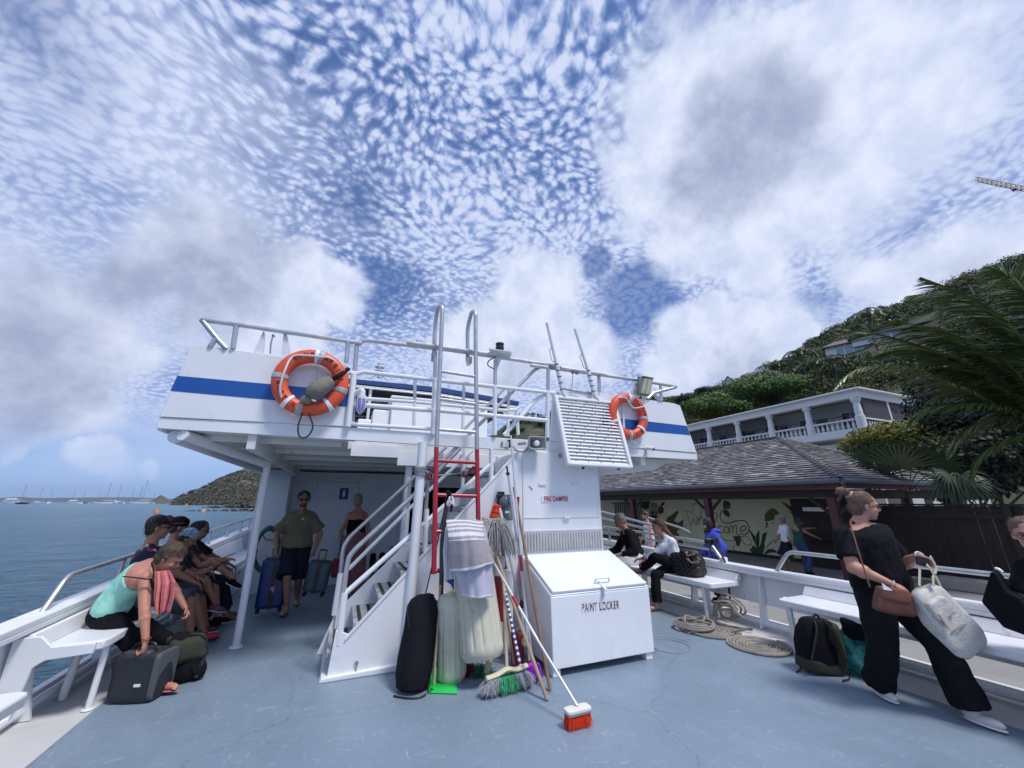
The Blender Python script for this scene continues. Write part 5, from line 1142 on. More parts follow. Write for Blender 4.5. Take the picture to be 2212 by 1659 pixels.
# ---- palms
PF=leaf_material('palm_leaves',(.026,.050,.018),(.085,.125,.038),(.28,.28,.10),.28)
def frond(P,n,L0,wind,w0=.018,tint=.45,droop=.5,up=Vector((0,0,1)),tipt=0):
    "rachis through points P with n pairs of narrow leaflets"
    C=bez(P,10); V=[];F=[];T=[]
    k=len(C)
    for i in range(n):
        s=.08+.92*i/(n-1); f=s*(k-1); a=C[int(f)]; b=C[min(k-1,int(f)+1)]; p=a.lerp(b,f-int(f)); t_=(b-a).normalized() if (b-a).length>0 else (C[-1]-C[-2]).normalized()
        side=t_.cross(up).normalized(); ln=L0*(math.sin(math.pi*min(1,.15+.85*s))**.6)*random.uniform(.8,1.1)*(1 if s<.9 else .7)
        for sg in (-1,1):
            d=(side*sg*(1-.25*s)+t_*(.35+.5*s)+wind*random.uniform(.7,1.2)+Vector((random.uniform(-.08,.08),random.uniform(-.08,.08),random.uniform(-.1,.1)))).normalized()
            q=[p]; m_=4
            for j in range(1,m_+1):
                dd=(d+Vector((0,0,-droop*(j/m_)**1.5))).normalized(); q.append(q[-1]+dd*ln/m_)
            nn=d.cross(Vector((0,0,1))); nn=nn.normalized() if nn.length>.1 else side
            vv=d.cross(nn).normalized(); wd=w0*(nn*.8+vv*.6*random.choice((-1,1)))
            o_=len(V)
            for j,x in enumerate(q):
                ww=wd*(1-(j/m_)**2*.92); V+= [x-ww,x+ww]
            F+=[(o_+2*j,o_+2*j+1,o_+2*j+3,o_+2*j+2) for j in range(m_)]; tt=min(1,max(0,random.gauss(tint,.13)+tipt*s)); T+=[tt]*(2*(m_+1))
    m=MB(); m.tube(C,[.028*(1-.8*i/(k-1)) for i in range(k)],5); o_=len(V); V+=[Vector(v) for v in m.v]; F+=[tuple(i+o_ for i in f) for f in m.f]; T+=[.6]*len(m.v)
    return V,F,T
def frond_obj(name,VFT,mat,par):
    V,F,T=VFT; w_=wloc(par); me=bpy.data.meshes.new(name); me.from_pydata([tuple(Vector(v)-w_) for v in V],[],F); a=me.attributes.new('tint','FLOAT','POINT'); a.data.foreach_set('value',T); return link_mesh(name,me,mat,par,smooth=False)
D0=15.5; cc=gd(2262,905,D0+.6)
cp=thing('coconut_palm','big coconut palm whose wind blown fronds fill the right edge','palm',(cc.x,cc.y,QZ))
wind=-_r*1.0+Vector((0,0,-.05))
fr_=[([(2275,900),(2230,760),(2130,660),(1990,600)],15.4,90,1.0,.8),([(2270,890),(2170,790),(2050,720),(1900,690)],15.0,80,.95,.9),([(2270,905),(2200,850),(2120,800),(1950,735),(1800,708)],15.2,85,.95,.8),
 ([(2265,915),(2150,830),(2060,775),(1960,755),(1860,775)],14.6,85,.85,.75),([(2260,925),(2130,865),(2060,832),(1950,790),(1850,800),(1800,845)],14.4,85,.62,.4),([(2265,925),(2180,880),(2100,870),(2010,880),(1960,925)],14.9,70,.7,.5),
 ([(2270,900),(2260,750),(2230,650),(2170,600)],15.8,70,.9,.8),([(2275,890),(2290,720),(2300,620)],16.4,50,.9,.6),([(2270,930),(2200,940),(2130,980),(2100,1040)],15.5,60,.7,.5),([(2270,900),(2210,800),(2140,745),(2040,700)],16.2,70,.9,.9),([(2265,915),(2190,905),(2120,915),(2060,960)],16,60,.7,.6),
 ([(2270,910),(2215,860),(2150,840),(2060,845),(2000,870)],15.9,60,.7,.6),
 ([(2275,895),(2225,770),(2140,690),(2030,640),(1960,640)],16.0,80,.95,.85),([(2270,900),(2190,810),(2090,750),(1980,725),(1890,740)],15.6,80,.85,.8),([(2270,910),(2190,840),(2110,810),(2010,800),(1920,830)],15.3,75,.8,.6),([(2272,900),(2230,700),(2190,610),(2130,575)],16.3,60,.8,.8),([(2270,920),(2210,900),(2150,900),(2090,930),(2050,990)],15.2,60,.7,.5)]
for i,(pp,D,n,Ln,wk) in enumerate(fr_):
    P=[gd(x,y,D0+.6+(D-D0)*(j/(len(pp)-1))*1.6) for j,(x,y) in enumerate(pp)]
    frond_obj('frond',frond(P,int(n*1.8),Ln*1.15,wind*wk,.021,.42 if i!=4 else .5,.35 if i<4 else .8,tipt=.15 if i!=4 else .4),PF,cp)
m=MB(); m.tube(bez([(cc.x+.4,cc.y+.1,QZ),(cc.x+.1,cc.y,1.5),cc],8),[.2-.004*i for i in range(17)],12); m.build('trunk',TRUNK,cp)
m=MB()
for i in range(6): m.ell(cc+Vector((random.uniform(-.25,.25),random.uniform(-.25,.25),-.3+random.uniform(-.1,.1))),.13,None,10,8)
m.build('coconuts',M('coconut',(.09,.08,.03),.6),cp)
FAN=leaf_material('fan_leaves',(.022,.045,.022),(.06,.09,.05),(.15,.17,.08),.4)
def fan_palm(label,base,fans,tr=.11,name='fan_palm'):
    t=thing(name,label,'palm',base); top=Vector(fans[0][2])
    m=MB(); hub=fans[0][0]; m.tube([base,hub],[tr,tr*.8],10); m.build('trunk',TRUNK,t)
    for (o_,mid,c,Rf,n,tint,dr) in fans:
        V=[];F=[];T=[]; ax=(c-mid).normalized(); sd=ax.cross((CAM-c).normalized()).normalized(); nn=ax.cross(sd)
        for i in range(n):
            an=-1.9+3.8*i/(n-1); d=(ax*math.cos(an)+sd*math.sin(an)+nn*random.uniform(-.12,.12)).normalized(); q=[c]; m_=4
            for j in range(1,m_+1): q.append(q[-1]+(d+Vector((0,0,-dr*(j/m_)**2))).normalized()*Rf*random.uniform(.9,1.05)/m_)
            s_=d.cross(nn).normalized(); o2=len(V)
            for j,x in enumerate(q):
                ww=s_*Rf*(.035 if j else .004)*(1 if j<3 else (.6 if j==3 else .05)); V+=[x-ww,x+ww]
            F+=[(o2+2*j,o2+2*j+1,o2+2*j+3,o2+2*j+2) for j in range(m_)]; T+=[min(1,max(0,random.gauss(tint,.1)))]*(2*(m_+1))
        fo=frond_obj('fan_leaf',(V,F,T),FAN,t); m=MB(); m.tube(bez([o_,mid,c],5),.016,5); m.build('leaf_stem',M('palm_stem',(.10,.11,.04),.6),fo)
    return t
DP=math.hypot(*gx(1962,1075,16.6).xy); b0=gd(1962,1100,DP); hub=gd(1962,1075,DP)
def fn_(x,y,x2,y2,R_,n=22,t_=.5,dr=.3,D=DP): return (hub,gd(x,y,D),gd(x2,y2,D-.3),R_,n,t_,dr)
fan_palm('fan palm with one upright grey green fan in front of the pavilion end',(b0.x,b0.y,QZ),[fn_(1950,1040,1945,1012,1.0,26,.75,.0),fn_(1950,1030,1925,1000,0.8,20,.4),fn_(1975,1030,2000,1005,0.85,22,.35,.8),fn_(1985,1040,2030,1015,0.85,20,.5,1.0),fn_(1935,1040,1890,995,0.9,22,.2,.8),fn_(1940,1060,1915,1035,.8,16,.3,1),fn_(1970,1000,1975,985,1.0,18,.35,.5)])
DP=math.hypot(*gx(2062,1032,16.4).xy); hub=gd(2062,1032,DP); b0=gd(2062,1120,DP)
fan_palm('drooping fan palm standing behind the dark timber fence',(b0.x,b0.y,QZ),[(hub,gd(2062+dx*.3,1022,DP),gd(2062+dx,1030+dy,DP-.2),.78,18,.35,1.8) for dx,dy in ((-14,8),(16,10),(2,14),(-8,-4),(10,-2))])
DP=math.hypot(*gx(1870,1010,18).xy); hub=gd(1870,1022,DP)
fan_palm('dark fan palm left of the upright grey green one',(gd(1870,1100,DP).x,gd(1870,1100,DP).y,QZ),[(hub,gd(1868,1000,DP),gd(1850,1000,DP),.85,20,.15,.7),(hub,gd(1875,1000,DP),gd(1895,1000,DP),.85,20,.2,.7),(hub,gd(1870,1000,DP),gd(1872,1000,DP),.8,20,.25,.6),(hub,gd(1860,1005,DP),gd(1840,1013,DP),.75,18,.12,.9)])
# distant palms on the hill: one model, copied
def small_palm():
    t=thing('hillside_palm','x','palm',(0,0,0)); m=MB(); m.tube(bez([(0,0,0),(.2,0,3),(0,0,6)],5),.16,6); m.build('trunk',TRUNK,t)
    V=[];F=[];T=[]
    for i in range(16):
        a=i*2*math.pi/16+random.uniform(-.1,.1); e=random.uniform(.1,1.1); d=Vector((math.cos(a),math.sin(a),0))
        v,f,tt=frond([Vector((0,0,6)),Vector((0,0,6))+d*1.5+Vector((0,0,.9*e)),Vector((0,0,6))+d*3.0+Vector((0,0,.2*e-.3)),Vector((0,0,6))+d*3.9+Vector((0,0,-1.3))],16,.95,Vector((0,0,0)),.075,.25,.9)
        o_=len(V); V+=v;F+=[tuple(x+o_ for x in q) for q in f];T+=tt
    frond_obj('fronds',(V,F,T),PF,t); return t
sp=small_palm()
spots=[(1655,830,100,1.25,'dark palm above the bright green tree, lowest of the hillside palms'),(1668,808,108,1.2,'tall dark palm just behind the lowest hillside palm'),(1690,800,104,1.0,'leaning palm right of the tall dark pair'),(1728,778,125,1.0,'palm on the skyline left of the glass fronted villa'),(1876,700,150,1.35,'tall palm silhouetted on the ridge'),(1640,845,96,.9,'short palm beside the bright green tree'),(1760,800,110,.9,'palm below the skyline between hotel and villa'),(1800,790,100,.8,'palm right below the glass fronted villa')]
for i,(x,y,r,s_,lab) in enumerate(spots):
    o=sp if i==0 else copy_tree(sp); s_*=1.1; y-=12; _,r=hit(x,y,5.5*s_+1); p=gd(x,y,r); o.location=(p.x,p.y,p.z-5.6*s_); o.scale=(s_,s_,s_); o.rotation_euler=(random.uniform(-.08,.08),random.uniform(-.08,.08),random.uniform(0,6)); o['label']=lab; o['group']='palms scattered on the hillside'
# crane jib
YEL=M('crane_paint',(.07,.035,.025),.5,var=.1)
ck=thing('tower_crane','thin brown lattice crane jib reaching in at the right edge of the sky','crane',gd(2420,470,120))
A_=gd(2108,386,120); B_=gd(2420,448,118); m=MB(); n=26
dn=Vector((0,0,-1.3)); bk=(B_-A_).cross(Vector((0,0,1))).normalized()*.7
m.rod(A_+bk*0+Vector((0,0,.55)),B_+Vector((0,0,.55)),.085,5); m.rod(A_+dn*.5+bk,B_+dn*.5+bk,.085,5); m.rod(A_+dn*.5-bk,B_+dn*.5-bk,.085,5)
for i in range(n):
    p=A_.lerp(B_,i/n); q=A_.lerp(B_,(i+.5)/n); r_=A_.lerp(B_,(i+1)/n)
    for s_ in (-1,1): m.rod(p+dn*.5+bk*s_,q+Vector((0,0,.55)),.05,4); m.rod(q+Vector((0,0,.55)),r_+dn*.5+bk*s_,.05,4)
m.build('jib',YEL,ck); m=MB(); m.box(B_+Vector((-.8,-.8,-70)),B_+Vector((.8,.8,3))); m.build('mast',YEL,ck); m=MB(); m.cbox(A_.lerp(B_,.30)+Vector((0,0,-.9)),(.8,.6,.25)); m.build('trolley',GREYM,ck)
# ---- rocks in the bay
RK=M('rock',(.085,.07,.06),.9,var=.4,scale=1.2,bump=.8,bscale=8); RK2=M('pale_rock',(.30,.27,.22),.9,var=.3,scale=1.2)
def rockpile(name,label,x0,x1,ybase,ytop,n,mat,mat2,D=None):
    t=thing(name,label,'rocks',gz((x0+x1)/2,ybase,WZ)); 
    for mt,k in ((mat,n),(mat2,n//5)):
        m=MB()
        for i in range(k):
            u=random.random()**.8; x=x0+(x1-x0)*u; top=ytop+(ybase-ytop)*(1-u)*.85; p=gz(x,ybase,WZ); hh=(ybase-top)/F_PX*(p-CAM).length
            q=p+Vector((random.uniform(-1,1),random.uniform(0,6),0)); s_=random.uniform(.3,1)*max(.35,hh*.5); z=random.uniform(0,max(.1,hh*.9-s_*.5))
            mt3=Matrix.Rotation(random.uniform(0,6),3,'Z')@Matrix.Rotation(random.uniform(-.5,.5),3,'X')
            m.ell(q+Vector((0,0,z)),(s_,s_*.8,s_*.6),mt3,6,5)
        m.build('boulders' if mt is mat else 'pale_boulders',mt,t,smooth=False)
    return t
rockpile('rock_jetty','low breakwater of dark rocks with pale boulders reaching into the bay',393,600,1104.5,1096,150,RK,RK2)
rockpile('rocky_point','dark wooded rocky point behind the breakwater',432,600,1097.5,1084,150,M('dark_scrub',(.03,.028,.02),.95,var=.3),RK)
# ---- buoys and boats
def buoy(x,y,s_,label,mat):
    p=gz(x,y,WZ); t=thing('mooring_buoy',label,'buoy',p,'mooring buoys'); m=MB(); m.revolve([(.2*s_,-.2*s_),(.5*s_,0),(.5*s_,.45*s_),(.38*s_,.7*s_),(.1*s_,.75*s_)],p,n=14); m.build('float',mat,t); m=MB(); m.rod(p+Vector((0,0,.7*s_)),p+Vector((0,0,.95*s_)),.05*s_); m.build('ring_post',GREYM,t)
BO=M('buoy_orange',(.75,.22,.03),.5)
buoy(338,1108.5,1.15,'large orange mooring buoy nearest the ferry',BO); buoy(402,1092,2.0,'small orange buoy above the rock breakwater',BO); buoy(439,1107,1.2,'pale red buoy off the end of the breakwater',M('buoy_pale',(.5,.35,.3),.6)); buoy(381,1091,1.2,'small white buoy left of the small orange one',WHITE)
BH=M('boat_white',(.75,.76,.78),.4); BD=M('boat_dark',(.03,.035,.05),.5); MST=M('mast_grey',(.30,.31,.33),.5)
def boat_proto(kind):
    t=thing({'sail':'sailing_boat','cat':'catamaran','motor':'motor_yacht','dark':'sailing_boat'}[kind],'x','boat',(0,0,0)); hull=BD if kind=='dark' else BH
    def hl(yo,w,Ln,h):
        m=MB(); rings=[]
        for i in range(9):
            s=i/8; x=-Ln/2+Ln*s; ww=w*(1-(max(0,s-.45)/.55)**2.2)*(.85+.15*min(1,s*4)); hh=h*(1+.25*s*s); rings.append([Vector((x,yo-ww,hh)),Vector((x,yo-ww*.75,0)),Vector((x,yo,-.4)),Vector((x,yo+ww*.75,0)),Vector((x,yo+ww,hh))])
        m.loft(rings); return m
    if kind=='cat':
        hl(-3,1,13,1.3).build('hull',hull,t); hl(3,1,13,1.3).build('hull',hull,t); m=MB(); m.box((-5,-3,1.0),(3,3,1.5)); m.box((-4,-2.6,1.5),(2,2.6,2.7)); m.box((-5,-3,2.7),(1.6,3,2.95)); m.build('cabin',BH,t); m=MB(); m.box((-3.8,-2.65,1.8),(2.04,2.65,2.4)); m.build('window_band',BD,t)
    elif kind=='motor':
        hl(0,2.2,15,1.7).build('hull',hull,t); m=MB(); m.box((-5,-1.8,1.7),(3,1.8,3.2)); m.box((-4,-1.5,3.2),(1,1.5,4.3)); m.build('cabin',BH,t); m=MB(); m.box((-4.6,-1.84,2.2),(3.04,1.84,2.8)); m.build('window_band',BD,t)
    else:
        hl(0,1.7,12,1.2).build('hull',hull,t); m=MB(); m.loft([[Vector((x,-w,1.2)),Vector((x,-w*.8,1.2+h)),Vector((x,w*.8,1.2+h)),Vector((x,w,1.2))] for x,w,h in ((-2.5,1,.5),(0,1.1,.7),(3,.6,.2))]); m.build('cabin',hull,t)
    if kind!='motor':
        z=1.2; H_=17 if kind!='cat' else 19; m=MB(); m.rod((.8,0,z),(.8,0,H_),.22,6,.15); m.build('mast',MST,t); m=MB(); m.rod((.8,0,3.4 if kind=='cat' else 2.6),(-4.5,0,3.4 if kind=='cat' else 2.6),.28,6); m.build('boom',MST,t); m=MB(); m.rod((6,0,1.6),(.8,0,H_-1),.05,4); m.rod((-6,0,1.5),(.8,0,H_),.04,4); m.build('rigging',MST,t)
    return t
protos={k:boat_proto(k) for k in ('sail','cat','motor','dark')}; used=set()
BT=[(45,1089,'dark',1.15,1.2,'dark sailing boat alone at the far left of the bay'),(27,1087.4,'motor',1.2,.2,'white motor yacht left of the lone dark sailing boat'),(80,1087.6,'sail',1,.5,'white sailing boat second to the right of the lone dark one'),(105,1087.6,'sail',.95,2.9,'grey looking sailing boat left of the pair at anchor'),(153,1087.5,'dark',.9,2,'dark boat just left of a white hull in the bay'),(160,1088.3,'motor',.95,.1,'white low hulled yacht right beside a dark boat'),(178,1087.3,'dark',.75,1,'small dark hull far out behind the others'),(207,1087.8,'sail',.8,.6,'small white sailing boat midway along the anchored row'),(229,1088.6,'cat',1.25,.2,'big white catamaran left of the tall masted one'),(247,1087.4,'motor',.8,2.6,'small white motor boat between two catamarans'),(254,1087.5,'sail',1.25,1.2,'tall sailing boat between the two big catamarans'),(283,1087.5,'sail',1,1.6,'sailing boat left of the tallest mast'),(308,1088.8,'cat',1.45,.3,'largest catamaran with the tallest mast near the small island'),(300,1087.6,'sail',1.2,1.1,'sailing boat half hidden behind the largest catamaran'),
(330,1088,'dark',.8,1.5,'small dark hulled boat in front of the small island'),(342,1088,'motor',.7,.2,'small white launch in front of the small island'),(377,1088.3,'sail',.9,.1,'white sailing boat between island and headland'),(388,1089,'dark',.95,.2,'dark sailing boat at the left tip of the headland'),(399,1088.5,'sail',.8,2.8,'small sailing boat under the tip of the headland'),(423,1088.8,'cat',.9,.2,'white catamaran under the left part of the headland'),(427,1088.2,'sail',1.25,.3,'tall sloop behind the catamaran under the headland'),(453,1088.2,'sail',1.0,.1,'first sloop of the cluster under the headland'),(462,1088.5,'sail',1.2,.4,'tallest sloop of the cluster under the headland'),(467,1088.9,'motor',1.0,0,'white motor yacht in the cluster under the headland'),(474,1088.4,'sail',1.1,.2,'sloop at the right end of the cluster'),(487,1088.6,'sail',1.0,.1,'sloop standing clear right of the cluster'),(499,1088.8,'sail',.9,.0,'sloop nearest the rocky point'),(504,1088.4,'motor',.7,.2,'small white boat nearest the rocky point')]
for (x,y,k,s_,rz,lab) in BT:
    o=protos[k] if k not in used else copy_tree(protos[k]); used.add(k); p=gz(x,y,WZ); s_*=p.length/720*1.12; o.location=p; o.scale=(s_,s_,s_); o.rotation_euler=(0,random.uniform(-.03,.03),-rz*.4+random.choice((0,math.pi))); o['label']=lab; o['group']='boats anchored in the bay'
# ================================================================ loose gear and luggage
def sgn(x): return -1 if x<0 else 1
def softbox(mb,c,size,rot=None,e=.35,nz=.0,fr=6,nu=28,nv=20,shape=None,seed=0):
    "rounded box that bulges like a filled bag"
    c=Vector(c); vs=[];fs=[]
    for i in range(nv+1):
        th=-math.pi/2+math.pi*i/nv; ct=sgn(math.cos(th))*abs(math.cos(th))**e; st=sgn(math.sin(th))*abs(math.sin(th))**e
        for j in range(nu):
            ph=2*math.pi*j/nu; cp_=sgn(math.cos(ph))*abs(math.cos(ph))**e; sp_=sgn(math.sin(ph))*abs(math.sin(ph))**e
            p=Vector((ct*cp_*size[0]/2,ct*sp_*size[1]/2,st*size[2]/2))
            if shape: p=shape(p)
            if nz: p+=p.normalized()*mn.fractal(p*fr+Vector((seed,0,0)),1,2,3)*nz
            if rot is not None: p=rot@p
            vs.append(c+p)
    for i in range(nv):
        for j in range(nu): fs.append((i*nu+j,i*nu+(j+1)%nu,(i+1)*nu+(j+1)%nu,(i+1)*nu+j))
    return mb.add(vs,fs)
def rotz(a): return Matrix.Rotation(a,3,'Z')
def tuft(mb,roots,d,ln,spread,n,w=.0025,droop=0,curl=0):
    "bristles or strands"
    for i in range(n):
        r=roots(i/n); dd=(Vector(d(i/n) if callable(d) else d)+Vector((random.gauss(0,spread),random.gauss(0,spread),random.gauss(0,spread*.6)))).normalized(); L_=ln*random.uniform(.8,1.1); k=4 if (droop or curl) else 2
        pts=[r]
        for j in range(1,k+1): pts.append(pts[-1]+(dd+Vector((random.gauss(0,curl),random.gauss(0,curl),random.gauss(0,curl)-droop*j/k))).normalized()*L_/k)
        mb.tube(pts,[w]*(k)+[w*.5],3,caps=False)
def G4(x,y,Y): return gy(*c4(x,y),Y)
def G5(x,y,Y): return gy(*c5(x,y),Y)
def Z5(x,y,z=0): return gz(*c5(x,y),z)
# black drawstring bag
a=gz(888,1490); b=G4(672,1010,4.30); t=thing('drawstring_bag','tall black drawstring bag leaning against the stair side','bag',a)
d=b-a; L_=d.length; m=MB(); m.revolve([(.09,.0),(.14,.02),(.16,.10),(.165,.3*L_),(.160,.6*L_),(.155,.85*L_),(.13,.93*L_),(.08,.985*L_),(.04,L_)],a,d,28)
o=m.build('bag_body',M('black_nylon',(.006,.006,.010),.8,var=.2,scale=5,bump=.5,bscale=60,spec=.25),t)
for v in o.data.vertices: n_=mn.fractal(v.co*5,1,2,3)*.014; v.co+=Vector((n_,n_*.5,0))
m=MB(); 
for k in range(14):
    an=k*2*math.pi/14; m.ell(b+Vector((math.cos(an)*.075,math.sin(an)*.075,random.uniform(-.03,.01)))-d.normalized()*.03,(.035,.035,.022),None,8,6)
m.build('gathered_mouth',BLACK,t)
m=MB(); m.tube(bez([b,G4(735,740,4.44),G4(790,480,4.46),G4(815,400,4.47)],6),.013,6,flat=.4); m.build('strap',BLACKP,t)
m=MB(); m.tube(bez([gz(850,1503,.01),gz(880,1508,.01),gz(905,1507,.01),gz(920,1500,.012)],5),.008,5); m.build('cord',BLACKP,t); m=MB(); m.tube(bez([G4(565,1070,4.08),G4(560,1120,4.05),G4(572,1220,4.03)],4),.005,5); m.build('cord',BLACKP,t)
m=MB(); k=G4(815,395,4.46)
for i in range(5): m.torus(k+Vector((0,0,random.uniform(-.02,.02))),.032,.012,(random.uniform(-1,1),random.uniform(-1,1),random.uniform(-.5,.5)),14,6)
m.tube(bez([k,G4(835,450,4.44),G4(828,500,4.43)],4),.012,6); m.tube(bez([k,G4(795,430,4.44),G4(800,470,4.43)],4),.012,6)
tag(m.build('strap_knot',BLACK),'black strap knotted round the red ladder rung','knot')
m=MB(); m.tube(bez([k+Vector((.02,-.02,.0)),G4(820,420,4.42),G4(842,450,4.41),G4(838,400,4.42)],5),.01,6); m.tube(bez([k,G4(845,425,4.42),G4(850,465,4.42)],4),.009,6); kn_=bpy.data.objects['strap_knot']; m.build('white_cord',M('white_rope',(.7,.68,.68),.8),kn_)
m=MB(); m.tube(bez([G4(800,470,4.44),G4(775,700,4.38),G4(772,900,4.32),G4(765,1100,4.28)],6),.024,6,flat=.3); m.tube(bez([G4(765,1100,4.28),G4(745,1400,4.2),G4(735,1560,4.12)],4),.008,5); tag(m.build('hanging_strap',BLACKP),'second black strap hanging straight down beside the fenders','strap')
# fenders
FM=M('fender_rubber',(.54,.52,.41),.6,var=.10,scale=3,bump=.3,bscale=40,col2=(.28,.26,.19),c2=(.56,.82))
def fender(label,a,b,R_,ribs,taper=1.0):
    a=Vector(a);b=Vector(b); d=b-a; L_=d.length; t=thing('boat_fender',label,'fender',a,'ribbed cream boat fenders'); q=Vector((0,0,1)).rotation_difference(d.normalized()); vs=[];fs=[]; n=ribs*8; m_=26
    for i in range(m_+1):
        s=i/m_; h=s*L_; env=min(1,(math.sin(math.pi*min(.5,max(.0,.06+s)*3.2 if s<.15 else .5)))); e=1.0
        if s<.10: e=.80+.20*math.sin(s/.10*math.pi/2)
        if s>.88: e=.72+.28*math.cos((s-.88)/.12*math.pi/2)
        e*=1-(1-taper)*s
        for j in range(n):
            an=2*math.pi*j/n; rib=(.5+.5*math.cos(an*ribs)); g_=1-.055*(rib**6)*(1 if .09<s<.88 else 0)
            r=R_*e*g_; vs.append(a+q@Vector((r*math.cos(an),r*math.sin(an),h)))
    for i in range(m_):
        for j in range(n): fs.append((i*n+j,i*n+(j+1)%n,(i+1)*n+(j+1)%n,(i+1)*n+j))
    fs.append(tuple(range(n-1,-1,-1))); fs.append(tuple(m_*n+j for j in range(n)))
    m=MB(); m.add(vs,fs); m.build('fender_body',FM,t,angle=50)
    m=MB(); m.revolve([(R_*.35,-.02),(R_*.35,.0),(.02,.03)],b,d,14); m.build('fender_eye',FM,t); return t
fender('smaller ribbed cream fender standing upright beside the black bag',Z5(198,1225),G5(200,700,4.22),.150,13)
fender('larger ribbed cream fender hanging under the striped towel',G5(400,1098,4.0),G5(335,520,4.22),.212,14,.93)
m=MB(); m.tube(bez([G5(335,520,4.25),G5(330,400,4.4),G5(300,330,4.5)],5),.012,6); tag(m.build('fender_rope',ROPE),'rope from the larger fender up to the ladder','rope')
# towels
TW1=M('towel_taupe',(.40,.355,.375),.95,var=.08,scale=20,bump=.9,bscale=220); TW2=M('towel_white',(.74,.73,.77),.95,var=.04,scale=20,bump=.9,bscale=220); TW3=M('towel_lavender',(.56,.54,.65),.95,var=.12,scale=7,bump=.9,bscale=220)
def cloth(name,outline,fn_mat,mats,depth,fold,lab,nu=40,nv=44):
    "outline: rows of (left,right) points down the cloth; folds run down it"
    rows=[(Vector(a),Vector(b)) for a,b in outline]
    def at(u,v):
        f=v*(len(rows)-1); i=min(int(f),len(rows)-2); w=f-i; l=rows[i][0].lerp(rows[i+1][0],w); r=rows[i][1].lerp(rows[i+1][1],w); p=l.lerp(r,u)
        p.y+=-depth*math.sin(math.pi*u)*min(1,v*2.5)+fold*(math.sin(u*17+v*2)+.6*math.sin(u*31+1+v*3))*(.25+v); p.z+=fold*.6*math.sin(u*9+2)*v; return p
    m=MB(); m.grid(at,nu,nv)
    m.mi=[fn_mat((k%nu+.5)/nu,(k//nu+.5)/nv) for k in range(nu*nv)]
    o=m.build(name,mats,None,solid=.009,angle=80); tag(o,lab,'towel'); return o
Yt_=3.90
cloth('towel',[(G4(795,600,Yt_+.16),G4(862,600,Yt_+.16)),(G4(782,740,Yt_+.12),G4(862,760,Yt_+.12)),(G4(790,930,Yt_+.12),G4(862,905,Yt_+.12))],lambda u,v:0,[TW2],.0,.006,'white towel corner hanging at the left of the draped towels',12,16)
cloth('towel',[(G4(850,640,Yt_+.03),G4(1045,600,Yt_+.03)),(G4(850,840,Yt_),G4(1085,800,Yt_)),(G4(895,1020,Yt_-.02),G4(1092,1020,Yt_-.02))],lambda u,v:1 if v>.965 else 0,[TW3,TW2],.12,.006,'plain lavender towel hanging lowest over the larger fender')
def stripes(u,v):
    v=v+.03*math.sin(u*4)
    for a,b in ((.02,.06),(.10,.14),(.18,.215),(.27,.345),(.40,.425)):
        if a<v<b: return 1
    return 1 if v>.965 else 0
cloth('towel',[(G4(800,548,Yt_+.12),G4(1015,552,Yt_+.12)),(G4(815,655,Yt_+.0),G4(1035,640,Yt_+.0)),(G4(822,760,Yt_-.02),G4(1070,730,Yt_-.02)),(G4(826,868,Yt_-.02),G4(1100,805,Yt_-.03))],stripes,[TW1,TW2],.15,.007,'taupe towel with white stripes draped over the larger fender',60,150)
cloth('towel',[(G4(975,545,Yt_+.16),G4(1030,560,Yt_+.14)),(G4(1000,640,Yt_+.06),G4(1046,650,Yt_+.08)),(G4(1010,720,Yt_+.03),G4(1050,745,Yt_+.07))],lambda u,v:1 if (v*7)%1<.4 else 0,[TW1,TW2],.03,.008,'rolled striped end of the towels at the ladder side',14,30)
m=MB(); m.add([G4(785,920,4.15),G4(850,915,4.15),G4(848,985,4.13),G4(830,950,4.13)],[(0,1,2,3)]); tag(m.build('blue_cloth',M('cloth_blue',(.03,.07,.30),.9),solid=.006),'scrap of blue and white cloth under the white towel corner','cloth')
# --- brooms, mops and poles
SIL=M('silver_pole',(.62,.63,.66),.35,metal=.5,var=.08,scale=10); REDG=M('red_grip',(.35,.02,.04),.45)
OB=M('orange_bristle',(.80,.075,.02),.7,var=.15,scale=30); PB=M('purple_bristle',(.32,.02,.50),.7,var=.2,scale=30); GB=M('green_bristle',(.07,.40,.18),.7,var=.2,scale=30); SB=M('grey_bristle',(.33,.34,.37),.8,var=.2,scale=30); CRM=M('cream_plastic',(.66,.60,.38),.45,var=.05)
# deck brush with orange bristles
top=G5(455,480,4.28); hp=gz(1249,1570,.0); hp.z=.10; t=thing('deck_brush','long silver pole brush with orange bristles lying out on the open deck','brush',(hp.x,hp.y,0))
m=MB(); mid=top.lerp(hp,.62); m.tube([top,mid],.0135,10); m.build('upper_pole',SIL,t); m=MB(); m.tube([mid,hp+Vector((0,0,.03))],.0115,10); m.build('lower_pole',SIL,t); m=MB(); g0=top.lerp(hp,.315); g1=top.lerp(hp,.39); m.tube([g0,g1],.018,10); m.build('grip',REDG,t)
m=MB(); m.rod(top,top.lerp(hp,.02),.018); m.build('end_cap',BLACKP,t)
hx=(gz(*c5(1075,1400),.12)-gz(*c5(915,1440),.12)).normalized(); hy=Vector((-hx.y,hx.x,0)); rot=Matrix((hx,hy,Vector((0,0,1)))).transposed()
m=MB(); softbox(m,(hp.x,hp.y,.112),(.215,.09,.03),rot,.35); m.build('brush_block',M('block_white',(.75,.72,.66),.5,var=.06),t); m=MB(); softbox(m,(hp.x,hp.y,.092),(.205,.085,.016),rot,.3); m.build('block_trim',GREYM,t)
m=MB(); tuft(m,lambda s:Vector((hp.x,hp.y,.09))+rot@Vector((random.uniform(-.097,.097),random.uniform(-.036,.036),0)),lambda s:(random.uniform(-.25,.25),random.uniform(-.25,.25),-1),.088,.07,1500,.0018); m.build('bristles',OB,t)
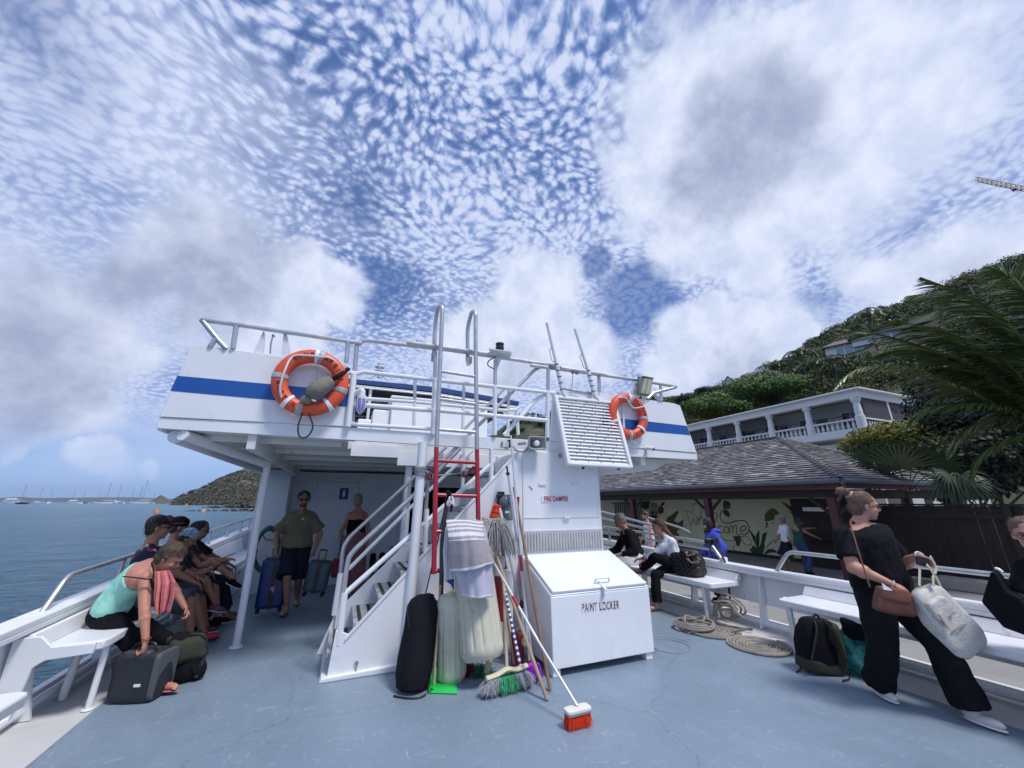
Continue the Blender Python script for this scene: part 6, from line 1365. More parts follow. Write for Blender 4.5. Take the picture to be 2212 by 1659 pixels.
def pole(name,label,a,b,r,mat,cat='pole',grips=(),extra=None):
    t=thing(name,label,cat,b if b.z<a.z else a); m=MB(); m.tube([a,b],r,10); m.build('shaft',mat,t)
    for g0,g1,mt in grips: m=MB(); m.tube([a.lerp(b,g0),a.lerp(b,g1)],r*1.35,10); m.build('grip',mt,t)
    return t
pole('wooden_pole','worn wooden pole whose foot stands nearest the camera left of the brush',G5(400,220,4.50),Z5(797,1352,.01),.0165,WOOD)
pole('wooden_pole','brown wooden pole standing beside the locker with its foot right of the purple broom',G5(590,30,4.58),Z5(815,1290,.01),.016,M('wood_brown',(.22,.13,.085),.6,var=.2,scale=8))
pole('telescopic_pole','tallest thin grey pole reaching up past the horn loudspeaker',G4(1203,25,4.5),Z5(690,1110+60,.02),.013,SIL,grips=((.57,.635,REDG),(.965,1.0,REDG)))
t=pole('telescopic_pole','thin silver pole with black screw tip in front of the casing',G4(1186,270,4.5),Z5(712,1150,.05),.012,SIL); m=MB(); m.tube([G4(1177,212,4.5),G4(1186,270,4.5)],.012,8); m.cbox(G4(1184,262,4.49),(.04,.03,.03)); m.build('screw_tip',BLACKP,t)
m=MB(); m.tube([G4(1250,405,4.55),G4(1245,470,4.55)],.017,10); m.tube([G4(1245,470,4.55),G4(1255,960,4.4)],.007,8); tag(m.build('red_handled_rod',REDG),'thin rod with dark red handle beside the wooden poles','pole')
m=MB(); m.ell(G5(643,755,4.2),(.03,.03,.045)); tag(m.build('black_clip',BLACKP),'small black knob clipped on a silver pole','clip')
# scrubbing brush held head up
t=thing('scrub_brush','brush with orange bristles and white block standing head up at the casing','brush',Z5(700,1140,0)); A=G5(512,205,4.45); m=MB(); m.tube([A,Z5(700,1140,.02)],.0125,10); m.build('shaft',SIL,t)
m=MB(); softbox(m,G5(505,190,4.43),(.035,.06,.155),Matrix.Rotation(-.28,3,'Y')@Matrix.Rotation(0,3,'Z'),.4); m.build('brush_block',M('block_white',(.75,.72,.66),.5),t)
cb_=G5(500,185,4.43); m=MB(); ax=Vector((.28,0,.96)); tuft(m,lambda s:cb_+ax*random.uniform(-.07,.07)+Vector((-.01,random.uniform(-.03,.03),0)),lambda s:(-1,random.uniform(-.3,.3),random.uniform(-.1,.45)),.085,.08,700,.0025); m.build('bristles',OB,t)
# string mop
t=thing('string_mop','grey string mop standing head up behind the wooden pole','mop',Z5(560,1150,0)); A=G5(465,240,4.42); m=MB(); m.tube([A,Z5(590,1130,.02)],.013,8); m.build('shaft',WOOD,t)
m=MB(); tuft(m,lambda s:A+Vector((random.uniform(-.05,.05),random.uniform(-.06,.03),random.uniform(-.01,.02))),lambda s:(random.uniform(-1.0,1.0),random.uniform(-.9,.1),random.uniform(-.2,.7)),.44,.12,170,.0065,3.2,.05); m.build('strands',M('mop_grey',(.33,.32,.31),.95,var=.3,scale=20),t)
# grey and green dust mop broom
t=thing('dust_broom','broom with cream head and shaggy green and grey bristles','broom',Z5(548,1290,0)); A=G5(525,600,4.2); B=Z5(548,1190,.14); m=MB(); m.tube([A,B],.015,10); m.build('shaft',M('pale_wood',(.45,.38,.27),.6,var=.15,scale=8),t)
hx=Vector((1,.12,.0)).normalized(); C=B
m=MB(); m.tube(bez([C-hx*.21+Vector((0,0,.0)),C-hx*.1+Vector((0,0,.01)),C+Vector((0,0,.035)),C+hx*.1+Vector((0,0,.015)),C+hx*.21+Vector((0,0,.03))],5),.02,8,flat=1.4); m.build('broom_head',CRM,t)
for nm,x0,x1,mt in (('green_bristles',-.11,.11,GB),('left_grey_bristles',-.24,-.09,SB),('right_grey_bristles',.09,.25,SB)):
    m=MB(); tuft(m,lambda s:C+hx*random.uniform(x0*.75,x1*.75)+Vector((0,random.uniform(-.03,.03),-.01)),lambda s:((x0+x1)*2.2+random.uniform(-.35,.35),random.uniform(-.6,.3),-1),.130,.13,620,.0026,0,.25); m.build(nm,mt,t)
for ob in t.children:
    for v in (ob.data.vertices if 'bristles' in ob.name else []):
        if v.co.z+t.location.z<.004: v.co.z=.004-t.location.z
# purple broom
t=thing('purple_broom','broom with purple bristles and blue and white spiral handle','broom',Z5(680,1210,0)); A=G5(465,340,4.45); B=Z5(632,1150,.14); n=26
m=MB(); m.tube([A,B],.014,10); m.build('shaft',WHITE,t); m=MB(); d=(B-A)
for i in range(n):
    s=i/n; m.tube([A+d*s,A+d*(s+.5/n)],.0148,10)
m.build('blue_bands',M('handle_blue',(.02,.06,.22),.5),t)
P0=Z5(560,1190,.11); P1=Z5(745,1120,.15); m=MB(); softbox(m,(P0+P1)/2+Vector((0,0,.01)),((P1-P0).length,.05,.03),rotz(math.atan2((P1-P0).y,(P1-P0).x)),.4); m.build('broom_head',PB,t)
m=MB(); tuft(m,lambda s:P0.lerp(P1,random.random())+Vector((0,random.uniform(-.02,.02),0)),(.12,-.12,-1),.12,.10,1100,.003); m.build('bristles',PB,t)
for v in m.v: pass
# green mop and red cloth on the deck behind the fenders
m=MB(); c=Z5(385,1165,.03); tuft(m,lambda s:c+Vector((random.uniform(-.05,.05),random.uniform(-.05,.05),0)),lambda s:(random.uniform(-1,1),random.uniform(-1,.6),random.uniform(-.1,.5)),.12,.2,400,.0035,1.0,.15)
tag(m.build('green_mop_head',M('green_dark',(.02,.16,.09),.8,var=.3)),'dark green mop head on the deck behind the larger fender','mop')
m=MB(); m.tube([G5(450,1090,4.25),Z5(432,1165,.03)],.018,8); m.cbox(Z5(425,1160,.06),(.06,.04,.12),Matrix.Rotation(.3,3,'Y')); tag(m.build('yellow_hook',CRM,bevel=.01),'yellow plastic mop clamp hanging under the larger fender','clamp')
m=MB(); c=Z5(305,1165,.04); tuft(m,lambda s:c,lambda s:(random.uniform(-1,1),random.uniform(-1,.6),random.uniform(-.1,.9)),.09,.2,220,.004,1.0,.15); tag(m.build('red_mop_head',M('red_dark',(.20,.02,.03),.8,var=.3)),'small dark red mop head on the deck between the fenders','mop')
# dustpan
t=thing('dustpan','bright green dustpan with a wooden handle beside the black bag','dustpan',Z5(150,1300,0)); GP_=M('green_plastic',(.03,.60,.12),.35,var=.05)
pts=[Z5(60,1310,.006),Z5(75,1262,.006),Z5(110,1230,.006),Z5(232,1262,.006),Z5(238,1316,.006)]; m=MB(); m.prism(pts,(0,0,.006)); m.prism([pts[0],pts[1],pts[1]+Vector((0,0,.09)),pts[0]+Vector((0,0,.03))],(.006,0,0)); m.prism([pts[1],pts[2],pts[2]+Vector((0,0,.10)),pts[1]+Vector((0,0,.09))],(.0,.006,0)); m.prism([pts[2],pts[3],pts[3]+Vector((0,0,.04)),pts[2]+Vector((0,0,.10))],(0,.006,0)); m.build('pan',GP_,t)
m=MB(); m.tube([Z5(92,1255,.08),G5(132,640,4.3)],.011,8); m.build('handle',WOOD,t); m=MB(); m.tube([Z5(92,1262,.05),Z5(92,1262,.05)+Vector((.005,.01,.13))],.017,8); m.build('handle_socket',GP_,t)
# things behind the poles
m=MB(); a=G5(488,590,4.5); b=G5(522,860,4.5); m.box((a.x,4.45,b.z),(b.x+.03,4.62,a.z)); tag(m.build('extinguisher_box',REDG,bevel=.02),'dark red steel box partly hidden behind the larger fender','box')
m=MB(); a=G5(528,540,4.45); b=G5(585,1050,4.45); m.prism([a,G5(582,545,4.45),G5(588,990,4.45),G5(560,1052,4.45),G5(530,1040,4.45)],(0,.05,0)); tag(m.build('white_board',WHITEW,bevel=.008),'scuffed white board standing upright behind the brooms','board')
m=MB(); a=G5(455,455,4.5); b=G5(528,535,4.5); m.box((a.x,4.42,b.z),(b.x,4.62,a.z)); tag(m.build('white_canister',WHITEW,bevel=.04),'white plastic canister top behind the larger fender','canister')
m=MB(); m.tube([G5(500,330,4.52),G5(540,540,4.5)],.022,8); tag(m.build('orange_handle',M('orange_dull',(.36,.11,.05),.6)),'short dull orange handle between mop strands and brush pole','handle')
hy_=thing('fire_hydrant_valve','dark red hose valve on a standpipe behind the brooms','valve',Z5(640,1150,0)); m=MB(); a=G5(632,965,4.3); m.rod(Vector((a.x,a.y,0)),a,.035,12); m.rod(Vector((a.x-.05,a.y+.02,0)),Vector((a.x-.05,a.y+.02,.30)),.05,12); m.ell(a,(.06,.05,.07)); m.build('valve_body',REDG,hy_); m=MB(); m.revolve([(.04,0),(.04,.02)],G5(655,988,4.22),(0.2,-1,0),16); m.build('cap',M('cap_cream',(.6,.55,.45),.5),hy_)
m=MB(); m.torus(G5(635,925,4.27),.05,.008,(0.2,-.3,1),18,6); tag(m.build('valve_rope',ROPE),'loop of pale cord round the red hose valve','rope')
# hand lamp on the casing
L0=G4(1170,470,4.58); t=thing('emergency_lantern','grey emergency lantern hanging from a black bracket on the casing','lantern',L0)
m=MB(); p=G4(1140,430,4.60); m.cbox(p,(.09,.04,.22)); m.cbox(G4(1160,400,4.60),(.20,.05,.035)); m.build('bracket',BLACKP,t,bevel=.006)
LG=M('lantern_grey',(.13,.14,.15),.5,var=.15); m=MB(); c=G4(1172,440,4.54); m.ell(c,(.085,.07,.085)); m.build('dome',M('lantern_glass',(.10,.12,.15),.12,var=.1),t); m=MB(); q=G4(1183,550,4.54); m.revolve([(.05,0),(.07,.01),(.07,.06),(.058,.08),(.06,.17),(.07,.19)],q,(0,0,1),18); m.build('lamp_base',LG,t); m=MB(); m.cbox(G4(1182,500,4.47),(.05,.004,.025)); m.build('lamp_label',WHITE2,t)
m=MB(); m.rod(q,G4(1180,740,4.6),.004,5); m.build('cable',BLACKP,t)
# --- ropes on the deck
def rope_strand(mb,pts,r,pitch=.07):
    "laid rope: three strands twisted"
    C=bez(pts,6); 
    # resample
    L=[0]
    for i in range(1,len(C)): L.append(L[-1]+(C[i]-C[i-1]).length)
    n=max(8,int(L[-1]/(pitch/7))); 
    def at(s):
        s=max(0,min(L[-1],s)); i=min(len(L)-2,max(0,int(np.searchsorted(L,s))-1)); w=(s-L[i])/max(1e-9,L[i+1]-L[i]); return C[i].lerp(C[i+1],w)
    for k in range(3):
        P=[]
        for i in range(n+1):
            s=L[-1]*i/n; p=at(s); t_=(at(s+.01)-at(s-.01)).normalized(); u=t_.cross(Vector((0,0,1))); u=u.normalized() if u.length>.01 else Vector((1,0,0)); v=t_.cross(u); a=2*math.pi*(s/pitch+k/3); P.append(p+(u*math.cos(a)+v*math.sin(a))*r*.52)
        mb.tube(P,r*.56,6)
def spiral(c,r0,r1,turns,z,n=26,sx=1.0,wob=.02,ph=0):
    P=[]
    for i in range(int(turns*n)+1):
        s=i/(turns*n); a=ph+2*math.pi*turns*s; r=r0+(r1-r0)*s; r*=1+wob*math.sin(3*a+1); P.append(Vector((c[0]+math.cos(a)*r*sx,c[1]+math.sin(a)*r,z(s) if callable(z) else z)))
    return P
RP=M('mooring_rope',(.34,.31,.27),.95,var=.22,scale=14,bump=.9,bscale=140,col2=(.18,.155,.13),c2=(.55,.8)); rr_=.0142
c=gz(*c8(1172,1375)); m=MB(); rope_strand(m,spiral(c,.03,.335,9.0,lambda s:.016+.004*math.sin(s*40),24),rr_); rope_strand(m,[Vector((c.x+.0,c.y+.335,.024)),Vector((c.x+.08,c.y+.42,.03)),gz(*c8(1130,1240),.12)],rr_)
tag(m.build('rope_coil',RP),'neat flat spiral of thick pale rope on the blue deck','rope','coils of thick pale mooring rope')
c=gz(*c8(830,1262)); m=MB(); rope_strand(m,spiral(c,.04,.37,9.5,lambda s:.016+.004*math.sin(s*37),24),rr_)
c2_=c+Vector((-.13,.12,0)); rope_strand(m,spiral(c2_,.24,.20,2.6,lambda s:.05+s*.05,24,1.15,.08,1),rr_)
rope_strand(m,[c2_+Vector((-.18,.0,.10)),c2_+Vector((-.08,.08,.15)),c2_+Vector((.04,.04,.12)),c2_+Vector((.10,-.06,.16)),c2_+Vector((.02,-.10,.12)),c2_+Vector((-.08,-.03,.14)),c2_+Vector((-.15,.08,.11))],rr_)
tag(m.build('rope_coil',RP),'heaped coil of thick pale rope lying under the bench end','rope','coils of thick pale mooring rope')
c=gz(*c8(1185,1230)); c=Vector((5.15,c.y+.15,.24)); m=MB()
for k in range(4):
    P=[]
    for i in range(25):
        a=2*math.pi*i/24; P.append(c+Vector((random.uniform(-.01,.01)-.04*k*.6,math.cos(a)*(.20-.02*k)+.03*k,math.sin(a)*(.13-.012*k)-.015*k+.02*math.sin(2*a+k))))
    rope_strand(m,P,rr_)
rope_strand(m,[c+Vector((-.1,.22,0)),c+Vector((-.16,.1,-.12)),c+Vector((-.24,.08,-.2)),gz(*c8(1130,1255),.03)],rr_)
for k in range(3): rope_strand(m,[c+Vector((-.10,-.24+.02*k,-.08)),c+Vector((-.18,-.1,.0+.04*k)),c+Vector((-.17,.1,-.05+.05*k)),c+Vector((-.1,.24,.02))],rr_)
tag(m.build('rope_hank',RP),'hank of thick pale rope hung upright against the dock side bulwark','rope','coils of thick pale mooring rope')
# black strap on the dock side rail
m=MB(); P=[gx(*c8(*p),5.48) for p in ((865,600),(880,660),(930,760),(950,850))]+[gx(*c8(960,960),5.40),gx(*c8(970,1060),5.3),gx(*c8(980,1135),5.25)]
m.tube(bez(P,6),.022,6,flat=.35); q=gx(*c8(800,612),5.52)
for k in range(4): m.torus(q+Vector((0,-.03*k,0)),.045,.014,(0,1,.2*k),14,6)
m.torus(gx(*c8(865,610),5.52),.042,.016,(0,1,0),14,6); m.tube(bez([gx(*c8(p[0],p[1]),5.5) for p in ((815,630),(825,680),(840,735))],4),.014,6); tag(m.build('rail_strap',BLACKP),'black webbing strap tied to the dock side rail and hanging to the deck','strap')
# ---- luggage
def bag_thing(name,label,cat,c): return thing(name,label,cat,c)
# left grey black duffel
pA=gz(222,1522); pB=gz(352,1516); ce=(pA+pB)/2; ln=(pB-pA).length; ang=math.atan2((pB-pA).y,(pB-pA).x)
t=bag_thing('travel_bag','dark grey waterproof travel bag gripped by the bending woman','bag',(ce.x,ce.y+.17,0)); r_=rotz(ang); GB1=M('bag_grey',(.018,.021,.030),.55,var=.15,scale=8,bump=.3,bscale=40); hgt=.375
C_=Vector((ce.x-.01,ce.y+.10,hgt/2)); m=MB(); softbox(m,C_,(ln*.84,.25,hgt),r_,.30,.025,4); m.build('bag_body',GB1,t)
m=MB(); softbox(m,C_+r_@Vector((ln*.36,0,0)),(ln*.10,.262,hgt*.93),r_,.3); m.build('side_trim',M('trim_grey',(.085,.09,.10),.6),t)
m=MB(); softbox(m,C_+r_@Vector((-.02,-.03,hgt/2-.03)),(ln*.5,.17,.08),r_,.4); m.build('top_panel',M('trim_dark',(.045,.05,.06),.5),t)
m=MB(); m.tube(bez([C_+r_@Vector(v) for v in ((-.10,-.05,hgt/2),(-.06,-.05,hgt/2+.05),(.06,-.05,hgt/2+.05),(.10,-.05,hgt/2))],5),.013,6); m.build('handle',BLACKP,t)
m=MB(); m.cbox(C_+r_@Vector((.06,-.129,-.05)),(.05,.006,.02),r_); m.build('patch',WHITE2,t)
# olive backpack on the left
c=gz(405,1475); t=bag_thing('backpack','olive and black backpack slumped between the bending woman and the red shoe','backpack',(c.x-.05,c.y+.15,0)); c=Vector((c.x-.10,c.y+.10,.20)); OLV=M('olive_cloth',(.034,.036,.020),.85,var=.2,bump=.4,bscale=70)
m=MB(); softbox(m,c,(.32,.30,.40),rotz(.4),.5,.05,5); m.build('pack_body',BLACK,t); m=MB(); softbox(m,c+Vector((.01,-.02,.08)),(.29,.28,.20),rotz(.4),.5,.05,5,seed=3); m.build('pack_lid',OLV,t); m=MB(); softbox(m,c+Vector((.13,-.04,-.09)),(.14,.18,.17),rotz(.4),.6,.03,8); m.build('side_pocket',BLACK,t)
m=MB(); m.tube(bez([c+Vector((.04,-.10,.20)),c+Vector((.16,-.10,.17)),c+Vector((.19,-.08,.02)),c+Vector((.16,-.12,-.16))],5),.016,6,flat=.4); m.build('strap',BLACKP,t)
# suitcases
def suitcase(label,c,w,d,h,rz,mat,band,lean=0,group='suitcases carried by the man'):
    t=bag_thing('suitcase',label,'suitcase',c); r_=rotz(rz)@Matrix.Rotation(lean,3,'Y'); c=Vector(c)
    def P(x,y,z): return c+r_@Vector((x,y,z))
    m=MB(); m.cbox(P(0,0,.06+h/2),(w,d,h),r_); m.build('shell',mat,t,bevel=.045)
    m=MB(); m.cbox(P(-.0,0,.06+h/2),(.06,d+.012,h+.010),r_); m.build('centre_band',band,t,bevel=.004)
    m=MB(); 
    for x in (-w*.32,w*.32): m.cbox(P(x,0,.06+h/2),(.012,d+.008,h*.9),r_)
    m.build('ribs',mat,t,bevel=.003)
    for x in (-w*.38,w*.38):
        for y in (-d*.32,d*.32):
            q=MB(); q.revolve([(.028,-.012),(.03,-.008),(.03,.008),(.028,.012)],P(x,y,.03),r_@Vector((.3,1,0)),12); q.rod(P(x,y,.035),P(x,y,.065),.013); q.build('wheel',BLACKP,t)
    return t,P
BS=M('suitcase_blue',(.010,.028,.16),.35,var=.1); GS=M('suitcase_slate',(.045,.075,.11),.4,var=.1)
# ================================================================ people
V3=lambda *a: Vector(a)
def remesh(mb,vox,smooth=2,name='body',noise_=0,nfr=9,zfloor=None):
    me=mb.mesh(name); o=bpy.data.objects.new('tmp',me); COL.objects.link(o)
    r=o.modifiers.new('r','REMESH'); r.mode='VOXEL'; r.voxel_size=vox; r.use_smooth_shade=True
    if smooth: s=o.modifiers.new('s','SMOOTH'); s.factor=.5; s.iterations=smooth
    bpy.context.view_layer.update()
    out=bpy.data.meshes.new_from_object(o.evaluated_get(bpy.context.evaluated_depsgraph_get())); bpy.data.objects.remove(o); out.materials.clear()
    if noise_:
        n=len(out.vertices); co=[v.co.copy() for v in out.vertices]; no=[v.normal.copy() for v in out.vertices]
        for v,c,k in zip(out.vertices,co,no):
            q=Vector((c.x*nfr,c.y*nfr,c.z*nfr*.55)); v.co=c+k*(mn.fractal(q,1,2,3)*noise_)
    if zfloor is not None:
        for v in out.vertices: v.co.z=max(v.co.z,zfloor)
    out.polygons.foreach_set('use_smooth',[True]*len(out.polygons)); out.name=name; return out
def cap(mb,a,ra,b,rb,n=12,e0=True,e1=True):
    a=Vector(a);b=Vector(b); mb.tube([a,a.lerp(b,.5),b],[ra,(ra+rb)/2,rb],n)
    if e0: mb.ell(a,ra,None,n,8)
    if e1: mb.ell(b,rb,None,n,8)
def ik(a,t,l1,l2,pole):
    a=Vector(a);t=Vector(t); d=t-a; L_=min(d.length,(l1+l2)*.998); dn=d.normalized(); t=a+dn*L_; c=(l1*l1+L_*L_-l2*l2)/(2*l1*L_); c=max(-1,min(1,c))
    p=Vector(pole); p=(p-dn*p.dot(dn)); p=p.normalized() if p.length>1e-4 else Vector((0,0,1)); return a+dn*l1*c+p*l1*math.sqrt(max(0,1-c*c)),t
def axes(z,x):
    z=Vector(z).normalized(); x=Vector(x); x=(x-z*x.dot(z)).normalized(); return Matrix((x,z.cross(x),z)).transposed()
def ering(c,x,y,rx,ry,n=18): return [Vector(c)+x*(math.cos(2*math.pi*k/n)*rx)+y*(math.sin(2*math.pi*k/n)*ry) for k in range(n)]
TORSO=[(-.16,.10,.085),(-.05,.160,.118),(.06,.168,.122),(.25,.152,.112),(.45,.140,.104),(.62,.148,.112),(.78,.165,.118),(.90,.172,.108),(.98,.160,.088),(1.05,.115,.072),(1.11,.072,.062)]
def torso(mb,p,t0=-.3,t1=2,infl=0,S=1,W=1,belly=0):
    rings=[]; pel,ch=p['pel'],p['chest']; spine=(ch-pel)
    bend=Vector(p.get('bend',(0,0,0)))
    for t,rx,ry in TORSO:
        if t<t0 or t>t1: continue
        c=pel+spine*t+bend*(4*max(0,t)*(1-min(1,t))); dt=spine+bend*(4-8*max(0,min(1,t))); x=p['hipd'].lerp(p['shd'],max(0,min(1,t))); m=axes(dt,x); k=belly*math.exp(-((t-.3)/.25)**2)
        rings.append(ering(c+m@V3(0,-k*.5,0) if False else c,m@V3(1,0,0),m@V3(0,1,0),rx*S*W+infl,(ry+k)*S*(W*.5+.5)+infl))
    mb.loft(rings)
def hand(mb,w,d,n,S,curl,thumb=1,spread=.06,skipf=()):
    d=Vector(d).normalized(); n=Vector(n); n=(n-d*n.dot(d)).normalized(); s=d.cross(n)*thumb
    pm=w+d*.045*S; rot=axes(d,s); mb.ell(pm,(.040*S,.017*S,.055*S),rot,14,8)
    for i,L_ in enumerate((.078,.086,.080,.062)):
        o=(1.5-i)*.0195*S; r=w+d*(.080-.004*abs(i-1.2))*S+s*o; dd=(d+s*(1.5-i)*spread).normalized(); q=r-dd*.02*S; a=0
        for j,f in enumerate((.46,.31,.23)):
            a+=curl*(.9,1.1,.8)[j]; dv=dd*math.cos(a)+n*math.sin(a); e=(r if j==0 else q)+dv*L_*f*S; cap(mb,q if j else q,(.0098-.0008*j)*S,e,(.0090-.0009*j)*S,8); q=e
    b=w+d*.02*S+s*.028*S; k1=b+(d*.55+s*.75+n*.25).normalized()*.045*S; k2=k1+(d*.8+s*.25+n*(.3+curl*.5)).normalized()*.034*S; cap(mb,b,.013*S,k1,.011*S,8); cap(mb,k1,.0105*S,k2,.0085*S,8)
SK=lambda nm,c: M('skin_'+nm,c,.5,var=.10,scale=14,bump=.15,bscale=200,spec=.4)
HR=lambda nm,c: M('hair_'+nm,c,.6,var=.35,scale=55,bump=.9,bscale=90,stretch=(1,1,.25))
EYE=M('eye_dark',(.02,.015,.012),.2); LIP=M('lip',(.32,.09,.08),.5); BROW=M('brow',(.05,.035,.025),.8)
def person(label,p,vox=.010):
    S=p.get('S',1.0); W=p.get('W',1.0); HS=1.05
    for k in ('pel','chest','head','shd','hipd','f'): p[k]=Vector(p[k])
    for k in ('shd','hipd','f'): p[k].normalize()
    dd_=p['head']-p['chest']; gap=.232*S
    if dd_.length>gap: p['chest']=p['head']-dd_.normalized()*gap
    shd,hipd=p['shd'],p['hipd']; base=V3(p['pel'].x,p['pel'].y,p.get('z0',0)); t=thing('person',label,'person',base,p.get('group'))
    pel,ch=p['pel'],p['chest']; up=(ch-pel).normalized(); w_=wloc(t)
    # shd points towards the person's right
    SW=p.get('SW',W**.5); sh={'R':ch+shd*.150*S*SW-up*.035+Vector(p.get('shoR',(0,0,0))),'L':ch-shd*.150*S*SW-up*.035+Vector(p.get('shoL',(0,0,0)))}; hip={'R':pel+hipd*.09*S-up*.05*S,'L':pel-hipd*.09*S-up*.05*S}
    J={}
    for s_ in 'RL':
        e,wv=ik(sh[s_],p['w'+s_],.285*S,.255*S,p.get('pe'+s_,(0,.3,-1))); k,a=ik(hip[s_],p['a'+s_],.43*S,.41*S,p.get('pk'+s_,p['f'])); J[s_]=(e,wv,k,a)
    f=p['f']; u=Vector(p.get('hu',(0,0,1))); u=(u-f*f.dot(u)).normalized(); s=f.cross(u); hc=p['head']; HM=Matrix((s,f,u)).transposed()
    def H(x,y,z): return hc+HM@V3(x*S*HS,y*S*HS,z*S*HS)
    b=MB(); torso(b,p,S=S,W=W)
    b.ell(H(0,-.012,.022),(.078*S,.098*S,.103*S),HM); b.ell(H(0,.022,-.035),(.061*S,.070*S,.084*S),HM); b.ell(H(0,.058,-.088),(.026*S,.024*S,.024*S),HM,10,8); b.ell(H(0,.075,.028),(.045*S,.016*S,.018*S),HM,10,8)
    b.tube([H(0,.082,.016),H(0,.103,-.018),H(0,.090,-.030)],[.007*S,.0125*S,.010*S],8)
    for sx in (-1,1): b.ell(H(sx*.076,-.008,-.012),(.010*S,.018*S,.030*S),HM,8,8); b.ell(H(sx*.036,.062,-.028),(.022*S,.02*S,.022*S),HM,8,6)
    nb=ch+up*.03*S; cap(b,nb,.062*S*min(1.1,W),H(0,-.020,-.055),.052*S,14)
    for s_ in 'RL': cap(b,nb+up*.035*S,.042*S,sh[s_]+up*.012*S,.040*S,10)
    for s_ in 'RL':
        e,wv,k,a=J[s_]; cap(b,sh[s_]-shd*(.02 if s_=='R' else -.02)*S,.050*S*W**.6,e,.039*S*W**.7,12); cap(b,e,.039*S*W,wv,.026*S,12); b.ell(e.lerp(wv,.25),.042*S*W,None,10,8)
        cap(b,hip[s_],.085*S*W,k,.054*S*W,14); cap(b,k,.052*S*W,a,.034*S,12); b.ell(k.lerp(a,.28)-Vector(p.get('pk'+s_,p['f'])).normalized()*.015*S,(.050*S*W,.05*S*W,.085*S),axes(a-k,(1,0,.01)),10,8)
        hd=p.get('h'+s_,{}); d=hd.get('d',(wv-e)); n=hd.get('n',(0,0,-1)); hand(b,wv,d,n,S,hd.get('curl',.35),hd.get('thumb',1 if s_=='R' else -1))
        fd=Vector(p.get('fd'+s_,(p['f'].x,p['f'].y,0))).normalized(); fm=Matrix((fd.cross(V3(0,0,1)),fd,V3(0,0,1))).transposed() if abs(fd.z)<.1 else axes(V3(0,0,1),fd.cross(V3(0,0,1)))
        if abs(fd.z)>=.1: xx=fd.cross(V3(0,0,1)).normalized(); fm=Matrix((xx,fd,xx.cross(fd))).transposed()
        p['_f'+s_]=(a,fm)
        b.ell(a+fm@V3(0,.055,-.052)*S,(.036*S,.105*S,.028*S),fm,12,8); b.ell(a+fm@V3(0,-.02,-.045)*S,(.032*S,.04*S,.036*S),fm,10,8); cap(b,a,.033*S,a+fm@V3(0,.02,-.03)*S,.034*S,10)
        if not p.get('shoes') or p.get('shoes')[0]=='flip':
            for i in range(5): q=a+fm@V3((i-2)*.014*(-1 if s_=='R' else 1),.148-.007*abs(i-1)-.004*i,-.066)*S; b.ell(q,(.009*S,.018*S,.009*S),fm,8,6)
    me=remesh(b,vox,1,'body',zfloor=p.get('z0',0)+.006 if p.get('floor',True) else None)
    for v in me.vertices: v.co-=w_
    body=link_mesh('body',me,p['skin'],t)
    # face
    m=MB(); 
    for sx in (-1,1): m.ell(H(sx*.031,.081,.006),(.012*S,.006*S,.006*S),HM,10,6)
    if not p.get('back'): m.build('eyes',EYE,t)
    m=MB(); 
    for sx in (-1,1): m.tube([H(sx*.016,.089,.026),H(sx*.034,.087,.031),H(sx*.050,.074,.025)],[.003*S,.004*S,.002*S],6)
    if not p.get('back'): m.build('eyebrows',BROW,t)
    m=MB(); m.ell(H(0,.081,-.058),(.023*S,.009*S,.006*S),HM,10,6); m.ell(H(0,.079,-.065),(.019*S,.008*S,.006*S),HM,10,6)
    if not p.get('back'): m.build('mouth',LIP,t)
    # hair
    hr=p.get('hair')
    if hr:
        kind,mt=hr[0],hr[1]; g=MB(); thick=hr[2] if len(hr)>2 else 1
        g.ell(H(0,-.026,.034),(.088*S*thick,.100*S*thick,.102*S),HM,18,12)
        if kind in('short','beard'): g.ell(H(0,-.045,-.02),(.072*S,.066*S,.07*S),HM,14,10)
        if kind!='short' and kind!='beard': g.ell(H(0,-.05,-.02),(.082*S,.074*S,.090*S),HM,14,10)
        if kind=='long':
            hl_=hr[3] if len(hr)>3 else .35
            for i in range(9):
                an=-1.25+2.5*i/8; a0=H(math.sin(an)*.075,-.03-math.cos(an)*.055,.0); g.tube(bez([H(math.sin(an)*.06,-.03-math.cos(an)*.045,.06),a0,a0+V3(0,0,-hl_*.5)+HM@V3(math.sin(an)*.02,-.02,0),a0+V3(0,0,-hl_)+HM@V3(math.sin(an)*.01,-.015,0)],4),[.026*S]*9+[.022*S,.018*S,.014*S,.008*S],8)
        if kind=='pony':
            q=hr[3]; g.tube(bez([H(0,-.10,.03)]+[Vector(x) for x in q],6),[.032*S]*3+[.03*S]*(6*len(q)-5)+[.018*S]*2+[.008*S],8)
        if kind=='bun': c=hr[3]; g.ell(H(*c),(.042*S,.04*S,.038*S),HM,12,8); g.ell(H(c[0]+.02,c[1]-.02,c[2]+.015),(.03*S,.03*S,.03*S),HM,12,8)
        if kind=='wild':
            for i in range(22): d_=V3(random.uniform(-1,1),random.uniform(-1,.25),random.uniform(-.2,1)).normalized(); g.tube([H(d_.x*.06,-.02+d_.y*.07,.03+d_.z*.07),H(d_.x*.10,-.02+d_.y*.115,.03+d_.z*.105)+V3(0,0,random.uniform(-.02,.01))],[.018*S,.006*S],6)
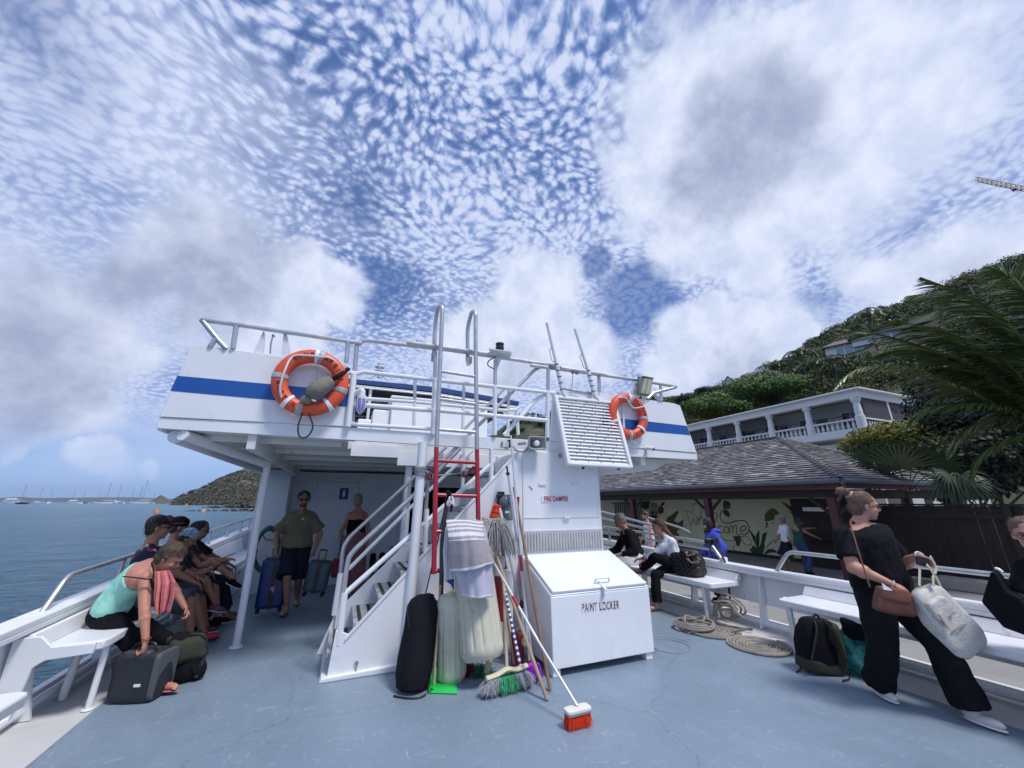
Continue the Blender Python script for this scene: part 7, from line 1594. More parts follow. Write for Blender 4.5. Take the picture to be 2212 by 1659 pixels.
        if kind=='dread':
            for i in range(22):
                an=-2.3+4.6*i/21; a0=H(math.sin(an)*.08,-.02-math.cos(an)*.085,.03+random.uniform(-.02,.03)); g.tube([H(math.sin(an)*.05,-.02-math.cos(an)*.05,.09),a0,a0+V3(random.uniform(-.02,.02),random.uniform(-.02,.02),-.16),a0+V3(random.uniform(-.03,.03),random.uniform(-.03,.03),-.30)],[.014,.013,.012,.008],6)
        me=remesh(g,.008 if vox<.012 else .012,1,'hair',.007,34)
        # cut the face free
        bm=bmesh.new(); bm.from_mesh(me); HI=HM.inverted(); rem=[]
        for v in bm.verts:
            q=HI@(v.co-hc)/S
            if q.y>.018+max(0,(q.z-.03))*1.6*(1) and q.z<.086 and q.z>-.14 and abs(q.x)<.10 and q.y<.14 and not (kind=='long' and abs(q.x)>.07 and q.y<.05): rem.append(v)
            elif q.z<-.045 and q.y>-.03 and kind not in('long','dread') and abs(q.x)<.09 and abs(q.y)<.12: rem.append(v)
        bmesh.ops.delete(bm,geom=rem,context='VERTS'); bm.to_mesh(me); bm.free()
        for v in me.vertices: v.co-=w_
        link_mesh('hair',me,mt,t)
        if vox<.0101 and len(me.vertices)>50:
            g2=MB(); tgt=H(0,-.11,.07) if kind in('pony','bun') else None
            for i in range(260 if kind!='short' else 160):
                v0=me.vertices[random.randrange(len(me.vertices))]; q=v0.co+w_; nm=v0.normal.copy(); P=[]
                for j in range(5):
                    P.append(q+nm*(.0015+.0012*j*random.random())); dr=(tgt-q) if tgt is not None else V3(0,0,-1)-HM@V3(0,1,0)*.5
                    dr=dr-nm*dr.dot(nm); dr=dr.normalized() if dr.length>1e-3 else V3(0,0,-1); q=q+(dr+V3(random.gauss(0,.25),random.gauss(0,.25),random.gauss(0,.25))).normalized()*.011*S
                g2.tube(P,[.0011,.0013,.0013,.0011,.0005],3,caps=False)
            g2.build('hair_strands',mt,t)
        if kind=='beard' or p.get('beard'):
            g=MB(); g.ell(H(0,.034,-.070),(.056*S,.060*S,.050*S),HM); me=remesh(g,.008,1,'beard',.006,40); bm=bmesh.new(); bm.from_mesh(me)
            rem=[v for v in bm.verts if (HI@(v.co-hc)/S).z>-.046-.35*max(0,abs((HI@(v.co-hc)/S).x)-.045)*-1 and (HI@(v.co-hc)/S).y>.0 and abs((HI@(v.co-hc)/S).x)<.05 or (abs((HI@(v.co-hc)/S).x)<.024 and -.075<(HI@(v.co-hc)/S).z<-.05)]
            bmesh.ops.delete(bm,geom=rem,context='VERTS'); bm.to_mesh(me); bm.free()
            for v in me.vertices: v.co-=w_
            link_mesh('beard',me,mt,t)
    # top: material, sleeve length (upper arm 0..1, forearm 1..2), hem, inflate
    cv=max(.011,vox)
    if p.get('top'):
        mt,sl_,hem,inf=p['top'][:4]; g=MB(); neck=p.get('neckline',1.08)
        torso(g,p,hem,neck,inf*S,S,W)
        if sl_>0:
            for s_ in 'RL':
                e,wv,k,a=J[s_]; s0=sh[s_]-shd*(.02 if s_=='R' else -.02)*S; r0=(.053*S*W**.5+inf*.9)
                if sl_<=1: en=sh[s_].lerp(e,sl_); g.ell(s0,r0*1.02,None,12,8); g.tube([s0,s0.lerp(en,.5),en],[r0,r0*1.0,.050*S*W**.5+inf*1.7],14); cap(g,nb+up*.02*S,.045*S+inf*.5,sh[s_]+up*.008*S,.043*S+inf*.6,10,False)
                else:
                    cap(g,nb+up*.02*S,.045*S+inf*.5,sh[s_]+up*.008*S,.043*S+inf*.6,10,False); g.ell(s0,r0,None,12,8); g.tube([s0,e],[r0,.044*S*W+inf*1.1],12); g.ell(e,.044*S*W+inf*1.1,None,12,8); en=e.lerp(wv,sl_-1); g.tube([e,en],[.043*S*W+inf*1.1,.030*S+inf],12)
        me=remesh(g,cv,1,'top',p.get('wr',.012),11)
        for v in me.vertices: v.co-=w_
        link_mesh(p.get('topname','shirt'),me,mt,t)
    if p.get('bot'):
        mt,lg,inf,fl=p['bot'][:4]; g=MB(); torso(g,p,-.3,.22,inf*S,S,W)
        for s_ in 'RL':
            e,wv,k,a=J[s_]; r0=.088*S*W+inf; rk=.058*S*W+inf
            g.ell(hip[s_],r0,None,12,8)
            if lg<=1: en=hip[s_].lerp(k,lg); g.tube([hip[s_],hip[s_].lerp(en,.5),en],[r0,(r0+rk)/2+.01,rk+.022+fl],16)
            else: g.tube([hip[s_],k],[r0,rk],14); g.ell(k,rk,None,12,8); en=k.lerp(a,lg-1); g.tube([k,k.lerp(en,.5),en],[rk,(rk+.045+inf+fl)/2,.042*S+inf+fl],16)
        me=remesh(g,cv,1,'bottom',p.get('wr',.012),9,zfloor=p.get('z0',0)+.012 if p.get('floor',True) else None)
        for v in me.vertices: v.co-=w_
        link_mesh(p.get('botname','trousers'),me,mt,t)
    if p.get('shoes'):
        kd,mt=p['shoes'][0],p['shoes'][1]
        for s_ in 'RL':
            a,fm=p['_f'+s_]; g=MB()
            if kd=='flip':
                g.ell(a+fm@V3(0,.045,-.082)*S,(.042*S,.125*S,.008*S),fm,16,6); g.build('sandal_sole',mt,t); g=MB()
                for sx in (-1,1): g.tube(bez([a+fm@V3(0,.115,-.060)*S,a+fm@V3(sx*.025,.07,-.030)*S,a+fm@V3(sx*.038,.03,-.066)*S],4),.005,6)
                g.build('sandal_strap',mt,t)
            else:
                g.ell(a+fm@V3(0,.060,-.052)*S,(.043*S,.112*S,.037*S),fm,14,10); g.ell(a+fm@V3(0,-.018,-.040)*S,(.040*S,.050*S,.045*S),fm,12,8); g.tube([a+fm@V3(0,0,-.03)*S,a+fm@V3(0,.0,.01)*S],.043*S,12)
                me=remesh(g,.009,1,'shoe',zfloor=p.get('z0',0)+.004 if p.get('floor',True) else None)
                for v in me.vertices: v.co-=w_
                so=link_mesh('shoe',me,mt,t); g=MB(); g.ell(a+fm@V3(0,.048,-.080)*S,(.046*S,.125*S,.011*S),fm,16,6); g.build('sole',p['shoes'][2] if len(p['shoes'])>2 else mt,so)
    return t,J,H,HM
CL=lambda nm,c,**k: M('cloth_'+nm,c,.88,var=k.get('var',.12),scale=k.get('scale',9),bump=.6,bscale=k.get('bs',70),spec=.2,col2=k.get('col2'),c2=k.get('c2',(.5,.7)))
FAIR=SK('fair',(.50,.25,.18)); TAN=SK('tan',(.34,.165,.105)); RUD=SK('ruddy',(.48,.21,.145)); DKS=SK('dark',(.06,.032,.022)); MED=SK('medium',(.26,.13,.085))
BLK=CL('black',(.006,.006,.009)); NAVY=CL('navy',(.012,.014,.030))
def glasses(H,HM,S,t,mt,shade=False,name='glasses'):
    m=MB()
    for sx in (-1,1):
        if shade: m.ell(H(sx*.033,.090,.004),(.029*S,.007*S,.020*S),HM,12,8)
        else: m.tube([H(sx*.033+math.cos(a)*.026,.093,.004+math.sin(a)*.018) for a in [i*math.pi/5 for i in range(10)]],.0028*S,5,closed=True)
        m.tube([H(sx*.058,.088,.008),H(sx*.080,.0,.0)],.0032*S,5)
    m.tube([H(-.012,.096,.008),H(.012,.096,.008)],.003*S,5); m.build(name,mt,t)
# 1 bending woman in mint top
MINT=CL('mint',(.32,.66,.55))
t,J,H,HM=person('woman in a mint tank top bending down to grip a dark grey bag',dict(S=1.0,W=1.1,pel=(-1.90,5.25,.66),chest=(-1.62,5.12,1.00),head=(-1.475,5.03,1.105),hu=(.62,-.1,.75),bend=(-.05,.02,.03),shd=(.10,-1,-.22),hipd=(.05,-1,0),f=(.78,-.16,-.62),
  wR=(-1.445,4.82,.425),wL=(-1.35,5.32,.60),peR=(.2,-1,.1),peL=(-.3,1,.2),aR=(-1.285,4.93,.10),aL=(-1.22,5.42,.10),pkR=(.6,0,1),pkL=(.6,0,1),fdR=(.93,-.38,0),fdL=(1,.1,0),hR=dict(curl=1.15,n=(-1,.1,-.2),d=(.05,.05,-1)),hL=dict(curl=.9,n=(-.5,-.5,-.7)),
  skin=RUD,top=(MINT,0,-.12,.014),neckline=.84,topname='tank_top',bot=(BLK,1.62,.014,.01),hair=('wild',HR('brown',(.075,.045,.028)),1.12),shoes=('flip',M('flip_pink',(.42,.14,.12),.6))),.008)
S1=CL('scarf_pink',(.62,.20,.17))
m=MB(); o=None
rowsS=[(gy(*c6(1000,500),4.93),gy(*c6(1110,490),4.93)),(gy(*c6(1005,600),4.89),gy(*c6(1145,560),4.89)),(gy(*c6(1000,690),4.89),gy(*c6(1140,660),4.89)),(gy(*c6(1020,770),4.90),gy(*c6(1112,758),4.90))]
o=cloth('scarf',rowsS,lambda u,v:1 if (u*5.3+v*.6)%1<.3 else 0,[S1,CL('scarf_dark',(.40,.10,.14))],.03,.020,'pink folded scarf hanging from the neck of the bending woman',48,30); o['category']='scarf'
m=MB()
for s0 in ((900,460,800,530,870,545,990,545),): m.tube(bez([gy(*c6(990,440),4.97),gy(*c6(1005,510),4.90),gy(*c6(990,548),4.88),gy(*c6(900,540),4.87),gy(*c6(805,530),4.93)],6),.009,6,flat=.5)
m.tube(bez([gy(*c6(985,545),4.88),gy(*c6(995,600),4.9)],4),.010,6); m.build('top_strap',BLK,t)
m=MB(); m.torus(J['R'][1]+V3(0,0,.03),.034,.006,(0.2,.1,1),20,6); m.build('bracelet',M('gold',(.75,.5,.15),.25,metal=1),t)
# 2 man in cap
def floral(nm,base,c_a,c_b,sc=14):
    m=M('floral_'+nm,base,.85,var=.1); tt,b=tree_of(m); tc=N(tt,'ShaderNodeTexCoord').outputs['Object']; bs=b.inputs['Base Color'].links[0].from_socket
    _,nc=NOISE(tt,tc,sc*1.4,2,.5); q=VM(tt,'ADD',tc,VM(tt,'SCALE',nc,.06))
    for k,(cc_,th,s2) in enumerate(((c_a,.30,sc),(c_b,.22,sc*.8))):
        v=N(tt,'ShaderNodeTexVoronoi'); v.inputs['Scale'].default_value=s2; L(tt,VM(tt,'ADD',q,(k*3.3,k,0)),v.inputs['Vector']); v.inputs['Randomness'].default_value=1
        bs=MIX(tt,MR(tt,v.outputs['Distance'],th,th-.04,0,.9),bs,(*cc_,1))
    L(tt,bs,b.inputs['Base Color']); return m
t,J,H,HM=person('man in dark cap and floral shirt seated behind the woman in mint',dict(S=1.06,W=1.12,pel=(-1.96,6.08,.66),chest=(-2.00,6.06,1.07),head=(-1.96,6.06,1.335),shd=(.25,-1,0),hipd=(.1,-1,0),f=(.95,.22,-.08),
  wR=(-1.52,6.10,.72),wL=(-1.50,6.35,.70),peR=(-.2,-.6,-1),peL=(-.2,.6,-1),aR=(-1.42,6.05,.11),aL=(-1.38,6.38,.11),pkR=(.4,-.2,1),pkL=(.4,.2,1),fdR=(.95,.1,0),skin=TAN,top=(floral('navy',(.010,.013,.045),(.45,.02,.06),(.7,.65,.6),11),.85,-.1,.016),
  bot=(CL('grey',(.075,.085,.10)),.98,.016,.02),hair=('short',HR('darkbrown',(.03,.02,.015))),shoes=('shoe',M('shoe_red',(.60,.02,.06),.6),BLACKP)),.010)
glasses(H,HM,1.06,t,BLACKP,True,'sunglasses')
m=MB(); m.ell(H(0,-.015,.050),(.096,.108,.085),HM,20,12); me=remesh(m,.008,1,'cap'); 
bm=bmesh.new(); bm.from_mesh(me); HI=HM.inverted(); hc=H(0,0,0); bmesh.ops.delete(bm,geom=[v for v in bm.verts if (HI@(v.co-hc)).z<.035],context='VERTS'); bm.to_mesh(me); bm.free()
for v in me.vertices: v.co-=wloc(t)
cp_=link_mesh('cap',me,CL('cap_dark',(.018,.018,.025)),t); m=MB(); m.ell(H(0,.125,.046),(.075,.085,.009),HM@Matrix.Rotation(.12,3,'X'),16,6); m.build('cap_peak',CL('cap_rust',(.12,.055,.05)),cp_)
m=MB(); m.ell(H(0,.05,.085),(.05,.055,.05),HM,12,8); m.build('cap_front',CL('cap_rust',(.12,.055,.05)),cp_)
# 3 person with black knitted hat
t,J,H,HM=person('person in a black knitted hat seated beyond the man in the cap',dict(S=1.0,pel=(-1.98,6.80,.64),chest=(-2.02,6.78,1.04),head=(-1.98,6.80,1.30),shd=(.1,-1,0),hipd=(.1,-1,0),f=(.95,.3,-.1),wR=(-1.6,6.75,.70),wL=(-1.6,7.0,.70),aR=(-1.52,6.78,.10),aL=(-1.5,7.0,.10),pkR=(.4,0,1),pkL=(.4,0,1),
  skin=TAN,top=(CL('blue',(.03,.06,.20)),.8,-.1,.014),bot=(BLK,1.9,.012,.0),hair=('short',HR('darkbrown',(.03,.02,.015))),shoes=('shoe',BLK)),.013)
m=MB(); m.ell(H(0,-.02,.055),(.10,.115,.085),HM); m.ell(H(0,-.09,.05),(.07,.07,.06),HM); me=remesh(m,.01,1,'knitted_hat',.006,30)
for v in me.vertices: v.co-=wloc(t)
link_mesh('knitted_hat',me,BLK,t)
# 4 child with colourful bandana
def rainbow():
    m=M('bandana',(.02,.06,.35),.8,var=.1); tt,b=tree_of(m); tc=N(tt,'ShaderNodeTexCoord').outputs['Object']; f,_=NOISE(tt,tc,12,3,.5,2.5); r=N(tt,'ShaderNodeValToRGB'); L(tt,f,r.inputs[0]); e=r.color_ramp.elements; e[0].position=.30; e[0].color=(.01,.03,.30,1); e[1].position=.72; e[1].color=(.55,.10,.03,1)
    for q,c in ((.40,(.02,.12,.55)),(.46,(.6,.65,.7)),(.52,(.03,.2,.45)),(.58,(.05,.35,.08)),(.64,(.65,.45,.03))): k=e.new(q); k.color=(*c,1)
    L(tt,r.outputs[0],b.inputs['Base Color']); return m
t,J,H,HM=person('youngster in a rainbow bandana looking down at a phone with crossed legs',dict(S=.90,pel=(-1.86,6.45,.64),chest=(-1.83,6.45,.97),head=(-1.76,6.47,1.175),hu=(.4,0,.9),shd=(.1,-1,0),hipd=(.1,-1,0),f=(.85,.05,-.52),wR=(-1.50,6.48,.78),wL=(-1.50,6.62,.78),peR=(0,-.5,-1),peL=(0,.5,-1),aR=(-1.36,6.62,.36),aL=(-1.44,6.72,.10),pkR=(.5,0,1),pkL=(.5,0,1),
  fdR=(.9,.3,-.25),floor=False,hR=dict(curl=.8,n=(0,.6,.6)),hL=dict(curl=.8,n=(0,-.6,.6)),skin=TAN,top=(CL('charcoal',(.035,.04,.05)),.7,-.1,.014),bot=(CL('grey2',(.10,.11,.125)),.95,.014,.02),hair=('short',HR('darkbrown',(.03,.02,.015))),shoes=('shoe',M('shoe_pink',(.10,.03,.06),.6,col2=(.5,.1,.25)),WHITE2)),.011)
m=MB(); m.ell(H(0,-.022,.045),(.096,.104,.088),HM); m.ell(H(0,-.09,-.01),(.05,.04,.045),HM); me=remesh(m,.009,1,'bandana',.004,30)
bm=bmesh.new(); bm.from_mesh(me); HI=HM.inverted(); hc=H(0,0,0); bmesh.ops.delete(bm,geom=[v for v in bm.verts if (HI@(v.co-hc)).z<.028-.5*max(0,-(HI@(v.co-hc)).y-.02)],context='VERTS'); bm.to_mesh(me); bm.free()
for v in me.vertices: v.co-=wloc(t)
link_mesh('bandana',me,rainbow(),t)
def phone(label,c,up_,nrm,mt=BLACKP,sz=(.075,.009,.15)):
    m=MB(); z=Vector(up_).normalized(); y=Vector(nrm); y=(y-z*y.dot(z)).normalized(); x=y.cross(z); m.cbox(c,sz,Matrix((x,y,z)).transposed()); o=m.build('phone',mt,bevel=.004); tag(o,label,'phone'); return o
phone('phone held by the youngster in the rainbow bandana',V3(-1.40,6.55,.82),(.5,0,.7),(.7,0,-.5))
# 5 girl with dark hair
t,J,H,HM=person('girl with long dark hair and raised crossed leg in black trainers',dict(S=.93,pel=(-1.88,7.02,.64),chest=(-1.88,7.0,1.00),head=(-1.82,7.0,1.24),shd=(.1,-1,0),hipd=(.1,-1,0),f=(.9,.0,-.3),wR=(-1.48,6.98,.84),wL=(-1.46,7.15,.84),peR=(0,-.5,-1),peL=(0,.5,-1),aR=(-1.28,6.95,.60),aL=(-1.42,7.15,.10),pkR=(.1,-.1,1),pkL=(.5,0,1),fdR=(.8,-.2,-.35),floor=False,
  skin=RUD,top=(floral('pink',(.02,.02,.04),(.35,.02,.08),(.2,.15,.12),13),0.5,-.1,.012),bot=(floral('pink',(.02,.02,.04),(.35,.02,.08),(.2,.15,.12),13),.55,.013,.01),hair=('long',HR('espresso',(.018,.012,.010)),1.05,.22),shoes=('shoe',BLK,WHITE2)),.012)
phone('phone with lit edge held up by the girl with crossed leg',V3(-1.40,7.0,.90),(.9,-.1,.4),(0,0,1))
t,J,H,HM=person('last passenger on the sea side bench in navy trousers and sandals',dict(S=.98,pel=(-1.92,7.55,.64),chest=(-1.96,7.55,1.02),head=(-1.92,7.55,1.22),shd=(.1,-1,0),hipd=(.1,-1,0),f=(.95,-.1,-.2),wR=(-1.5,7.45,.7),wL=(-1.5,7.7,.7),aR=(-1.34,7.22,.12),aL=(-1.40,7.55,.10),pkR=(.5,0,1),pkL=(.5,0,1),fdR=(.9,-.3,0),skin=MED,top=(BLK,.8,-.1,.014),bot=(NAVY,1.9,.016,.02),hair=('long',HR('espresso',(.018,.012,.010)),1.0,.15),shoes=('flip',M('sandal_brown',(.10,.06,.035),.7))),.014)
# 6 man with suitcases
mh=V3(-.60,7.45,1.665)
t,J,H,HM=person('bearded man in khaki shirt and sunglasses carrying two suitcases',dict(S=1.04,W=1.12,pel=(-.60,7.46,.965),chest=(-.60,7.44,1.385),head=mh,shd=(-1,.05,.0),hipd=(-1,.05,0),f=(.12,-1,-.10),wR=(-.86,7.33,.90),wL=(-.33,7.33,.90),peR=(-.8,.5,0),peL=(.8,.5,0),aR=(-.60,7.30,.115),aL=(-.50,7.72,.16),pkR=(0,-1,.1),pkL=(0,-1,.1),fdR=(-.25,-1,0),fdL=(.1,-1,-.15),hR=dict(curl=1.2,n=(.9,.1,0),d=(0,-.05,-1)),hL=dict(curl=1.2,n=(-.9,.1,0),d=(0,-.05,-1)),
  skin=TAN,top=(CL('khaki',(.155,.135,.088)),.82,-.10,.034),bot=(NAVY,.98,.022,.03),hair=('beard',HR('darkbrown',(.03,.02,.015))),shoes=('shoe',M('sandal_metal',(.30,.24,.15),.4,var=.4,scale=30),BLACKP)),.010)
glasses(H,HM,1.04,t,BLACKP,True,'sunglasses')
q=gy(*c7(652,650),7.27); m=MB(); m.prism([q+V3(*v) for v in ((-.026,0,-.001),(-.018,0,.008),(-.008,0,.002),(.028,0,.016),(-.012,0,-.011))],(0,.004,0)); m.ell(q+V3(-.002,-.001,.012),(.008,.004,.006),None,8,6); m.build('shirt_emblem',WHITE2,t)
s1,P1_=suitcase('royal blue hard suitcase with black centre band and pink tag',(gy(*c7(345,1435),7.42).x,7.46,.045),.375,.27,.70,.12,BS,BLACKP)
m=MB(); 
for x in (-.055,.055): m.tube([P1_(x,0,.76),P1_(x,0,.93)],.008,8)
m.tube([P1_(-.055,0,.93),P1_(.055,0,.93)],.014,8); m.build('pull_handle',STEEL,s1); q=P1_(.0,-.15,.33); m=MB(); m.prism([q+V3(*v) for v in ((-.02,0,.03),(.035,0,.035),(.03,0,-.02),(.015,0,-.06),(.005,0,-.02),(-.02,0,-.02))],(0,.003,0)); m.build('luggage_tag',M('tag_pink',(.65,.25,.35),.6),s1)
s2,P2_=suitcase('small slate suitcase with black band lifted off the deck',(gy(*c7(735,1320),7.30).x,7.34,gy(*c7(725,1325),7.30).z),.33,.22,.45,-.1,GS,BLACKP,.10)
m=MB()
for x in (-.05,.05): m.tube([P2_(x,0,.51),P2_(x,0,.66)],.007,8)
m.tube([P2_(-.05,0,.66),P2_(.05,0,.66)],.013,8); m.build('pull_handle',BLACKP,s2); m=MB(); m.cbox(P2_(0,0,.53),(.06,.03,.03)); m.build('grip',M('grip_yellow',(.4,.36,.05),.6),s2)
# 7 woman seen from behind
t,J,H,HM=person('blond woman seen from behind in black top and long rose skirt',dict(S=1.0,W=1.05,back=True,pel=(.29,8.2,.95),chest=(.29,8.2,1.355),head=(.26,8.22,1.645),shd=(1,.1,0),hipd=(1,.1,0),f=(-.05,1,-.1),wR=(.50,8.12,.86),wL=(.05,8.15,.86),peR=(1,-.3,0),peL=(-1,-.3,0),aR=(.36,8.2,.10),aL=(.2,8.2,.10),pkR=(0,1,0),pkL=(0,1,0),skin=RUD,top=(BLK,0,.1,.012),neckline=.80,topname='camisole',hair=('bun',HR('blond',(.30,.25,.17)),1.0,(0,-.10,.02))),.011)
m=MB(); rings=[ering((.29,8.2,z),V3(1,0,0),V3(0,1,0),rx,ry,40) for z,rx,ry in ((1.10,.155,.12),(1.0,.19,.15),(.8,.215,.18),(.5,.225,.20),(.25,.235,.21),(.12,.24,.22))]
for k,rg in enumerate(rings):
    for j,p in enumerate(rg): c=V3(.29,8.2,p.z); d=p-c; rg[j]=c+d*(1+.05*math.sin(j*1.1+k*.3)*min(1,k/3))
m.loft(rings); m.build('skirt',floral('rose',(.30,.12,.14),(.14,.02,.04),(.42,.26,.27),26),t)
m=MB()
for sx in (-1,1): m.tube(bez([V3(.29+sx*.10,8.13,1.27),V3(.29+sx*.095,8.12,1.36),V3(.29+sx*.085,8.17,1.41),V3(.29+sx*.09,8.26,1.38)],5),.008,6)
m.build('strap',BLK,t)
m=MB(); softbox(m,gy(*c7(935,1075),8.0),(.16,.12,.30),None,.5,.02,8); o=m.build('small_bag',CL('rose_bag',(.30,.06,.10)),None); tag(o,'small rose bag hanging at the left hand of the blond woman','bag')
m=MB(); m.tube([gy(*c7(1000,790),8.05),gy(*c7(960,960),8.0),gy(*c7(945,1010),8.0)],.012,6); tag(m.build('bag_strap',M('strap_teal',(.02,.12,.14),.8)),'teal strap running up from the small rose bag','strap')
# 8 seated person in the dark saloon
q=gy(*c4(385,560),9.95); 
t,J,H,HM=person('dim seated passenger with glasses inside the dark saloon',dict(S=1.0,pel=(q.x+.02,10.0,.62),chest=(q.x,9.98,1.02),head=(q.x,9.93,q.z),shd=(-1,0,0),hipd=(-1,0,0),f=(-.1,-1,-.1),wR=(q.x-.2,9.65,.7),wL=(q.x+.25,9.65,.7),aR=(q.x-.1,9.55,.1),aL=(q.x+.1,9.55,.1),pkR=(0,-.3,1),pkL=(0,-.3,1),skin=TAN,top=(CL('ochre',(.20,.15,.05),col2=(.02,.02,.02)),.8,-.1,.014),bot=(BLK,1.9,.014,0),hair=('short',HR('darkbrown',(.03,.02,.015)))),.014)
glasses(H,HM,1,t,BLACKP)
q2=gy(*c4(455,600),10.3)
person('second dim passenger in dark blue sitting deeper in the saloon',dict(S=1.0,pel=(q2.x+.05,10.35,.62),chest=(q2.x+.02,10.33,1.02),head=(q2.x,10.3,q2.z),shd=(-1,0,0),hipd=(-1,0,0),f=(-.4,-1,-.2),wR=(q2.x-.25,10.0,.7),wL=(q2.x+.25,10.0,.7),aR=(q2.x-.1,9.9,.1),aL=(q2.x+.1,9.9,.1),pkR=(0,-.3,1),pkL=(0,-.3,1),skin=MED,top=(NAVY,1.9,-.1,.016),bot=(BLK,1.9,.014,0),hair=('short',HR('darkbrown',(.03,.02,.015)))),.016)
# 9 standing woman in black
t,J,H,HM=person('standing woman in black with glasses and high ponytail holding a canvas tote',dict(S=1.0,W=1.45,SW=1.32,pel=(4.60,2.28,.90),chest=(4.52,2.31,1.34),head=(4.575,2.235,1.585),shd=(-.93,.36,-.06),hipd=(-.93,.36,0),f=(.66,-.73,-.16),bend=(.0,-.02,0),
  wR=(4.37,2.08,.955),wL=(4.68,1.98,1.175),peR=(-.8,.5,-.6),peL=(.2,-.5,-1),aR=(4.52,2.44,.10),aL=(4.66,1.92,.10),pkR=(-.6,-.5,.2),pkL=(-.4,-.8,.2),fdR=(-.45,-.85,0),fdL=(-.1,-1,0),hR=dict(curl=.35,n=(.2,.3,-.7),d=(.75,-.50,-.38)),hL=dict(curl=.95,n=(-.2,.1,-1),d=(.75,-.30,-.45)),
  skin=FAIR,top=(BLK,.72,-.10,.020),neckline=1.07,topname='t_shirt',bot=(BLK,1.97,.020,.055),hair=('pony',HR('lightbrown',(.15,.085,.055)),1.02,[H0 for H0 in ()] or [(4.50,2.31,1.70),(4.44,2.33,1.735),(4.40,2.36,1.70)]),shoes=('shoe',M('shoe_white',(.62,.60,.58),.7,bump=.4),WHITE2)),.008)
glasses(H,HM,1,t,M('glass_frame',(.05,.015,.03),.3))
m=MB(); m.torus(H(.0,-.105,.085),.030,.013,HM@V3(0,-1,.7),18,8); m.build('hair_tie',M('hair_tie_pink',(.60,.38,.36),.7),t)
m=MB(); m.torus(J['R'][1]+V3(0,0,.0),.030,.006,J['R'][1]-J['R'][0],18,6); m.torus(J['L'][1],.031,.007,J['L'][1]-J['L'][0],18,6); m.build('bracelet',M('bracelet',(.5,.5,.46),.4),t)
# brown crossbody bag
c=gy(*r1(700,765),2.09); rb=axes(V3(.05,0,1),_r); LTH=M('brown_leather',(.115,.038,.026),.45,var=.2,scale=8,bump=.3,bscale=60)
t2=thing('shoulder_bag','brown leather crossbody bag on the hip of the standing woman in black','bag',c); m=MB(); rbm=Matrix((_r,_r.cross(V3(0,0,1))*-1,V3(0,0,1))).transposed(); rbm=Matrix((_r,V3(0,0,1).cross(_r),V3(0,0,1))).transposed()@Matrix.Rotation(.14,3,'Y')
softbox(m,c+V3(0,.0,-.02),(.285,.08,.195),rbm,.38,.010,8,shape=lambda p: V3(p.x*(1-.25*(p.z/.12)),p.y,p.z)); m.build('bag_body',LTH,t2)
m=MB(); softbox(m,c+rbm@V3(0.0,-.012,.035),(.255,.075,.11),rbm,.45,.006,8); m.build('bag_flap',M('brown_flap',(.17,.06,.04),.45,var=.15,scale=8),t2)
m=MB(); m.tube(bez([gy(*r1(565,690),2.05),gy(*r1(535,600),2.02),gy(*r1(500,490),2.02),gy(*r1(470,390),2.06),gy(*r1(452,330),2.15),gy(*r1(455,300),2.27)],6),.017,6,flat=.3); m.build('bag_strap',M('brown_strap',(.17,.06,.04),.5),t2)
m=MB(); q=gy(*r1(668,696),2.03); m.prism([gy(*r1(x,y),2.03) for x,y in ((638,672),(702,718),(650,712))],(.0,.004,0)); tag(m.build('paper_slip',WHITE2),'small folded white paper in the right hand of the standing woman','paper')
m=MB(); hw=gy(*r1(880,545),1.93); m.cbox(hw,(.105,.016,.075),Matrix((_r,V3(0,0,1).cross(_r),V3(0,0,1))).transposed()@Matrix.Rotation(.22,3,'Y')); tag(m.build('wallet',BLACKP,bevel=.005),'black phone wallet held in the left hand of the standing woman','wallet')
# canvas tote
CV=M('canvas',(.66,.62,.55),.9,var=.12,scale=7,bump=.7,bscale=50,col2=(.50,.47,.46),c2=(.45,.7))
ce=gy(*r1(1010,885),1.93); t3=thing('canvas_tote','large off white canvas tote swinging from the hand of the standing woman','bag',ce)
m=MB(); bm_=Matrix((_r,V3(0,0,1).cross(_r),V3(0,0,1))).transposed()@Matrix.Rotation(-.62,3,'Y')
bm_=Matrix((_r,V3(0,0,1).cross(_r),V3(0,0,1))).transposed()@Matrix.Rotation(-.42,3,'Y')
softbox(m,ce,(.315,.18,.50),bm_,.40,.035,5,36,28,shape=lambda p: V3(p.x*(1-.12*(p.z/.3)),p.y*(1-.45*max(0,p.z/.3)),p.z)); m.build('bag_body',CV,t3)
m=MB(); softbox(m,ce+bm_@V3(-.05,-.085,.13),(.17,.05,.14),bm_,.3,.008,8); m.build('front_pocket',CV,t3)
m=MB(); m.tube(bez([ce+bm_@V3(-.15,-.055,-.07),ce+bm_@V3(0,-.10,-.03),ce+bm_@V3(.15,-.055,-.07)],6),.005,6); m.build('seam',M('canvas_dark',(.30,.28,.25),.9),t3)
m=MB(); m.cbox(ce+bm_@V3(-.09,-.112,.06),(.04,.012,.12),bm_); m.build('pocket_strap',M('canvas_light',(.60,.56,.46),.85),t3)
YS=M('strap_cream',(.56,.52,.36),.8,var=.1)
for pts_ in (((860,690),(862,590)),((945,690),(942,640),(960,590),(940,540),(925,515)),((990,705),(965,650),(925,590),(905,565))):
    m=MB(); m.tube(bez([gy(*r1(*q),1.90) for q in pts_],5),.016,6,flat=.35); m.build('handle',YS,t3)
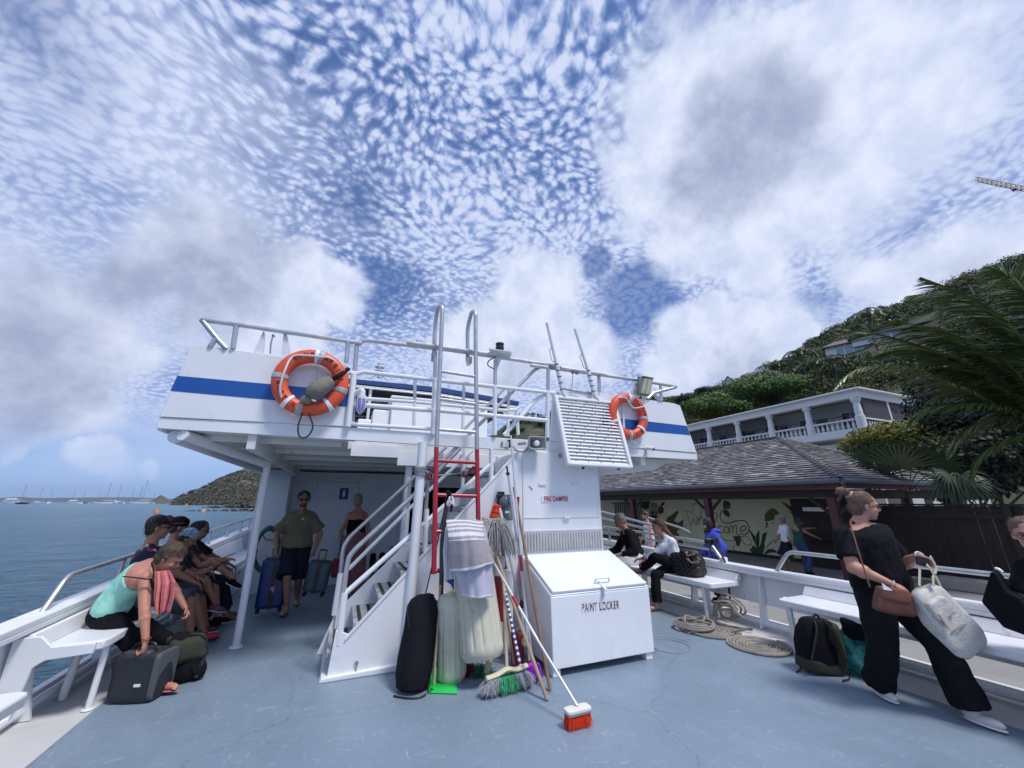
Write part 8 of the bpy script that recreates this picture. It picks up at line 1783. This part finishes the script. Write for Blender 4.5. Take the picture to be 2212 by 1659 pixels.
# 10 woman at the right edge
t,J,H,HM=person('woman in glasses and black top cut off by the right edge of the photo',dict(S=1.0,W=1.15,pel=(5.12,1.30,.66),chest=(5.07,1.34,1.07),head=(4.99,1.41,1.375),shd=(-.35,.94,-.0),hipd=(0,1,0),f=(-.93,-.28,-.12),wR=(4.86,1.30,.93),wL=(4.75,1.15,.85),peR=(-.3,1,-1),peL=(0,-1,-1),aR=(4.65,1.35,.1),aL=(4.65,1.1,.1),pkR=(-.5,0,1),pkL=(-.5,0,1),skin=FAIR,top=(BLK,.7,-.1,.018),bot=(BLK,1.9,.016,.02),hair=('bun',HR('lightbrown',(.15,.085,.055)),1.0,(0,-.1,.04)),shoes=('shoe',BLK)),.010)
glasses(H,HM,1,t,M('glass_frame',(.05,.015,.03),.3))
ce=gx(*r1(1400,840),4.80); m=MB(); pts=[gx(*r1(*q),4.80) for q in ((1305,600),(1330,610),(1400,720),(1481,760),(1600,900),(1600,1010),(1380,930),(1250,780))]; m.prism([p_+V3(.05,0,0) for p_ in pts],(-.12,0,0)); t4=thing('black_tote','big black tote bag on the lap of the woman at the right edge','bag',ce); m.build('bag_body',BLK,t4,bevel=.03); m=MB(); m.tube(bez([gx(*r1(*q),4.74) for q in ((1310,585),(1330,590),(1355,608))],4),.01,6); m.build('zip_pull',WHITE2,t4)
# 11 man in black sweater
t,J,H,HM=person('grey haired man in black sweater seated on the dock side bench',dict(S=1.04,W=1.1,pel=(5.14,6.32,.68),chest=(5.10,6.42,1.03),head=(4.975,6.46,1.27),hu=(-.3,.1,.9),shd=(.25,.95,-.05),hipd=(.1,1,0),f=(-.83,.22,-.52),wR=(4.80,6.62,.70),wL=(4.80,6.28,.70),peR=(.2,.6,-1),peL=(.2,-.6,-1),aR=(4.70,6.6,.1),aL=(4.70,6.3,.1),pkR=(-.4,.1,1),pkL=(-.4,-.1,1),bend=(.04,0,0),skin=RUD,top=(BLK,1.9,-.1,.024),topname='sweater',bot=(CL('white_shorts',(.60,.60,.62)),1.0,.022,.03),hair=('short',HR('grey',(.24,.23,.21)),1.06),shoes=('shoe',BLK)),.010)
# 12 woman in white shirt
t,J,H,HM=person('woman in white shirt with long auburn hair seated beside the black quilted bag',dict(S=.98,pel=(5.14,5.28,.67),chest=(5.07,5.38,1.00),head=(4.985,5.46,1.22),shd=(.30,.92,-.10),hipd=(.1,1,0),f=(-.88,.40,-.14),wR=(4.82,5.75,.70),wL=(4.72,5.60,.68),peR=(.3,.4,-1),peL=(-.1,-.9,-.7),aR=(4.72,5.36,.10),aL=(4.80,5.74,.56),pkR=(-.6,.1,.9),pkL=(-.5,-.6,.8),fdL=(-.8,.5,.1),fdR=(-.9,.2,0),floor=False,hL=dict(curl=.5,n=(-.2,.3,-.8)),skin=FAIR,top=(CL('white_shirt',(.66,.68,.76)),1.85,-.12,.020),bot=(BLK,1.95,.016,.02),hair=('pony',HR('auburn',(.13,.05,.03)),1.06,[(5.08,5.36,1.16),(5.13,5.28,1.05),(5.16,5.22,.96)]),shoes=('flip',M('sandal_olive',(.10,.08,.03),.6))),.009)
m=MB(); m.tube(bez([H(-.085,.0,.06),H(-.05,.06,.10),H(.05,.06,.10),H(.085,.0,.06)],5),.012,6); m.build('sunglasses',BLACKP,t)
def quilted():
    m=M('quilted_black',(.012,.011,.013),.45,var=.15); tt,b=tree_of(m); tc=N(tt,'ShaderNodeTexCoord').outputs['Object']; w1=N(tt,'ShaderNodeTexWave',bands_direction='DIAGONAL'); w1.inputs['Scale'].default_value=9; L(tt,tc,w1.inputs[0]); w2=N(tt,'ShaderNodeTexWave',bands_direction='DIAGONAL'); w2.inputs['Scale'].default_value=9; L(tt,VM(tt,'MULTIPLY',tc,(-1,-1,1)),w2.inputs[0])
    bn=N(tt,'ShaderNodeBump'); bn.inputs['Distance'].default_value=.02; L(tt,MA(tt,'MULTIPLY',w1.outputs['Fac'],w2.outputs['Fac']),bn.inputs['Height']); L(tt,bn.outputs[0],b.inputs['Normal']); return m
QB=quilted(); c=V3(5.09,5.00,.70); t5=thing('quilted_bag','large black quilted shoulder bag standing on the white bench','bag',(5.09,5.0,.53)); m=MB(); softbox(m,c+V3(0,0,-.01),(.26,.50,.33),rotz(.12),.42,.025,5,36,24,shape=lambda p: V3(p.x*(1-.25*p.z/.16),p.y*(1+.12*p.z/.16),p.z)); m.build('bag_body',QB,t5)
m=MB(); softbox(m,c+V3(-.02,-.07,.16),(.20,.28,.11),rotz(.12),.6,.012,8); m.build('bag_top',QB,t5)
m=MB(); 
for pts_ in (((640,685),(660,715),(700,700),(735,690)),((650,735),(690,765),(735,755),(748,740))): m.tube(bez([gx(*c8(*q),4.93) for q in pts_],6),.012,6,flat=.5)
m.build('bag_handle',M('tan_trim',(.40,.28,.18),.5),t5)
m=MB(); m.ell(gx(*c8(655,692),4.92),.012,None,8,6); m.ell(gx(*c8(668,740),4.92),.012,None,8,6); m.build('bag_clasp',STEEL,t5)
# 13 man in white tank top on the quay
t,J,H,HM=person('man in white tank top and dark cap standing on the quay',dict(S=1.05,z0=QZ,pel=(9.05,10.32,.45),chest=(9.05,10.32,.88),head=(8.98,10.36,1.20),shd=(.35,.94,0),hipd=(.3,.95,0),f=(-.93,.35,-.1),wR=(8.9,10.6,.38),wL=(8.88,10.05,.38),aR=(9.0,10.42,QZ+.1),aL=(9.0,10.22,QZ+.1),skin=RUD,top=(CL('white_tank',(.62,.64,.70)),0,-.12,.018),neckline=.92,bot=(CL('pale_shorts',(.38,.40,.46)),1.0,.02,.02),hair=('short',HR('reddish',(.12,.05,.03))),beard=True,shoes=('shoe',WHITE2)),.014)
m=MB(); m.ell(H(0,-.02,.05),(.09,.105,.078),HM); m.ell(H(0,-.12,.03),(.06,.05,.012),HM); me=remesh(m,.011,1,'cap')
bm=bmesh.new(); bm.from_mesh(me); HI=HM.inverted(); hc=H(0,0,0); bmesh.ops.delete(bm,geom=[v for v in bm.verts if (HI@(v.co-hc)).z<.02],context='VERTS'); bm.to_mesh(me); bm.free()
for v in me.vertices: v.co-=wloc(t)
link_mesh('cap',me,CL('cap_black',(.012,.014,.016)),t)
# 14 person in blue hooded top
t,J,H,HM=person('person in blue top with long dark braids and face mask on the quay',dict(S=1.02,W=1.2,z0=QZ,pel=(8.05,7.02,.42),chest=(8.05,7.04,.84),head=(7.97,7.10,1.14),shd=(.5,.86,0),hipd=(.5,.86,0),f=(-.93,.30,-.15),wR=(7.9,7.3,.42),wL=(7.85,6.85,.42),peL=(.6,-.6,0),aR=(8.05,7.12,QZ+.1),aL=(8.0,6.92,QZ+.1),skin=DKS,top=(CL('royal',(.055,.085,.42)),1.9,-.15,.034),bot=(NAVY,1.9,.016,.02),hair=('dread',HR('black',(.008,.007,.007))),shoes=('shoe',BLK)),.012)
m=MB(); m.ell(H(0,.062,-.045),(.052,.045,.042),HM); m.build('face_mask',CL('mask_blue',(.25,.45,.55)),t)
m=MB(); m.ell(V3(8.08,7.02,.985),(.13,.14,.055),None,16,8); m.build('hood',CL('royal',(.055,.085,.42)),t)
# 15 woman in green top on the quay
t,J,H,HM=person('woman in green top and jeans bending at the booth on the quay',dict(S=.97,z0=QZ,pel=(13.25,8.42,.42),chest=(13.10,8.35,.82),head=(13.15,8.22,1.06),hu=(.5,-.3,.8),shd=(-.3,-.9,0),hipd=(-.3,-.9,0),f=(.85,-.35,-.45),wR=(13.5,8.0,.58),wL=(13.6,8.15,.85),peR=(0,-.3,-1),peL=(0,.3,-1),aR=(13.3,8.35,QZ+.1),aL=(13.45,8.5,QZ+.1),skin=MED,top=(CL('teal',(.025,.075,.075)),0,-.1,.014),neckline=.95,bot=(CL('jeans',(.03,.06,.15)),1.95,.014,.02),hair=('long',HR('black',(.008,.007,.007)),1.15,.38),shoes=('shoe',BLK)),.014)
q=Vector((13.25,8.75,0)); 
person('man in a white cap half hidden behind the woman in the green top',dict(S=1.0,z0=QZ,pel=(13.45,8.95,.42),chest=(13.45,8.95,.82),head=(13.40,8.92,1.10),shd=(-.3,-.9,0),hipd=(-.3,-.9,0),f=(-.8,.3,0),wR=(13.3,8.7,.4),wL=(13.3,9.2,.4),aR=(13.45,8.9,QZ+.1),aL=(13.45,9.1,QZ+.1),skin=MED,top=(CL('white_tank',(.62,.64,.70)),.8,-.1,.014),bot=(NAVY,1.0,.014,.02),hair=('short',HR('grey',(.24,.23,.21)),1.1)),.018)
# ---- the rest of the luggage
c=Vector((4.62,2.96,.245)); t=thing('backpack','black and olive backpack standing under the dock side bench','backpack',(4.6,2.98,0)); rz_=Matrix((_r,V3(0,0,1).cross(_r),V3(0,0,1))).transposed()@Matrix.Rotation(.10,3,'Y')
sh1=lambda p: V3(p.x*(1-.22*max(0,p.z/.25)),p.y*(1-.2*max(0,p.z/.25)),p.z)
m=MB(); softbox(m,c,(.375,.24,.47),rz_,.42,.02,6,shape=sh1); m.build('pack_body',BLK,t)
m=MB(); softbox(m,c+rz_@V3(.138,0,-.01),(.11,.252,.45),rz_,.4,.01,6,shape=sh1); m.build('side_panel',OLV,t)
m=MB(); softbox(m,c+rz_@V3(.0,-.0,-.18),(.385,.25,.12),rz_,.4,.01,6); m.build('base_panel',OLV,t)
for x0 in (-.10,.06):
    m=MB(); m.tube(bez([c+rz_@V3(v[0],v[1],v[2]) for v in ((x0*.6,-.06,.225),(x0,-.145,.15),(x0-.05*(1 if x0<0 else -1.2),-.145,-.02),(x0-.08*(1 if x0<0 else -1),-.13,-.15))],6),.027,8,flat=.35); m.build('shoulder_strap',OLV,t)
m=MB(); m.tube(bez([gz(*r1(*q),z) for q,z in (((165,1130),.10),((150,1150),.06),((155,1180),.02),((130,1200),.01))],4),.012,6,flat=.5); m.tube(bez([gz(*r1(*q),z) for q,z in (((430,1180),.10),((445,1220),.04),((440,1245),.01),((405,1255),.01))],4),.012,6,flat=.5); m.tube(bez([c+rz_@V3(-.04,-.02,.225),c+rz_@V3(0,-.02,.27),c+rz_@V3(.04,-.02,.225)],4),.012,6); m.build('strap_end',BLACKP,t)
GPB=M('green_bag_plastic',(.035,.30,.25),.25,var=.35,scale=14,bump=1,bscale=22,trans=.15)
cc_=gz(*r1(530,1225)); m=MB(); softbox(m,(cc_.x+.08,cc_.y+.10,.16),(.36,.30,.32),rotz(.5),.75,.09,7,40,30,seed=5); tag(m.build('plastic_bag',GPB,angle=60),'crumpled green plastic bag under the bench beside the backpack','bag')
m=MB(); softbox(m,(5.02,2.72,.40),(.34,.34,.20),rotz(.3),.4,.02,5); tag(m.build('dark_bag',BLK),'shadowed black bag wedged between bench and green plastic bag','bag')
# hose on its rack
t=thing('hose_reel','coiled green water hose on a wall rack left of the man with suitcases','hose',gy(*c7(380,900),9.0)); HG=M('hose_green',(.015,.13,.11),.45,var=.15)
c=gy(*c7(360,900),8.98); m=MB(); P=[]
for i in range(200): a=2*math.pi*i/24; k=i//24; P.append(c+V3(math.cos(a)*(.165+.012*(k%4))-.05,-.02*(k%3)-.01,math.sin(a)*(.31+.010*k)+(-.03 if math.sin(a)<0 else 0)))
m.tube(P,.014,7); m.build('hose',HG,t)
m=MB(); m.tube(bez([gy(*c7(*q),8.9) for q in ((330,745),(400,715),(470,720),(500,760),(505,900),(490,960),(440,990))],6),.014,7); m.build('hose',HG,t)
m=MB(); m.tube(round_path([gy(*c7(*q),9.02) for q in ((300,790),(320,830),(470,835),(480,800))],.05),.012,7); m.tube([gy(*c7(385,905),8.9),gy(*c7(385,985),8.9)],.02,8); m.build('rack',GREYM,t)
m=MB(); m.tube([gy(*c7(238,880),9.0),gy(*c7(245,945),9.0)],.02,8); m.build('nozzle',BLACKP,t)
# water bottle on the sea side bulwark shelf
q=gx(*c6(1575,330),-2.12); t=thing('water_bottle','small clear bottle with black label standing far along the sea side bench','bottle',q); m=MB(); m.revolve([(.035,-.10),(.035,.06),(.015,.11),(.015,.14)],q,n=14); m.build('bottle',M('clear_plastic',(.6,.65,.7),.15,trans=.5),t); m=MB(); m.revolve([(.037,-.06),(.037,.02)],q,n=14); m.build('bottle_label',BLACKP,t)
# ================================================================ sea air
hz=MB(); hz.box((-12500,-3000,WZ-3),(12500,12500,300))
HZM=bpy.data.materials.new('haze_air'); HZM.use_nodes=True; ht_=HZM.node_tree; ht_.nodes.clear()
ho=N(ht_,'ShaderNodeOutputMaterial'); pv_=N(ht_,'ShaderNodeVolumePrincipled'); L(ht_,pv_.outputs[0],ho.inputs['Volume']); pv_.inputs['Density'].default_value=.00006; pv_.inputs['Color'].default_value=(.62,.76,1.0,1); pv_.inputs['Anisotropy'].default_value=.3
tag(hz.build('haze',HZM,smooth=False),kind='stuff')
